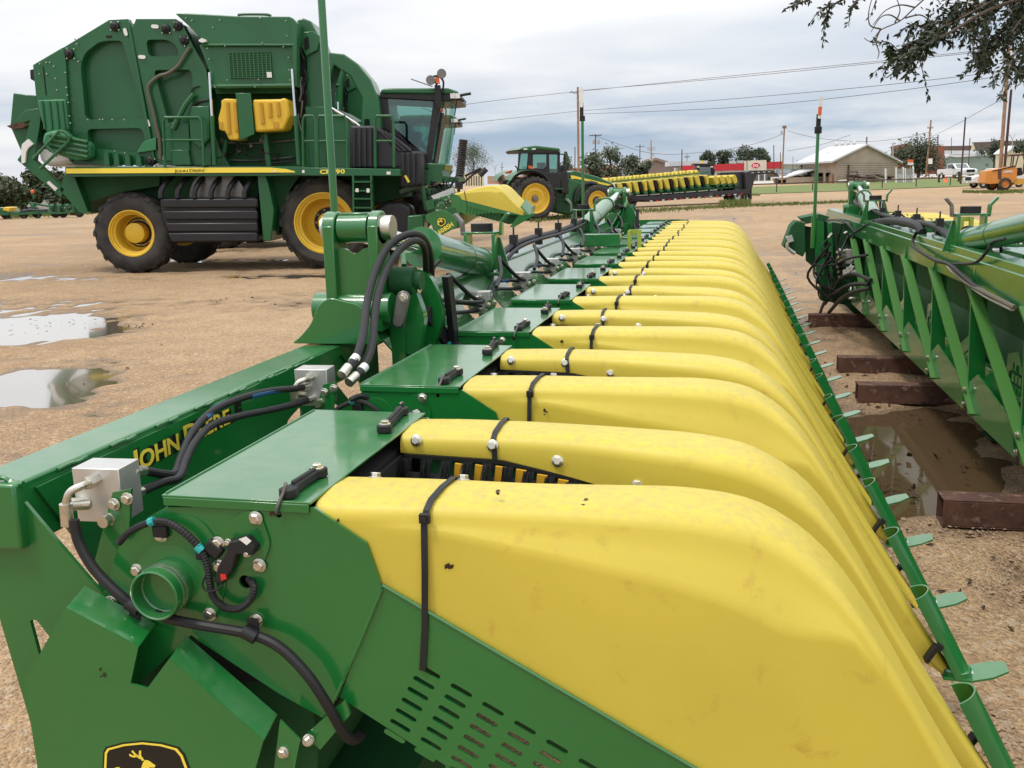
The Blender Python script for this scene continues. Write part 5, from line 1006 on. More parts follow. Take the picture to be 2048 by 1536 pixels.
T.pr('headlight', [(1222, 368), (1229, 366), (1231, 378), (1224, 376)], .9, 1.0, 'white'); T.pr('grille', [(1215, 372), (1226, 368), (1234, 384), (1220, 386)], .88, 1.95, 'plastic')
T.pr('axle_body', [(1090, 375), (1190, 375), (1190, 410), (1140, 430), (1090, 420)], 1.0, 1.8, 'dgreen', bev=.05)
cb = T.pr('cab_base', [(1060, 345), (1122, 345), (1122, 380), (1100, 384), (1075, 350)], .7, 2.1, 'plastic', bev=.04)
T.pl_('cab_frame', [(1038, 304), (1120, 304), (1120, 345), (1112, 378), (1100, 378), (1085, 345), (1055, 340), (1036, 340)], [[(1042, 306), (1057, 306), (1054, 338), (1038, 338)], [(1066, 309), (1094, 309), (1093, 333), (1088, 338), (1066, 336)], [(1098, 309), (1116, 309), (1116, 345), (1108, 372), (1100, 360)]], .72, .80, 'plastic', cb, hr=.05)
T.pl_('far_cab_frame', [(1038, 304), (1120, 304), (1120, 345), (1085, 345), (1055, 340), (1036, 340)], [[(1042, 306), (1062, 306), (1060, 338), (1038, 338)], [(1066, 309), (1116, 309), (1114, 338), (1066, 336)]], 2.1, 2.16, 'plastic', cb, hr=.05)
T.pr('window', [(1065, 308), (1117, 308), (1117, 346), (1110, 374), (1100, 372), (1090, 340), (1065, 337)], .75, .76, 'glass', cb); T.pr('rear_window', [(1041, 305), (1058, 305), (1056, 339), (1037, 339)], .75, .76, 'glass', cb)
rf = T.pr('roof', [(1036, 300), (1046, 294), (1072, 291), (1118, 296), (1122, 300), (1118, 303), (1074, 299), (1060, 303)], .6, 2.3, 'green2', cb, bev=.05); T.pr('roof_edge', [(1035, 301), (1060, 302), (1075, 299), (1122, 303), (1120, 305), (1040, 306)], .62, 2.28, 'plastic', rf)
for x in (1050, 1067): T.pr('work_lamp', [(x-3, 297), (x+4, 296), (x+5, 299), (x-2, 300)], .55, .62, 'white', rf)
T.pr('seat', [(1080, 325), (1090, 325), (1094, 345), (1080, 345)], 1.3, 1.7, 'black', cb)
T.tb('mudguard', [(1024, 360), (1030, 351), (1045, 344), (1065, 343), (1082, 349), (1094, 362), (1100, 375)], .35, .10, 'plastic'); 
fn = MB(); pts_ = [T.at(x, y, .0) for x, y in [(1022, 361), (1030, 350), (1046, 342), (1066, 341), (1084, 347), (1098, 362)]]; sp_l = spline(pts_, 5); vs = []
for p in sp_l: vs += [p+Vector((0, .02, 0)), p+Vector((0, .75, .05))]
fn.add(vs, [(2*i, 2*i+2, 2*i+3, 2*i+1) for i in range(len(sp_l)-1)]); part('fender', fn, M['green2'], tractor); c2 = part('fender', fn, M['green2'], tractor); c2.location = (0, 1.9, 0)
T.tb('front_mudguard', [(1150, 405), (1153, 385), (1165, 371), (1180, 366), (1194, 369)], .75, .10, 'plastic'); T.pr('air_intake', [(1120, 343), (1136, 342), (1138, 388), (1122, 386)], .8, 1.2, 'plastic', bev=.05); T.pr('exhaust', [(1124, 330), (1134, 330), (1134, 344), (1124, 344)], .85, 1.15, 'plastic', bev=.04); T.tb('exhaust_pipe', [(1129, 332), (1130, 308)], 1.0, .07, 'plastic', smooth_=False)
T.tb('mirror_arm', [(1120, 308), (1130, 309)], .6, .03, 'plastic', smooth_=False); T.pr('mirror', [(1130, 303), (1134, 303), (1139, 320), (1136, 322)], .55, .7, 'green2')
for y in (378, 388, 398, 408, 418): T.pr('step', [(1113, y), (1126, y), (1126, y+1.5), (1113, y+1.5)], .4, .75, 'plastic')
T.tb('step_rail', [(1112, 375), (1113, 423)], .42, .025, 'plastic', smooth_=False); T.tb('step_rail', [(1126, 375), (1126, 423)], .42, .025, 'plastic', smooth_=False); T.pr('deck', [(1108, 376), (1128, 376), (1128, 379), (1108, 379)], .4, .8, 'green2')
T.pr('tail_lamp', [(1058, 331), (1066, 333), (1068, 338), (1059, 337)], .3, .4, 'orange'); T.tb('hitch', [(1024, 372), (1018, 384), (1014, 372), (1024, 356)], 1.2, .06, 'green2'); T.pr('warning_sign', [(1010, 345), (1024, 340), (1024, 346), (1012, 348)], 1.6, 1.65, 'orange'); T.tb('work_light_stalk', [(1035, 345), (1034, 336), (1030, 332)], .4, .03, 'black')
# ---------------------------------------------------------------- low trailer and the header it carries
lp = G(1272, 416); lt = Pl(lp, 48.0); trailer = thing('gooseneck_trailer', 'long black gooseneck trailer carrying a yellow and green header', 'trailer', lt.o, lt.a); Q = Mac(trailer, lt)
dk = Q.pr('deck', [(1255, 396), (1500, 378), (1500, 388), (1300, 404), (1260, 402)], .1, 2.4, 'plastic', bev=.02); Q.pr('side_rail', [(1260, 397), (1490, 380), (1495, 386), (1295, 401)], .05, .1, 'hood_b', dk)
for i in range(16): x = 1300+i*12; y = 401.2-i*.92; Q.pr('reflector', [(x, y), (x+5, y-.4), (x+5, y+1.6), (x, y+2)], .03, .05, 'red' if i % 2 else 'white', dk)
Q.pr('gooseneck', [(1491, 345), (1500, 341), (1545, 340), (1557, 350), (1558, 354), (1545, 347), (1512, 350), (1502, 385), (1490, 385)], .9, 1.6, 'plastic', bev=.03); Q.pr('upright_post', [(1490, 345), (1502, 342), (1504, 386), (1492, 388)], .2, .6, 'hood_b', bev=.02); Q.pr('tool_box', [(1474, 344), (1492, 343), (1493, 378), (1468, 382), (1474, 362)], .4, 2.0, 'plastic', bev=.03)
for x, y in ((1503, 345), (1515, 344), (1526, 343.5), (1536, 343)): Q.pr('sticker', [(x, y), (x+5, y-.2), (x+5, y+1), (x, y+1.2)], .88, .9, 'label')
for x, y, d in ((1265, 404, .2), (1252, 404, .9), (1461, 393, 1.2), (1476, 393, .2), (1494, 392, .3)):
    uu, zz_ = lt.uv(x, y, d); r_ = .48; wheel(trailer, uu, zz_ if 0 else r_+lt.uv(x, y+12.5, d)[1]*0, d, r_, .3, .28, dish=.3, lugs=0, rim='white' if x > 1400 else 'plastic', hub='plastic', bolts=0)
Q.pr('landing_leg', [(1491, 386), (1494, 386), (1494, 402), (1491, 402)], .3, .45, 'plastic'); Q.pr('mud_flap', [(1498, 378), (1503, 378), (1504, 398), (1500, 398)], .2, .8, 'black'); Q.tb('strap', [(1395, 388), (1402, 394), (1412, 395), (1425, 386)], .02, .03, 'hose'); Q.pr('mudguard', [(1256, 393), (1272, 392), (1292, 402), (1288, 404), (1272, 398), (1256, 400)], .1, .7, 'plastic')
ch = thing('corn_head', 'yellow and green corn head with pointed snouts, loaded on the black trailer', 'harvester header', lt.o, lt.a); H = Mac(ch, lt)
H.pr('frame', [(1232, 366), (1420, 352), (1420, 378), (1250, 392)], 1.3, 1.9, 'green2'); H.pr('top_rail', [(1225, 362), (1420, 343), (1420, 345.5), (1225, 364.5)], .3, .4, 'green2'); H.pr('under_frame', [(1250, 386), (1470, 372), (1470, 376), (1260, 392)], .5, 2.2, 'dgreen')
sn = None
for i in range(12):
    x = 1236+i*15.4+(i % 2)*1.0; y = 366.5-i*1.42; wv = 12.5; hgt = 27-i*.35
    big = i % 2
    f = [(x, y), (x+6, y-1.2), (x+8.5, y), (x+wv, y+hgt*.72), (x+wv, y+hgt*.80), (x+wv*.55, y+hgt*.84), (x+wv*.28, y+hgt*.6)] if not big else [(x+1, y), (x+8, y-1.4), (x+11, y+1), (x+wv, y+hgt*.72), (x+wv*.60, y+hgt*.80), (x+wv*.42, y+hgt*.3)]
    s_ = H.pr('snout', f, .15, .75, 'yellow', bev=.05); H.pr('snout_tip', [(x+wv*.45, y+hgt*.83), (x+wv, y+hgt*.78), (x+wv*1.05, y+hgt*.98), (x+wv*.55, y+hgt*1.02)], .1, .7, 'green2', s_, bev=.03)
    H.pr('snout_side', [(x-3.5, y+1), (x+1, y+.3), (x+wv*.3, y+hgt*.6), (x+wv*.5, y+hgt*.98), (x+wv*.2, y+hgt), (x-3.5, y+hgt*.4)], .3, .8, 'green2' if not big else 'black', s_)
    for q in (0, 1):
        xx = x-22+q*7.5+(i % 2)*.0; yy = y-7.5; H.pr('rear_snout', [(xx, yy+8), (xx+.8, yy+1), (xx+3.4, yy-3.4), (xx+5.6, yy-1), (xx+8.6, yy+7)], 1.9, 2.5, 'yellow')
for i in range(4): x = 1426+i*12.5; y = 351-i*.6; s_ = H.pr('snout', [(x, y+4), (x+4, y), (x+8, y+1), (x+14, y+14), (x+12, y+18), (x+6, y+20)], .4, .9, 'yellow', bev=.04); H.pr('snout_tip', [(x+5, y+19), (x+13, y+15), (x+15, y+19), (x+8, y+24)], .38, .92, 'green2', s_)
for i in range(7): H.pr('leg', [(1298+i*24, 388-i*1.7), (1300.5+i*24, 388-i*1.7), (1300.5+i*24, 396-i*1.7), (1298+i*24, 396-i*1.7)], .6, .7, 'green2')
# ---------------------------------------------------------------- town behind the yard
M['wall_grey'] = mat('painted_boards', (.43, .36, .29), .8, col2=(.33, .27, .21), vscale=.7, spots=(2.2, .66, .70, (.10, .09, .08)))
M['roof_w'] = mat('white_roof', (.55, .56, .58), .45, var=.12, vscale=.4); M['beige'] = mat('beige_render', (.50, .45, .36), .8, var=.1); M['red_band'] = mat('red_cladding', (.50, .025, .035), .45, var=.12, vscale=.6)
M['brick'] = mat('red_brick', (.26, .085, .05), .85, var=.25, vscale=.9); M['shed'] = mat('grey_sheet_wall', (.42, .43, .44), .5, var=.08); M['tin'] = mat('weathered_tin', (.20, .18, .17), .6, col2=(.25, .15, .10), vscale=.6)
M['sage'] = mat('sage_block', (.21, .27, .22), .85, var=.1, vscale=.5); M['shingle'] = mat('brown_shingle', (.13, .105, .095), .9, var=.25, vscale=1.5); M['cream'] = mat('cream_wall', (.55, .52, .37), .8)
M['wood'] = mat('pole_wood', (.33, .20, .12), .9, var=.3, vscale=3); M['dwood'] = mat('dark_pole_wood', (.075, .045, .035), .9, var=.3, vscale=3); M['conc'] = mat('pale_concrete', (.46, .43, .38), .85, var=.1, vscale=.2)
def sheet(name, pts, mt, dz, kind='structure'):
    v = [G(x, y) for x, y in pts]; c = sum(v, Vector())/len(v); n = len(v); vs = []; 
    bm = bmesh.new(); f = bm.faces.new([bm.verts.new((p.x, p.y, 0)) for p in v]); bmesh.ops.triangulate(bm, faces=[f]); bmesh.ops.subdivide_edges(bm, edges=bm.edges[:], cuts=6, use_grid_fill=True)
    for q in bm.verts: q.co.z = terrain(q.co.x, q.co.y)+dz
    bmesh.ops.recalc_face_normals(bm, faces=bm.faces[:]); me_ = bpy.data.meshes.new(name); bm.to_mesh(me_); bm.free()
    if me_.polygons[0].normal.z < 0: me_.flip_normals()
    o = link(name, me_, M[mt]); return setting(o, kind)
M['lawn'] = mat('mown_grass', (.105, .155, .035), .95, col2=(.16, .17, .05), vscale=.35, bump=.5, bscale=6)
sheet('lawn', [(1290, 383), (1500, 376), (1700, 367), (1900, 358), (2100, 350), (2100, 364), (1900, 374.5), (1700, 382.5), (1530, 389), (1400, 393)], 'lawn', .05)
sheet('road', [(1100, 375), (1330, 367.5), (1500, 369.5), (1600, 366), (1760, 360), (1900, 353.5), (2100, 347), (2100, 344.5), (1900, 349), (1700, 357), (1560, 362.5), (1300, 364.5)], 'conc', .08)
def site(px, py, deg): q = G(px, py); return Pl(q, deg)
def box_building(name, lab, px0, px1, ytop, ybot, deg, depth, wall, roofm=None, rt=.25, cat='building'):
    pl = site(px0, ybot, deg); t = thing(name, lab, cat, pl.o, pl.a); m = Mac(t, pl)
    w = m.pr('wall', [(px0, ytop), (px1, ytop+(0 if not isinstance(ytop, tuple) else 0)), (px1, ybot+2), (px0, ybot+2)], 0, depth, wall)
    if roofm: m.pr('roof', [(px0-1.5, ytop-2), (px1+1.5, ytop-2), (px1+1.5, ytop), (px0-1.5, ytop)], -.3, depth+.3, roofm)
    return m, w
# burger stand with the red band
m, w = box_building('restaurant', 'low restaurant with red band and a beige sign panel', 1364, 1567, 334, 367, 11, 12, 'beige')
m.pr('red_band', [(1364, 331.5), (1489, 326.5), (1567, 322.5), (1567, 336), (1489, 340), (1364, 344)], -.25, 0, 'red_band'); m.pr('roof_edge', [(1340, 323), (1415, 321), (1415, 330), (1340, 332)], 1.0, 9, 'roof_w')
for i in range(30): x = 1433+i*4.5; m.pr('rib', [(x, 330-(x-1433)*.055), (x+.7, 330-(x-1433)*.055), (x+.7, 341-(x-1433)*.04), (x, 341-(x-1433)*.04)], -.32, -.25, 'red_band') if not 1486 < x < 1534 else None
sgn = m.pr('sign_panel', [(1489, 321.5), (1533, 320), (1533, 344), (1489, 344)], -.6, 0, mat('sign_beige', (.55, .49, .38), .7))
c = m.at(1511.5, 330.8, -.62); rx = m.pl.uv(1521, 331, -.62)[0]-m.pl.uv(1502, 331, -.62)[0]; rz = m.pl.uv(1511, 325, -.62)[1]-m.pl.uv(1511, 337, -.62)[1]
el = []
for i in range(24): a = 2*PI*i/24; el.append((c.x+rx/2*math.copysign(abs(math.cos(a))**1.25, math.cos(a)), c.z+rz/2*math.copysign(abs(math.sin(a))**1.15, math.sin(a))))
lg = part('logo', MB().prism(el, c.y-.06, c.y+.02), mat('logo_red', (.48, .02, .03), .4), sgn); part('logo_rim', plate_mesh([(c.x+(x-c.x)*1.12, c.z+(z-c.z)*1.14) for x, z in el], [el], c.y-.04, c.y+.02), M['white'], lg)
lm, lw = runs('DQ', rz*.60, face_mat((c.x-rx*.30, c.y-.07, c.z-rz*.22), (1, 0, 0), (.25, 0, 1)), 1, .01, .02); part('lettering', lm, M['white'], lg)
for a, b_ in ((1507, 1516), (1519, 1528), (1531, 1541)): m.pr('window', [(a, 350), (b_, 349.6), (b_, 360), (a, 360.4)], -.08, .05, 'dglass')
m.pr('window', [(1434, 346), (1448, 345.5), (1448, 362), (1434, 362)], -.08, .05, 'dglass')
for x in (1517, 1529, 1542): m.pr('porch_post', [(x, 344), (x+1.2, 344), (x+1.2, 367), (x, 367)], -1.6, -1.4, 'white')
for x, y in ((1462, 322), (1477, 321)): m.pr('air_unit', [(x, y), (x+10, y-.3), (x+10, y+5), (x, y+5)], 3, 5, 'shed')
# grey sheet shed with an open bay, gabled barn behind, brick building
m, w = box_building('sheet_metal_shed', 'grey corrugated shed with an open bay at its right end', 1229, 1318, 334, 364, 24, 9, 'shed')
m.pr('gable', [(1229, 334.5), (1318, 325), (1318, 336), (1229, 336)], .0, 9, 'shed')
for i in range(22): x = 1230+i*4; m.pr('rib', [(x, 334.8-(x-1229)*.107), (x+1, 334.6-(x-1229)*.107), (x+1, 362), (x, 362)], -.06, 0, 'shed')
m.pr('canopy', [(1318, 325), (1350, 332), (1350, 338), (1318, 334)], 0, 8, 'shed'); m.pr('back_wall', [(1318, 334), (1350, 338), (1350, 364), (1318, 364)], 5, 6, 'dark')  # back of the bay in near-black, its shade painted on
for x in (1323, 1333, 1343): m.pr('post', [(x, 334), (x+1.4, 334), (x+1.4, 362), (x, 362)], 0, .3, 'wood')
pl = site(1311, 366, 14); t = thing('barn', 'weathered tin barn roof rising behind the grey shed', 'building', pl.o, pl.a); m = Mac(t, pl); m.pr('roof', [(1284, 334), (1311, 315), (1378, 335), (1378, 339), (1311, 320), (1284, 338)], 6, 24, 'tin'); m.pr('wall', [(1290, 334), (1311, 320), (1370, 337), (1370, 366), (1290, 366)], 7, 23, 'tin')
m, w = box_building('brick_building', 'small red brick building behind the tractor bonnet', 1197, 1230, 330, 365, 11, 9, 'brick'); m.pr('stone_band', [(1197, 333), (1230, 333), (1230, 336), (1197, 336)], -.05, 0, 'cream'); m.pr('coping', [(1196, 328.5), (1231, 329.5), (1231, 331), (1196, 330)], -.1, 9, 'conc'); 
for x in (1206, 1218): m.pr('window', [(x, 349), (x+5, 349), (x+5, 356), (x, 356)], -.06, .05, 'cream')
m, w = box_building('brick_annex', 'long low brick wall with a pale roof edge, left of the brick building', 1120, 1196, 337, 366, 11, 9, 'brick', 'conc')
m, w = box_building('distant_store', 'long pale orange building far behind the tractor', 975, 1060, 352, 366, 14, 12, mat('pale_orange', (.42, .25, .17), .8), None); m, w2 = box_building('cream_shed', 'cream slatted shed behind the second picker', 928, 968, 345, 372, 14, 4, 'cream')
for i in range(7): m.pr('slat_gap', [(932+i*5, 352), (934+i*5, 352), (934+i*5, 371), (932+i*5, 371)], -.05, .05, 'dwood')
m, w = box_building('pale_store', 'pale low store behind the dark pickup', 1566, 1640, 329, 362, 11, 10, 'beige', 'roof_w'); m.pr('awning', [(1566, 337), (1640, 333), (1640, 336), (1566, 340)], -2, 0, 'sage')
for x in (1572, 1582, 1592): m.pr('window', [(x, 341), (x+7, 341), (x+7, 352), (x, 352)], -.06, .05, 'dglass')
# board house with the white roof
pl = site(1735, 365.5, 24); t = thing('board_house', 'grey board building with white tin roof and peeling gable', 'building', pl.o, pl.a); m = Mac(t, pl)
D = 9
m.pr('wall', [(1673, 321), (1735, 291), (1795, 321), (1795, 367), (1673, 367)], 0, D, 'wall_grey')
m.pr('roof', [(1664, 322), (1735, 287.5), (1806, 323), (1806, 326), (1735, 291), (1664, 325.5)], -.45, D+.4, 'roof_w')
for i in range(9): y = 326+i*4.6; m.pr('board', [(1674, y), (1794, y), (1794, y+.45), (1674, y+.45)], -.02, 0, 'dwood')
a = m.at(1673, 330, 0); hgt_ = a.z-m.at(1673, 365, 0).z
for i in range(4): part('window', MB().box((a.x-.03, 2.0+i*1.9, a.z-1.6), (.1, 1.0, 1.3)), M['dglass'] if i != 2 else M['white'], t)
part('door', MB().box((a.x-.05, 1.2, a.z-2.3), (.08, .9, 2.2)), M['wood'], t)
p = m.at(1733, 288, 1); part('vent_pipe', MB().cyl((p.x, 1.0, p.z-.3), (p.x, 1.0, p.z+.9), .1, n=8), M['steel'], t)
for i in range(4): part('roof_vent', MB().cyl((p.x-.6, 3+i*1.5, p.z-.3), (p.x-.6, 3+i*1.5, p.z+.1), .18, n=10).lathe([(.18, 0), (.28, .15), (.22, .35), (0, .45)], 10, Matrix.Translation((p.x-.6, 3+i*1.5, p.z+.1))), M['alu'], t)
lean = pl.uv(1673, 340, 0); part('lean_to_roof', MB().prism([(lean[0], lean[1]+.3), (lean[0], lean[1]+.15), (lean[0]-4.6, lean[1]-.9), (lean[0]-4.6, lean[1]-.75)], 5, D), M['roof_w'], t); part('lean_to_wall', MB().box((lean[0]-2.2, D-.2, lean[1]-1.9), (4.2, .2, 2.6)).box((lean[0]-2.2, 5.2, lean[1]-2.0), (4.3, .2, 2.4)), M['wall_grey'], t)
pl2 = site(1642, 364, 14); bt = thing('blue_tarpaulin', 'blue tarpaulin leaning under the lean-to roof', 'tarpaulin', pl2.o, pl2.a); m2 = Mac(bt, pl2); m2.pr('sheet', [(1613, 356), (1624, 353), (1626, 365), (1613, 366)], 0, .3, mat('tarp_blue', (.02, .06, .22), .5)); 
ts = thing('timber_stack', 'stack of weathered planks left of the gable wall', 'timber', site(1653, 365, 14).o, R(14)); m2 = Mac(ts, site(1653, 365, 14))
for i in range(5): m2.pr('plank', [(1646, 353+i*2.6), (1662-i*.4, 353+i*2.6), (1662-i*.4, 355+i*2.6), (1646, 355+i*2.6)], 0, 1.2, 'wood')
jk = thing('scrap_rack', 'rusty scrap rack and trailers along the gable wall', 'scrap', site(1730, 366, 13).o, R(13)); m2 = Mac(jk, site(1730, 366, 13))
m2.tb('frame', [(1695, 364), (1697, 344), (1714, 343), (1716, 362)], 0, .09, 'rust', smooth_=False)
for i in range(14): x = 1700+i*6; y = 350+rnd.uniform(-2, 6); m2.pr('scrap_piece', [(x, y), (x+rnd.uniform(6, 13), y+rnd.uniform(-1, 1)), (x+9, y+rnd.uniform(2, 5)), (x, y+2)], rnd.uniform(0, 1), 1.6, rnd.choice(['rust', 'dwood', 'steel', 'rust']))
for x in (1708, 1728, 1748, 1770): m2.pr('leg', [(x, 352), (x+1, 352), (x+1, 366), (x, 366)], .2, .4, 'rust')
m2.pr('white_drum', [(1681, 360), (1694, 359), (1694, 364), (1681, 364)], 0, .8, 'white')
cf = thing('chain_fence', 'white fence posts with grey mesh right of the gable', 'fence', site(1800, 366, 13).o, R(13)); m2 = Mac(cf, site(1800, 366, 13))
for x, y0 in ((1771, 337), (1792, 335), (1806, 334), (1810, 336), (1826, 332)): m2.pr('post', [(x, y0), (x+2, y0), (x+2, 367), (x, 367)], 0, .25, 'white')
mesh_m = bpy.data.materials.new('mesh_wire'); mesh_m.use_nodes = True; nt = mesh_m.node_tree; n_ = nt.nodes; trn = n_.new('ShaderNodeBsdfTransparent'); mxs = n_.new('ShaderNodeMixShader'); mxs.inputs[0].default_value = .55; n_['Principled BSDF'].inputs['Base Color'].default_value = (.35, .35, .36, 1); nt.links.new(trn.outputs[0], mxs.inputs[1]); nt.links.new(n_['Principled BSDF'].outputs[0], mxs.inputs[2]); nt.links.new(mxs.outputs[0], n_['Material Output'].inputs[0])
m2.pr('mesh_panel', [(1794, 338), (1826, 337), (1826, 364), (1794, 365)], .1, .12, mesh_m)
sg = thing('notice_board', 'orange and white notice board on a post by the mesh fence', 'sign', site(1822, 362, 13).o, R(13)); m2 = Mac(sg, site(1822, 362, 13)); m2.pr('board', [(1816, 319), (1827, 319), (1827, 330), (1816, 330)], 0, .1, 'white'); m2.pr('orange_half', [(1816, 319), (1827, 319), (1827, 324.5), (1816, 324.5)], -.03, 0, 'orange'); m2.pr('post', [(1820, 330), (1822, 330), (1822, 362), (1820, 362)], .02, .14, 'wood')
sg = thing('white_notice', 'blank white notice on the roadside post', 'sign', site(1860, 356, 13).o, R(13)); m2 = Mac(sg, site(1860, 356, 13)); m2.pr('board', [(1857, 317), (1865, 317), (1865, 328), (1857, 328)], 0, .1, 'white'); m2.pr('post', [(1857.5, 328), (1859, 328), (1859, 357), (1857.5, 357)], .02, .14, 'dwood')
# buildings on the right
m, w = box_building('sage_building', 'long sage green building with a white roof edge', 1889, 2012, 312, 346, 8, 12, 'sage'); m.pr('roof_edge', [(1889, 314), (1899, 308), (1912, 310.5), (2012, 304), (2012, 309), (1912, 314.5), (1899, 312.5), (1890, 317)], -.6, 12, 'roof_w'); m.pr('door', [(1937, 326), (1945, 326), (1945, 343), (1937, 343)], -.05, 0, 'sage')
for x in (1906, 1971): m.pr('window', [(x, 327), (x+6, 327), (x+6, 332), (x, 332)], -.06, 0, 'dglass')
m.pr('parapet', [(1889, 302), (1970, 301), (1970, 308), (1889, 309)], 8, 12, 'roof_w')
m, w = box_building('brick_store', 'tall red brick store behind the roadside tree', 1800, 1889, 292, 346, 10, 8, 'brick'); m.pr('upper_wall', [(1798, 291), (1823, 286), (1823, 296), (1798, 300)], .5, 8, 'brick'); m.pr('white_cap', [(1868, 287), (1888, 288), (1888, 292), (1868, 292)], -.1, 6, 'roof_w')
pl = site(1990, 346, 6); t = thing('brown_roofed_building', 'long building with a brown shingle roof far at the right', 'building', pl.o, pl.a); m = Mac(t, pl); m.pr('roof', [(1946, 284.5), (2100, 279), (2100, 303), (1952, 303)], 22, 24, 'shingle'); m.pr('lower_roof', [(1889, 292), (1948, 291), (1948, 301), (1889, 301)], 23, 25, 'shingle'); m.pr('gable', [(1941, 303), (1946, 285), (1952, 303)], 21.5, 22, 'cream'); m.pr('wall', [(1889, 301), (2100, 301), (2100, 345), (1889, 345)], 23, 26, 'cream')
pl = site(2030, 350, 8); t = thing('cream_house', 'cream gabled house behind the orange machine', 'house', pl.o, pl.a); m = Mac(t, pl); m.pr('wall', [(2013, 306), (2030, 292), (2060, 304), (2060, 350), (2013, 350)], 3, 9, 'cream'); m.pr('roof', [(2011, 306.5), (2030, 290.5), (2064, 304), (2064, 306.5), (2030, 293), (2012, 308)], 2.6, 9.4, 'roof_w')
# ---------------------------------------------------------------- poles and wires
poles = []
def pole(x0, y0, x1, y1, dpx, lab, mt='wood', arms=(), cans=(), depth=None, cat='utility pole'):
    b = G(x1, y1) if depth is None else CP+ray(x1, y1)*depth; gz = terrain(b.x, b.y); pl = Pl((b.x, b.y, gz), 11)
    t = thing('utility_pole', lab, cat, pl.o, pl.a, 'poles along the streets'); m = Mac(t, pl)
    a = m.at(x0, y0, 0); bb = m.at(x1, y1, 0); w = (m.pl.uv(x0+dpx, y0, 0)[0]-m.pl.uv(x0, y0, 0)[0])/2; bot = bb+(bb-a).normalized()*max(0, (bb.z)/max(.05, (a-bb).normalized().z))
    part('shaft', MB().cyl((bot.x, 0, -.3), a, w*1.1, w*.9, n=10), M[mt], t)
    for (yy, wx) in arms:
        q = m.at(x0+(x1-x0)*(yy-y0)/(y1-y0), yy, -.15); q2 = m.pl.uv(x0+wx, yy, 0)[0]-m.pl.uv(x0, yy, 0)[0]; part('crossarm', MB().box(q, (2*q2, .12, .14)), M[mt], t)
        for s_ in (-.9, -.5, .5, .9): part('insulator', MB().cyl(q+Vector((s_*q2, 0, .07)), q+Vector((s_*q2, 0, .26)), .05, n=8), M['steel'], t)
    for (cx_, cy_, r_) in cans:
        q = m.at(cx_, cy_, -.1); rr = m.pl.uv(cx_+r_, cy_, 0)[0]-m.pl.uv(cx_, cy_, 0)[0]; part('transformer', MB().cyl(q-Vector((0, 0, rr*1.3)), q+Vector((0, 0, rr*1.3)), rr, n=14), M['shed'], t)
    poles.append(m); return m
pole(1155.5, 174, 1157.5, 392, 4.6, 'tall pale wooden pole rising behind the tractor bonnet', arms=(), cans=((1162, 206, 3),))
mm = poles[-1]; mm.tb('bracket', [(1155, 184), (1148, 186), (1143, 183), (1140, 186)], -.1, .06, 'steel')
pole(1191, 268, 1190, 372, 2.2, 'dark pole with a crossarm and twin transformers', 'dwood', ((271, 12),), ((1187, 284, 3.2), (1196.5, 284, 3.2)))
pole(1150, 294, 1149.5, 380, 2, 'short dark pole close left of the tall pale pole', 'dwood')
pole(1236, 295, 1235, 366, 1.8, 'dark pole with one crossarm above the brick building', 'dwood', ((297, 11),)); pole(1280, 289, 1279, 366, 1.8, 'thin pole with one crossarm above the grey shed', 'dwood', ((293.5, 9),)); pole(1302, 281, 1303, 366, 2.4, 'brown pole with two crossarms behind the barn', 'wood', ((296, 9), (300, 7)), ((1306, 310, 2),))
pole(1364, 299, 1363, 368, 2.2, 'bare dark pole in front of the restaurant roof', 'dwood'); pole(1374, 308, 1374, 366, 1.2, 'very thin distant pole right of the bare dark pole', 'dwood', ((314, 5),)); pole(1494, 293, 1494, 364, 1.5, 'thin pole behind the beige sign panel', 'dwood'); pole(1547.5, 290, 1548, 366, 1.8, 'dark pole behind the red band, left of the transformer pole', 'dwood'); pole(1561, 305, 1561, 366, 1.5, 'short dark pole just left of the transformer pole', 'dwood')
pole(1569, 251, 1563.5, 370, 3, 'leaning brown pole with a grey transformer beside the red building', 'wood', ((256, 4),), ((1563, 265, 2.4),))
pole(1862, 240, 1851, 356, 3.6, 'grey-brown pole left of the white notice', 'wood', ((256, 6),)); pole(1876, 270, 1874, 352, 2.6, 'stubby dark pole in front of the brick store', 'dwood'); pole(1931, 234, 1921, 369, 3.2, 'dark leaning post in front of the white pickup', 'dwood'); pole(1940, 276, 1936, 352, 1.8, 'thin dark pole in front of the sage building', 'dwood')
pole(2018, 95, 1999, 362, 7.2, 'thick pale wooden pole rising into the tree leaves', 'wood', depth=84); pole(2022.5, 179, 2007, 360, 5.2, 'thick dark wooden pole beside the thick pale one', 'dwood', depth=86)
pole(1903, 275, 1902, 345, 1.2, 'faint thin pole above the brown roof', 'dwood'); pole(1983, 276, 1981, 345, 1.4, 'thin distant pole with a wide crossarm, right side', 'dwood', ((279.5, 10),)); pole(1988, 273, 1988, 345, 1.0, 'thinnest distant pole at the right', 'dwood'); pole(17, 370, 18, 430, 2, 'dark pole above the hedge at the left edge', 'dwood', ((378, 3),)); pole(1084-80, 325, 1004, 370, 1.4, 'thin pole left of the tractor', 'dwood', ((335, 4),)); pole(1700-46, 304, 1654, 366, 1.0, 'faint thin pole behind the white roof', 'dwood'); pole(1416+8, 305, 1424, 366, 1.0, 'faint pole above the dark trees', 'dwood')
for i, x in enumerate((1586, 1594, 1604, 1614, 1618, 1623)): pole(x, 313+((i*7) % 9), x, 366, .9, ['short faint pole nearest the transformer pole', 'second faint pole right of the transformer pole', 'third faint pole right of the transformer pole', 'faint pole left of the marker reflector pole', 'faint pole close beside the green marker pole', 'faint pole just under the reflector pole'][i], 'dwood')
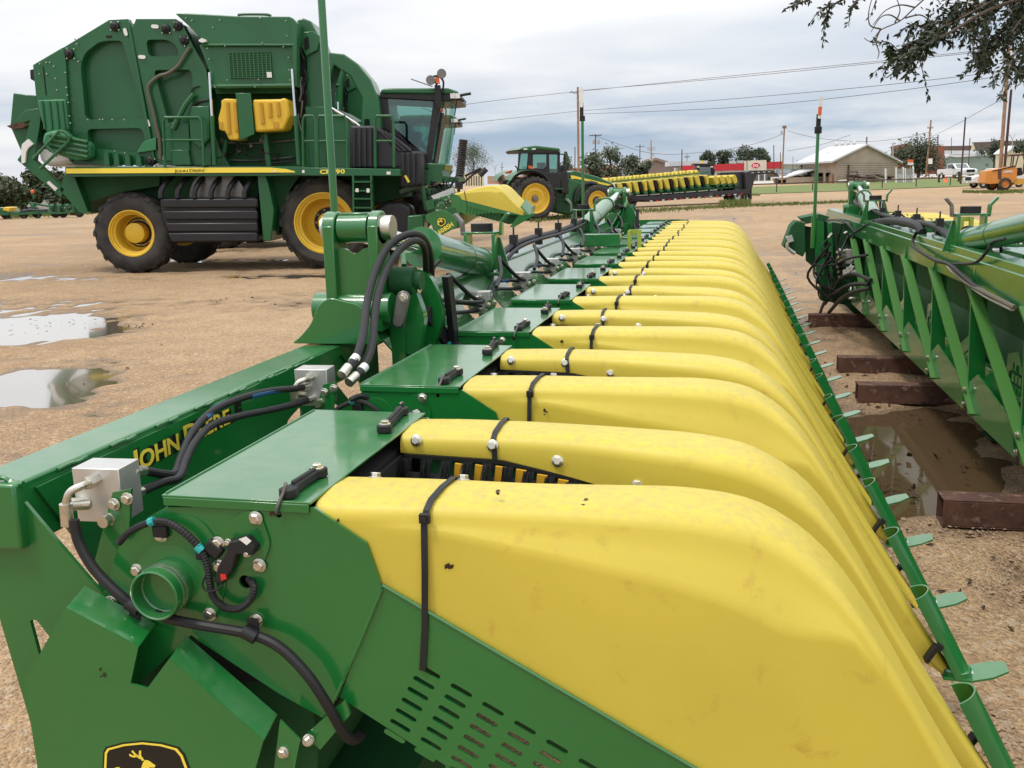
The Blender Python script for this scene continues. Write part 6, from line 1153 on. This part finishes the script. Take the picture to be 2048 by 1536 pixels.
def lamp(x, ytop, ybot, w, lab):
    q = Pl(CP+ray(x, 350)*150, 11); q.o.z = .75; t = thing('street_lamp', lab, 'street lamp', q.o, q.a); m = Mac(t, q); m.pr('post', [(x-.6, ytop+10), (x+.6, ytop+10), (x+.6, 350), (x-.6, 350)], 0, .1, 'shed'); m.tb('arm', [(x, ytop+12), (x-w*.5, ytop+3), (x-w, ytop+2)], 0, .06, 'shed', smooth_=False); m.tb('arm', [(x, ytop+12), (x+w*.5, ytop+2), (x+w, ytop)], 0, .06, 'shed', smooth_=False)
lamp(2025, 268, 350, 8, 'double armed street lamp behind the thick poles'); lamp(1786, 284, 350, 3, 'slim street lamp right of the gable'); lamp(990, 328, 360, 5, 'street lamp left of the tractor')
def wire(pts, lab, dist, r=.028):
    P = [CP+ray(x, y)*d_ for (x, y), d_ in zip(pts, dist if isinstance(dist, (list, tuple)) else [dist]*len(pts))]; o = part('power_line', MB().tube(spline(P, 6), r, 5), M['dwood']); tag(o, lab, 'power line', 'power lines across the sky')
D1 = 152
wire([(880, 216), (1000, 200), (1145, 184)], 'upper wire running left from the tall pale pole', [120, 135, D1]); wire([(890, 250), (1000, 239), (1157, 222)], 'lower wire running left from the tall pale pole', [120, 135, D1])
wire([(1145, 184), (1450, 153), (1800, 118), (2080, 88)], 'topmost wire running right from the tall pale pole', [D1, 125, 105, 95]); wire([(1160, 181), (1450, 156.5), (1800, 121), (2080, 91)], 'second wire just under the topmost one', [D1, 125, 105, 95]); wire([(1157, 222), (1450, 199), (1750, 172), (2080, 134)], 'middle wire crossing behind the right marker pole', [D1, 125, 105, 95]); wire([(1160, 228), (1450, 216), (1750, 187), (2080, 141)], 'lowest of the long wires to the right', [D1, 125, 105, 95])
wire([(1191, 272), (1300, 306), (1400, 305), (1500, 290), (1569, 267)], 'slack wire sagging across the shed roofs to the transformer pole', [140, 145, 150, 150, 150]); wire([(1575, 262), (1640, 277), (1730, 283), (1800, 277), (1858, 264)], 'slack wire above the white roof', [150, 140, 140, 140, 140]); wire([(1575, 302), (1640, 290), (1700, 270)], 'short wire behind the marker pole', 150); wire([(1860, 275), (1920, 245), (1960, 222), (2012, 195)], 'wire climbing to the thick pale pole', [140, 120, 100, 90], .022)
# ---------------------------------------------------------------- pipe fence
fp = [(1360, 391), (1425, 389), (1490, 387), (1553, 385.5), (1625, 382.5), (1697, 380), (1764, 378), (1832, 375.5), (1900, 373), (1970, 370.5), (2050, 367)]
fb = [G(*q) for q in fp]; f = thing('pipe_fence', 'low dark pipe rail fence along the lawn', 'fence', fb[3])
for i, q in enumerate(fb): part('post', MB().cyl(q-f.location+Vector((0, 0, -.1)), q-f.location+Vector((0, 0, .86)), .05, n=8), M['dwood'], f)
for a, b_ in zip(fb, fb[1:]): part('rail', MB().cyl(a-f.location+Vector((0, 0, .86)), b_-f.location+Vector((0, 0, .86)), .055, n=8), M['dwood'], f)
def post(x, y, h, lab): q = G(x, y); t = thing('bollard', lab, 'post', q); part('shaft', MB().box((0, 0, h/2), (.22, .22, h)), M['dwood'], t); part('cap', MB().box((0, 0, h+.02), (.26, .26, .04)), M['dwood'], t)
post(1695, 374, 2.4, 'dark square post in front of the scrap rack'); post(1877.5, 366, .95, 'short dark post in the lawn by the cone'); post(1917, 365, 1.2, 'short dark post at the foot of the leaning post')
q = G(1891, 366); t = thing('traffic_cone', 'faded red traffic cone on the lawn', 'traffic cone', q); part('cone', MB().lathe([(.28, .04), (.26, .06), (.05, .75), (0, .76)], 14), M['orange'], t); part('base', MB().box((0, 0, .02), (.62, .62, .04)), M['orange'], t)
# ---------------------------------------------------------------- vehicles
M['car_white'] = mat('white_car_paint', (.62, .63, .65), .25, coat=.6); M['car_navy'] = mat('navy_car_paint', (.02, .035, .08), .22, coat=.7); M['lamp'] = mat('lamp_glass', (.8, .8, .78), .15); M['taxi'] = mat('orange_machine_paint', (.60, .235, .045), .45, var=.12)
def pickup(px, py, deg, lab, paint, sc=1.0):
    q = G(px, py); t = thing('pickup_truck', lab, 'pickup truck', q, R(deg)); S = lambda v: tuple(a*sc for a in v)
    side = [(-2.85, .62), (-2.85, 1.12), (-2.7, 1.18), (-.85, 1.18), (-.62, 1.82), (.55, 1.84), (1.25, 1.26), (2.55, 1.14), (2.78, 1.0), (2.82, .55), (2.3, .48), (-2.4, .5)]
    b_ = part('body', MB().prism([S(p) for p in side], -.94*sc, .94*sc), M[paint], t, bev=.05)
    part('windscreen', MB().add([S(v) for v in [(1.23, -.78, 1.30), (1.23, .78, 1.30), (.62, .70, 1.79), (.62, -.70, 1.79)]], [(0, 1, 2, 3)]), M['dglass'], b_)
    for s_ in (-1, 1):
        part('side_window', MB().prism([S(p) for p in [(-.60, 1.28), (-.48, 1.74), (.45, 1.76), (.95, 1.30)]], s_*.945*sc, s_*.955*sc), M['dglass'], b_); part('headlight', MB().box(S((2.80, s_*.72, .95)), S((.06, .34, .20))), M['lamp'], b_); part('mirror', MB().box(S((.85, s_*1.08, 1.32)), S((.12, .20, .22))), M['black'], b_)
        for x in (-1.75, 1.75): wheel(t, x*sc, .41*sc, (-1.0 if s_ < 0 else .72)*sc, .41*sc, .28*sc, .25*sc, dish=.3, lugs=0, rim='alu', hub='alu', bolts=0)
    part('grille', MB().box(S((2.82, 0, .92)), S((.05, 1.05, .34))), M['black'], b_); part('bumper', MB().box(S((2.84, 0, .60)), S((.16, 1.88, .22))), M['alu'], t, bev=.03); part('number_plate', MB().box(S((2.93, 0, .60)), S((.02, .32, .14))), M['label'], t)
    return t
pickup(1567, 367.5, -86, 'dark blue pickup facing the camera near the red restaurant', 'car_navy', 1.05); pickup(1913, 357.5, -70, 'white pickup parked behind the dark leaning post', 'car_white', 1.2); pickup(1992, 376.5, 196, 'white pickup half hidden by the orange loader', 'car_white', 1.0)
q = G(2006, 381.5); lo = Pl(q, 6); t = thing('orange_loader', 'faded orange wheeled loader with canopy at the right edge', 'loader', lo.o, lo.a); m = Mac(t, lo)
bd_ = m.pr('engine_cover', [(1973, 342), (2031, 332), (2035, 339), (2034, 357), (2026, 366), (1982, 368), (1969, 366)], 0, 1.7, 'taxi', bev=.04); m.pr('tail_panel', [(1969, 366), (1973, 342), (1984, 345), (1982, 368)], -.03, 0, 'taxi', bd_); m.pr('vent', [(1996, 340), (2003, 339), (2003, 358), (1996, 358)], -.03, 0, 'rust', bd_); m.pr('lower_frame', [(2022, 357), (2110, 357), (2110, 368), (2030, 369)], .1, 1.6, mat('yellow_machine_paint', (.55, .30, .05), .5)); m.pr('black_edge', [(1985, 341), (2031, 331), (2031, 333), (1985, 343)], -.05, .2, 'black', bd_)
o = lo.p3(2007, 345.5, -.035); lm, lw = runs('Deere', .2, face_mat(o, (1, 0, .02), (0, 0, 1)), 1, .004, .006); s_ = (lo.uv(2025, 345, -.03)[0]-lo.uv(2007, 345, -.03)[0])/lw; lm.transform(Matrix.Translation(o) @ Matrix.Scale(s_, 4) @ Matrix.Translation(-o)); part('lettering', lm, M['white'], bd_)
for x, y, d, r_ in ((2011, 369, -.15, 13), (1985, 372, 1.3, 11), (2075, 369, -.15, 13)): uu, zz_ = lo.uv(x, y, d); rr = lo.uv(x, y-r_, d)[1]-zz_; wheel(t, uu, rr, d, rr, .45, rr*.52, dish=.25, lugs=16, rim='taxi', hub='taxi', bolts=6)
can = m.pr('canopy', [(2021, 312), (2023, 309), (2100, 306), (2100, 309), (2026, 312)], -.1, 1.8, mat('maroon_paint', (.07, .015, .015), .5)); m.tb('canopy_post', [(2024, 311), (2021, 334)], .1, .05, bpy.data.materials['maroon_paint'] and 'dwood', can, False); m.tb('canopy_post', [(2037, 310), (2031, 333)], .1, .05, 'dwood', can, False); m.tb('canopy_post', [(2028, 311), (2025, 334)], 1.5, .05, 'dwood', can, False)
m.pr('seat', [(2035, 336), (2044, 335), (2046, 350), (2036, 352)], .5, 1.1, 'black', bev=.05)
q = G(1422, 376); cp_l = Pl(q, 12); t = thing('distant_tractor', 'dark cabbed tractor behind the loaded corn head, lamps on its roof', 'tractor', cp_l.o, cp_l.a); m = Mac(t, cp_l)
m.pr('cab', [(1394, 330), (1427, 330), (1430, 362), (1392, 362)], 0, 1.8, 'plastic', bev=.05); m.pr('roof', [(1388, 327), (1432, 327), (1430, 331), (1390, 331)], -.2, 2.0, 'plastic'); m.pr('windscreen', [(1399, 334), (1421, 334), (1422, 352), (1398, 352)], -.04, 0, 'dglass'); m.pr('body', [(1386, 362), (1434, 362), (1434, 376), (1386, 376)], 0, 3, 'dgreen')
for x in (1394, 1421): m.pr('lamp', [(x, 332), (x+5, 332), (x+5, 335), (x, 335)], -.08, -.02, 'lamp')
m.pr('beacon', [(1404, 321), (1408, 321), (1408, 328), (1404, 328)], .5, .8, 'decal_y'); m.pr('mirror', [(1425, 338), (1430, 338), (1430, 347), (1426, 347)], -.4, -.2, 'plastic')
# ---------------------------------------------------------------- left background: low implement, hedge
q = onZ(80, 437, 0); il = Pl(q, 16); t = thing('folded_planter', 'low green planter frame parked beyond the picker at the left', 'planter', il.o, il.a); m = Mac(t, il)
m.pr('front_box', [(-40, 418), (10, 414), (19, 424), (19, 431), (-40, 433)], 0, 2, 'green2', bev=.05); m.pr('yellow_lid', [(4, 420), (8, 414), (20, 415), (18, 424)], -.05, 1.2, 'yellow2', bev=.05); m.pr('frame', [(20, 426), (70, 423), (120, 424), (160, 421), (160, 424), (120, 428), (70, 428), (20, 431)], 0, .3, 'green2'); m.pr('top_bar', [(57, 404), (96, 411), (150, 408), (150, 411), (96, 414), (57, 408)], .8, 1.1, 'green2')
for x in (60, 96, 112, 128, 142, 152): m.pr('row_unit', [(x, 408), (x+3, 408), (x+9, 424), (x+4, 426)], .2, .9, 'green2'); m.pr('seed_box', [(x+1, 416), (x+9, 415), (x+10, 421), (x+2, 422)], .3, 1.0, 'dgreen')
m.pr('hose_mass', [(40, 421), (58, 417), (90, 419), (92, 427), (44, 429)], .1, .8, 'black', bev=.1); m.tb('parking_stand', [(77, 424), (78, 439)], 0, .06, 'dgreen', smooth_=False); m.pr('red_block', [(140, 424), (160, 424), (160, 431), (140, 431)], .3, .8, 'rust')
for x in (10, 46, 73, 110, 125, 158): u, z = il.uv(x, 432, .4); wheel(t, u, .33, .4, .33, .28, .16, lugs=0, rim='rust', hub='rust', bolts=0)
m2 = m; m2.tb('flag_rod', [(67, 400), (65, 386)], .8, .035, 'green2', smooth_=False); p = il.p3(65, 383, .8); part('flag', MB().lathe([(.0, -.14), (.12, -.10), (.14, .06), (.0, .14)], 10, Matrix.Translation(p)), M['orange'], t)
m, w = box_building('grey_store_wall', 'low pale grey wall behind the planter at the left', 18, 62, 400, 426, 18, 6, 'shed'); 
# folded packer roller standing up behind the pickers
q = onZ(925, 430, 0); kl = Pl(q, 12); t = thing('packer_roller', 'tall black ribbed roller folded upright behind the pickers', 'implement', kl.o, kl.a); m = Mac(t, kl)
P0 = m.at(917, 378, 0); P1 = m.at(927, 279, 0); mb = MB(); n = 22; d = (P1-P0)
for i in range(n): a = P0+d*(i/n); b_ = P0+d*((i+.9)/n); qv = d.normalized().to_track_quat('Z', 'Y').to_matrix().to_4x4(); mb.lathe([(.18, 0), (.25, .02), (.26, d.length/n*.45), (.25, d.length/n*.85), (.18, d.length/n)], 18, Matrix.Translation(a) @ qv)
part('roller', mb, M['tyre'], t); m.tb('arm', [(930, 352), (950, 342), (962, 336)], .1, .07, 'plastic', smooth_=False); m.tb('gauge_arm', [(920, 372), (945, 350), (966, 338)], .1, .06, 'plastic', smooth_=False)
g0 = m.at(966, 345, .0); part('gauge_wheel', MB().cyl(g0+Vector((-.20, 0, -.18)), g0+Vector((.20, .0, .20)), .16, n=16), M['tyre'], t); m.pr('leg', [(914, 376), (920, 376), (922, 440), (916, 440)], .1, .3, 'dgreen')
# ---------------------------------------------------------------- trees
M['bark'] = mat('bark', (.09, .065, .045), .9, var=.3, vscale=6); 
def leafm(n, c, c2): 
    m_ = mat(n, c, .6, col2=c2, vscale=.9); return m_
M['leaf'] = leafm('mid_green_leaves', (.060, .085, .030), (.030, .050, .018)); M['leaf_d'] = leafm('dark_green_leaves', (.036, .056, .020), (.018, .030, .012)); M['leaf_l'] = leafm('grey_green_leaves', (.085, .105, .050), (.045, .065, .028)); M['leaf_near'] = mat('elm_leaves', (.030, .046, .016), .5, col2=(.012, .018, .009), vscale=8)
def tree(name, lab, px, py, w, h, trunk_h, lf, n=1500, leaf=.30, seed=1, group=None, dist=None, clumps=9, open_=.55):
    r = random.Random(seed); b = G(px, py) if dist is None else CP+ray(px, py)*dist; b.z = terrain(b.x, b.y); s = (b-CP).length/FPX; W = w*s; H = h*s; TH_ = trunk_h*s
    t = thing(name, lab, 'tree', b, 0, group); tk = MB(); cs = []
    for i in range(clumps):
        a = r.uniform(0, 2*PI); q = r.random()**.6; zz_ = r.uniform(.12, .92); k = math.sin(PI*min(1, zz_*.9+.12))**.6
        cs.append((Vector((math.cos(a)*q*W*.40*k, math.sin(a)*q*W*.40*k, TH_+zz_*H*.86)), r.uniform(.16, .30)*min(W, H*1.4)))
    tk.tube([(0, 0, -.2), (.03*W*r.uniform(-1, 1), 0, TH_*.6), (.05*W*r.uniform(-1, 1), 0, TH_+H*.25), (0, .02*W, TH_+H*.7)], [.045*W*.6+.05, .035*W*.6+.05, .022*W*.6+.03, .02], 8)
    for c_, rad in cs: tk.tube(spline([(0, 0, TH_*.75), (c_.x*.4, c_.y*.4, TH_+(c_.z-TH_)*.55), c_], 3), [.06, .055, .05, .04, .035, .03, .02], 5)
    part('trunk', tk, M['bark'], t); mb = MB()
    for i in range(n):
        c_, rad = cs[i % len(cs)]; v = Vector((r.gauss(0, 1), r.gauss(0, 1), r.gauss(0, .85))); v.normalize(); p = c_+v*rad*(r.random()**open_)*1.15
        u = Vector((r.gauss(0, 1), r.gauss(0, 1), r.gauss(0, .7))).normalized(); wv = u.orthogonal().normalized(); sz = leaf*r.uniform(.6, 1.4)
        mb.add([p-u*sz*.6, p+wv*sz*.32, p+u*sz*.6, p-wv*sz*.32], [(0, 1, 2, 3)])
    part('crown', mb, M[lf], t, ang=0); return t
tree('bushy_tree', 'round grey-green tree left of the tractor, behind the upright roller', 945, 371, 84, 62, 22, 'leaf_l', 5200, .50, 3, clumps=20, open_=.5)
tree('bushy_tree', 'small dark tree just right of the tractor cab', 1132, 371, 30, 50, 12, 'leaf_l', 900, .42, 4); 
tl = [('ragged tree behind the tall pale pole', 1185, 368, 60, 50, 16), ('tallest open-crowned tree behind the brick building', 1222, 368, 62, 62, 16), ('loose tree above the grey shed', 1263, 368, 50, 42, 14), ('small round tree right above the shed roof', 1288, 368, 40, 36, 14), ('low tree at the left of the dark row', 1418, 366, 34, 42, 20), ('dark round tree second in the row behind the restaurant', 1447, 366, 40, 46, 20), ('largest dark tree behind the beige sign', 1482, 366, 56, 46, 20), ('dark tree at the right end of the row behind the restaurant', 1518, 366, 40, 42, 20)]
for i, (lab, x, y, w, h, th) in enumerate(tl): tree('street_tree', lab, x, y, w, h, th, 'leaf_l' if i < 4 else 'leaf_d', 1300 if i < 4 else 1700, .45, 20+i, 'trees along the streets', dist=(176 if i < 4 else 196)+3*i, open_=.85 if i < 4 else .45)
tree('spreading_tree', 'spreading dark tree in front of the brick store', 1836, 356, 92, 64, 14, 'leaf_d', 3200, .48, 41, clumps=14); tree('bushy_tree', 'low dark tree in front of the brown roof', 1985, 350, 60, 34, 28, 'leaf_d', 1400, .5, 42); tree('bushy_tree', 'small tree at the right edge below the brown roof', 2046, 350, 40, 34, 30, 'leaf_d', 900, .5, 43)
for i, (x, w, h, lab) in enumerate([(-30, 90, 56, 'dark tree at the left edge of the hedge'), (22, 76, 62, 'pale bushy tree in the left hedge'), (66, 66, 66, 'mid green tree in the left hedge, under the picker gate'), (112, 70, 60, 'dark tree in the left hedge behind the picker arm'), (152, 66, 52, 'dark tree in the left hedge, right end')]): tree('hedge_tree', lab, x, 424, w, h, 14, ('leaf_d', 'leaf_l', 'leaf', 'leaf_d', 'leaf')[i], 2600, .28, 60+i, 'trees of the left hedge', dist=86, open_=.5)
for i, x in enumerate((1000, 1024, 1050)): tree('distant_tree', ['tiny distant tree left of the tractor', 'tiny distant tree behind the tractor mudguard', 'tiny distant tree behind the tractor cab'][i], x, 368, 26, 18, 6, 'leaf_l', 400, .5, 80+i)
tree('distant_tree', 'tiny distant tree left of the white roof', 1612, 364, 24, 16, 20, 'leaf_d', 400, .5, 85)
# overhanging tree: the trunk stands outside the frame, to the right
def overhang():
    r = random.Random(5); base = Vector((5.6, 6.4, 0)); t = thing('overhanging_tree', 'leafy tree hanging dark branches into the top right corner', 'tree', base); tk = MB(); lv = MB()
    crown = Vector((5.3, 6.6, 4.3)); tk.tube([base-base, Vector((-.1, .1, 1.6)), Vector((-.25, .2, 3.2)), crown-base], [.24, .20, .17, .13], 10)
    def W_(px, d): return CP+ray(px[0], px[1])*d-base
    def leaf(p, dirv, s):
        u = dirv.normalized(); w = u.cross(Vector((r.gauss(0, 1), r.gauss(0, 1), r.gauss(0, 1)))).normalized(); q = p+u*s*.15
        lv.add([q, q+u*s*.4+w*s*.22, q+u*s, q+u*s*.4-w*s*.22], [(0, 1, 2, 3)])
    def twig(P, rad, leaves, s=.054, sub=0):
        sp = spline(P, 7); k = len(sp); tk.tube(sp, [rad*(1-.8*i/k)+.0015 for i in range(k)], 5)
        for i in range(k-1):
            tg = (sp[i+1]-sp[i])
            if i > k*.15:
                for _ in range(leaves):
                    d_ = tg.normalized()*.7+Vector((r.gauss(0, .7), r.gauss(0, .7), r.gauss(-.35, .6))); leaf(sp[i]+tg*r.random(), d_, s*r.uniform(.6, 1.25))
            if sub and r.random() < sub:
                d_ = (tg.normalized()*.6+Vector((r.gauss(0, .6), r.gauss(0, .6), r.gauss(-.25, .5))))*r.uniform(.08, .22); twig([sp[i], sp[i]+d_*.5+Vector((0, 0, .02)), sp[i]+d_+Vector((0, 0, -.05))], .004, leaves, s, 0)
    top = crown-base
    for pts, d_, lf, sub in [([(2250, -80), (2080, -50), (1980, 5), (1900, 48), (1845, 76), (1805, 104), (1782, 112)], 8, 3, .9), ([(2150, -40), (1990, 15), (1905, 62), (1850, 92), (1815, 120)], 7.6, 3, .8), ([(2300, 0), (2120, 35), (2010, 62), (1968, 100), (1955, 112)], 8.2, 3, .9), ([(2300, 60), (2140, 75), (2040, 100), (2022, 135)], 7.4, 3, .7), ([(2200, -80), (2050, -20), (1930, 20), (1880, 45), (1832, 52)], 8.6, 3, .8),
                             ([(2100, -140), (1860, -80), (1740, -40), (1690, -4), (1662, 14), (1650, 40)], 8.4, 2, .35), ([(2050, -150), (1800, -90), (1690, -40), (1625, -4), (1600, 6), (1567, 19)], 8.6, 2, .3), ([(2080, -130), (1800, -60), (1726, -8), (1700, 16)], 8.3, 2, .4), ([(2300, -40), (2120, 0), (2030, 40), (1990, 100)], 9, 3, .9), ([(2300, 40), (2160, 70), (2080, 110), (2040, 150)], 8.6, 3, .8), ([(2250, -120), (2100, -60), (2000, -10), (1960, 40), (1930, 60)], 9.2, 3, .9), ([(2280, -90), (2130, -20), (2060, 20), (2020, 70)], 8, 3, .9)]:
        P = [W_(q, d_+.25*math.sin(i*1.7)) for i, q in enumerate(pts)]; twig([top+(P[0]-top)*.0, top+(P[0]-top)*.55]+P, .022, lf, .054, sub)
    for pts in [[(1880, -30), (1830, 15), (1800, 42), (1762, 60), (1743, 82), (1728, 76)], [(1762, 58), (1740, 50), (1738, 20), (1750, -20)], [(1800, 42), (1780, 30), (1760, 36), (1742, 64)], [(1830, 15), (1800, 10), (1770, 22), (1746, 50)], [(1760, 60), (1752, 82), (1758, 104), (1755, 118)], [(1810, 36), (1840, 30), (1862, 42), (1880, 44)], [(1790, 45), (1800, 20), (1790, -10)], [(1745, 80), (1746, 90)]]: twig([W_(q, 8.1) for q in pts], .006, 0)
    # crown leaves above and to the right, out of view, added for shading
    for i in range(46):
        c_ = Vector((r.uniform(-2.9, 3.2), r.uniform(-1.8, 3.2), r.uniform(3.6, 6.4)));
        tk.tube(spline([top, top+(c_-top)*.5+Vector((0, 0, .2)), c_], 4), [.05, .045, .04, .035, .03, .026, .022, .018, .012], 5)
        for j in range(70): v = Vector((r.gauss(0, .36), r.gauss(0, .36), r.gauss(0, .24))); leaf(c_+v, Vector((r.gauss(0, 1), r.gauss(0, 1), r.gauss(-.4, .6))), r.uniform(.07, .13))
    # thick foliage where the branches meet inside the corner
    for i in range(36):
        x = r.uniform(1870, 2120); y = r.uniform(-60, 95 if x < 1960 else 118)
        if x < 1900 and y > 60: continue
        c_ = W_((x, y), r.uniform(7.6, 9.6))
        for j in range(46): v = Vector((r.gauss(0, .11), r.gauss(0, .11), r.gauss(0, .075))); leaf(c_+v, Vector((r.gauss(0, 1), r.gauss(0, 1), r.gauss(-.6, .6))), r.uniform(.04, .075))
    part('trunk', tk, M['bark'], t); part('leaves', lv, M['leaf_near'], t, ang=0)
overhang()
# ---------------------------------------------------------------- weeds, litter and stones
def tufts(name, pts, n, hgt, wid, seed, mt='lawn'):
    r = random.Random(seed); mb = MB()
    for i in range(n):
        k = r.random()*(len(pts)-1); a, b_ = pts[int(k)], pts[int(k)+1]; f_ = k-int(k); px = a[0]+(b_[0]-a[0])*f_; py = a[1]+(b_[1]-a[1])*f_+r.gauss(0, a[2] if len(a) > 2 else 1.5)
        g_ = G(px, py); h = hgt*r.uniform(.4, 1.3); w = wid*r.uniform(.6, 1.3); an = r.uniform(0, PI); dx, dy = math.cos(an)*w, math.sin(an)*w; l = Vector((r.gauss(0, .35)*h, r.gauss(0, .35)*h, h)); z = Vector((0, 0, -.01))
        mb.add([g_+Vector((-dx, -dy, -.01)), g_+Vector((dx, dy, -.01)), g_+l+Vector((dx*.2, dy*.2, 0)), g_+l-Vector((dx*.2, dy*.2, 0))], [(0, 1, 2, 3)])
    o = part(name, mb, M[mt], ang=0); return setting(o, 'stuff')
tufts('weeds', [(1060, 443, 2), (1140, 434, 2), (1250, 425, 2.2), (1380, 418, 1.8), (1500, 412, 1.5), (1620, 408, 1), (1760, 402, .8)], 5200, .13, .03, 3)
tufts('weeds', [(1440, 412, 2), (1475, 409, 2.2), (1500, 410, 1.8)], 900, .30, .04, 4); tufts('weeds', [(1925, 385, 1), (1990, 386, 1.4), (2060, 384, 1.8)], 1500, .16, .04, 5); tufts('weeds', [(1330, 398, 1), (1420, 395, 1), (1520, 391, 1)], 1200, .14, .04, 6); tufts('weeds', [(10, 436, 1.5), (90, 431, 1.5), (170, 427, 1.5), (260, 424, 1.5)], 1800, .22, .04, 7)
def litter(n, seed):
    r = random.Random(seed); mb = MB()
    spots = [(270, 656, .12, 16), (815, 688, .2, 10), (480, 600, .5, 14), (120, 655, .6, 20), (1745, 742, .10, 30), (1760, 800, .35, 40), (1850, 925, .3, 26), (1800, 985, .12, 26), (1620, 640, .25, 22), (1660, 752, .2, 18), (230, 473, .8, 20), (330, 735, .5, 8), (1960, 1150, .6, 26), (1990, 1300, .4, 14), (1870, 1120, .4, 12), (1640, 560, .8, 20), (1900, 460, 1.5, 26), (1880, 480, .4, 8)]
    for px, py, sp_, k in spots:
        c_ = onZ(px, py, 0)
        for i in range(k):
            p = c_+Vector((r.gauss(0, sp_), r.gauss(0, sp_), r.uniform(.004, .02))); s = r.uniform(.012, .035); u = Vector((r.gauss(0, 1), r.gauss(0, 1), r.gauss(0, .3))).normalized(); w = u.cross(Vector((r.gauss(0, .3), r.gauss(0, .3), 1))).normalized()
            mb.add([p-u*s, p+w*s*.5, p+u*s, p-w*s*.5+Vector((0, 0, s*.3))], [(0, 1, 2, 3)])
    return setting(part('leaf_litter', mb, M['brown'], ang=0), 'stuff')
litter(1, 9)
def stones(n, seed):
    r = random.Random(seed); mb = MB()
    for i in range(n):
        if i % 3: px, py = r.uniform(1560, 2048), r.uniform(560, 1536)
        else: px, py = r.uniform(0, 700), r.uniform(700, 1536)
        p = onZ(px, py, .004)
        if any(math.hypot((p.x-onZ(a, b_, 0).x)/c_, (p.y-onZ(a, b_, 0).y)/d_) < 1.35 for a, b_, c_, d_, e_ in HOL): continue
        s = r.uniform(.003, .009)*(1.0 if r.random() < .9 else 1.7); q = Matrix.Rotation(r.uniform(0, 6), 3, 'Z') @ Matrix.Rotation(r.uniform(-.5, .5), 3, 'X')
        vs = [q @ Vector(v)*s for v in [(1.2, .1, 0), (.3, .9, .1), (-.9, .6, 0), (-1.1, -.5, .1), (.1, -.9, 0), (.2, .1, .7), (-.3, -.1, .6)]]
        mb.add([p+v for v in vs], [(0, 1, 5), (1, 2, 6, 5), (2, 3, 6), (3, 4, 6), (4, 0, 5, 6), (4, 3, 2, 1, 0)])
    return setting(part('loose_stones', mb, mat('pale_stone', (.40, .29, .19), .9, col2=(.26, .16, .10), vscale=30), ang=0), 'stuff')
stones(6000, 11)

def flakes():
    r = random.Random(3); mb = MB()
    for x, y, v, nz in [(545, 1028, Y0-.006, -1), (378, 1047, Y0-.006, -1), (668, 1042, Y0+.002, -1), (900, 1135, Y0+.002, -1), (1120, 682, 3.40, -1), (1088, 826, 2.436, -1), (1165, 1000, Y0, 0), (660, 940, 1.7, 0), (1000, 985, Y0+.05, 0), (205, 1350, 1.396, -1)]:
        p = onY(x, y, v)
        for k in range(3):
            s = r.uniform(.003, .008); q = p+Vector((r.gauss(0, .004), 0, r.gauss(0, .004))); a = r.uniform(0, 3)
            if nz: u, w = Vector((math.cos(a), 0, math.sin(a))), Vector((-math.sin(a), -.3, math.cos(a)))
            else: u, w = Vector((math.cos(a), math.sin(a), 0)), Vector((-math.sin(a), math.cos(a), .2)); 
            mb.add([q-u*s, q+w*s*.6, q+u*s, q-w*s*.6], [(0, 1, 2, 3)])
    setting(part('leaf_flakes', mb, M['brown'], ang=0), 'stuff')
flakes()
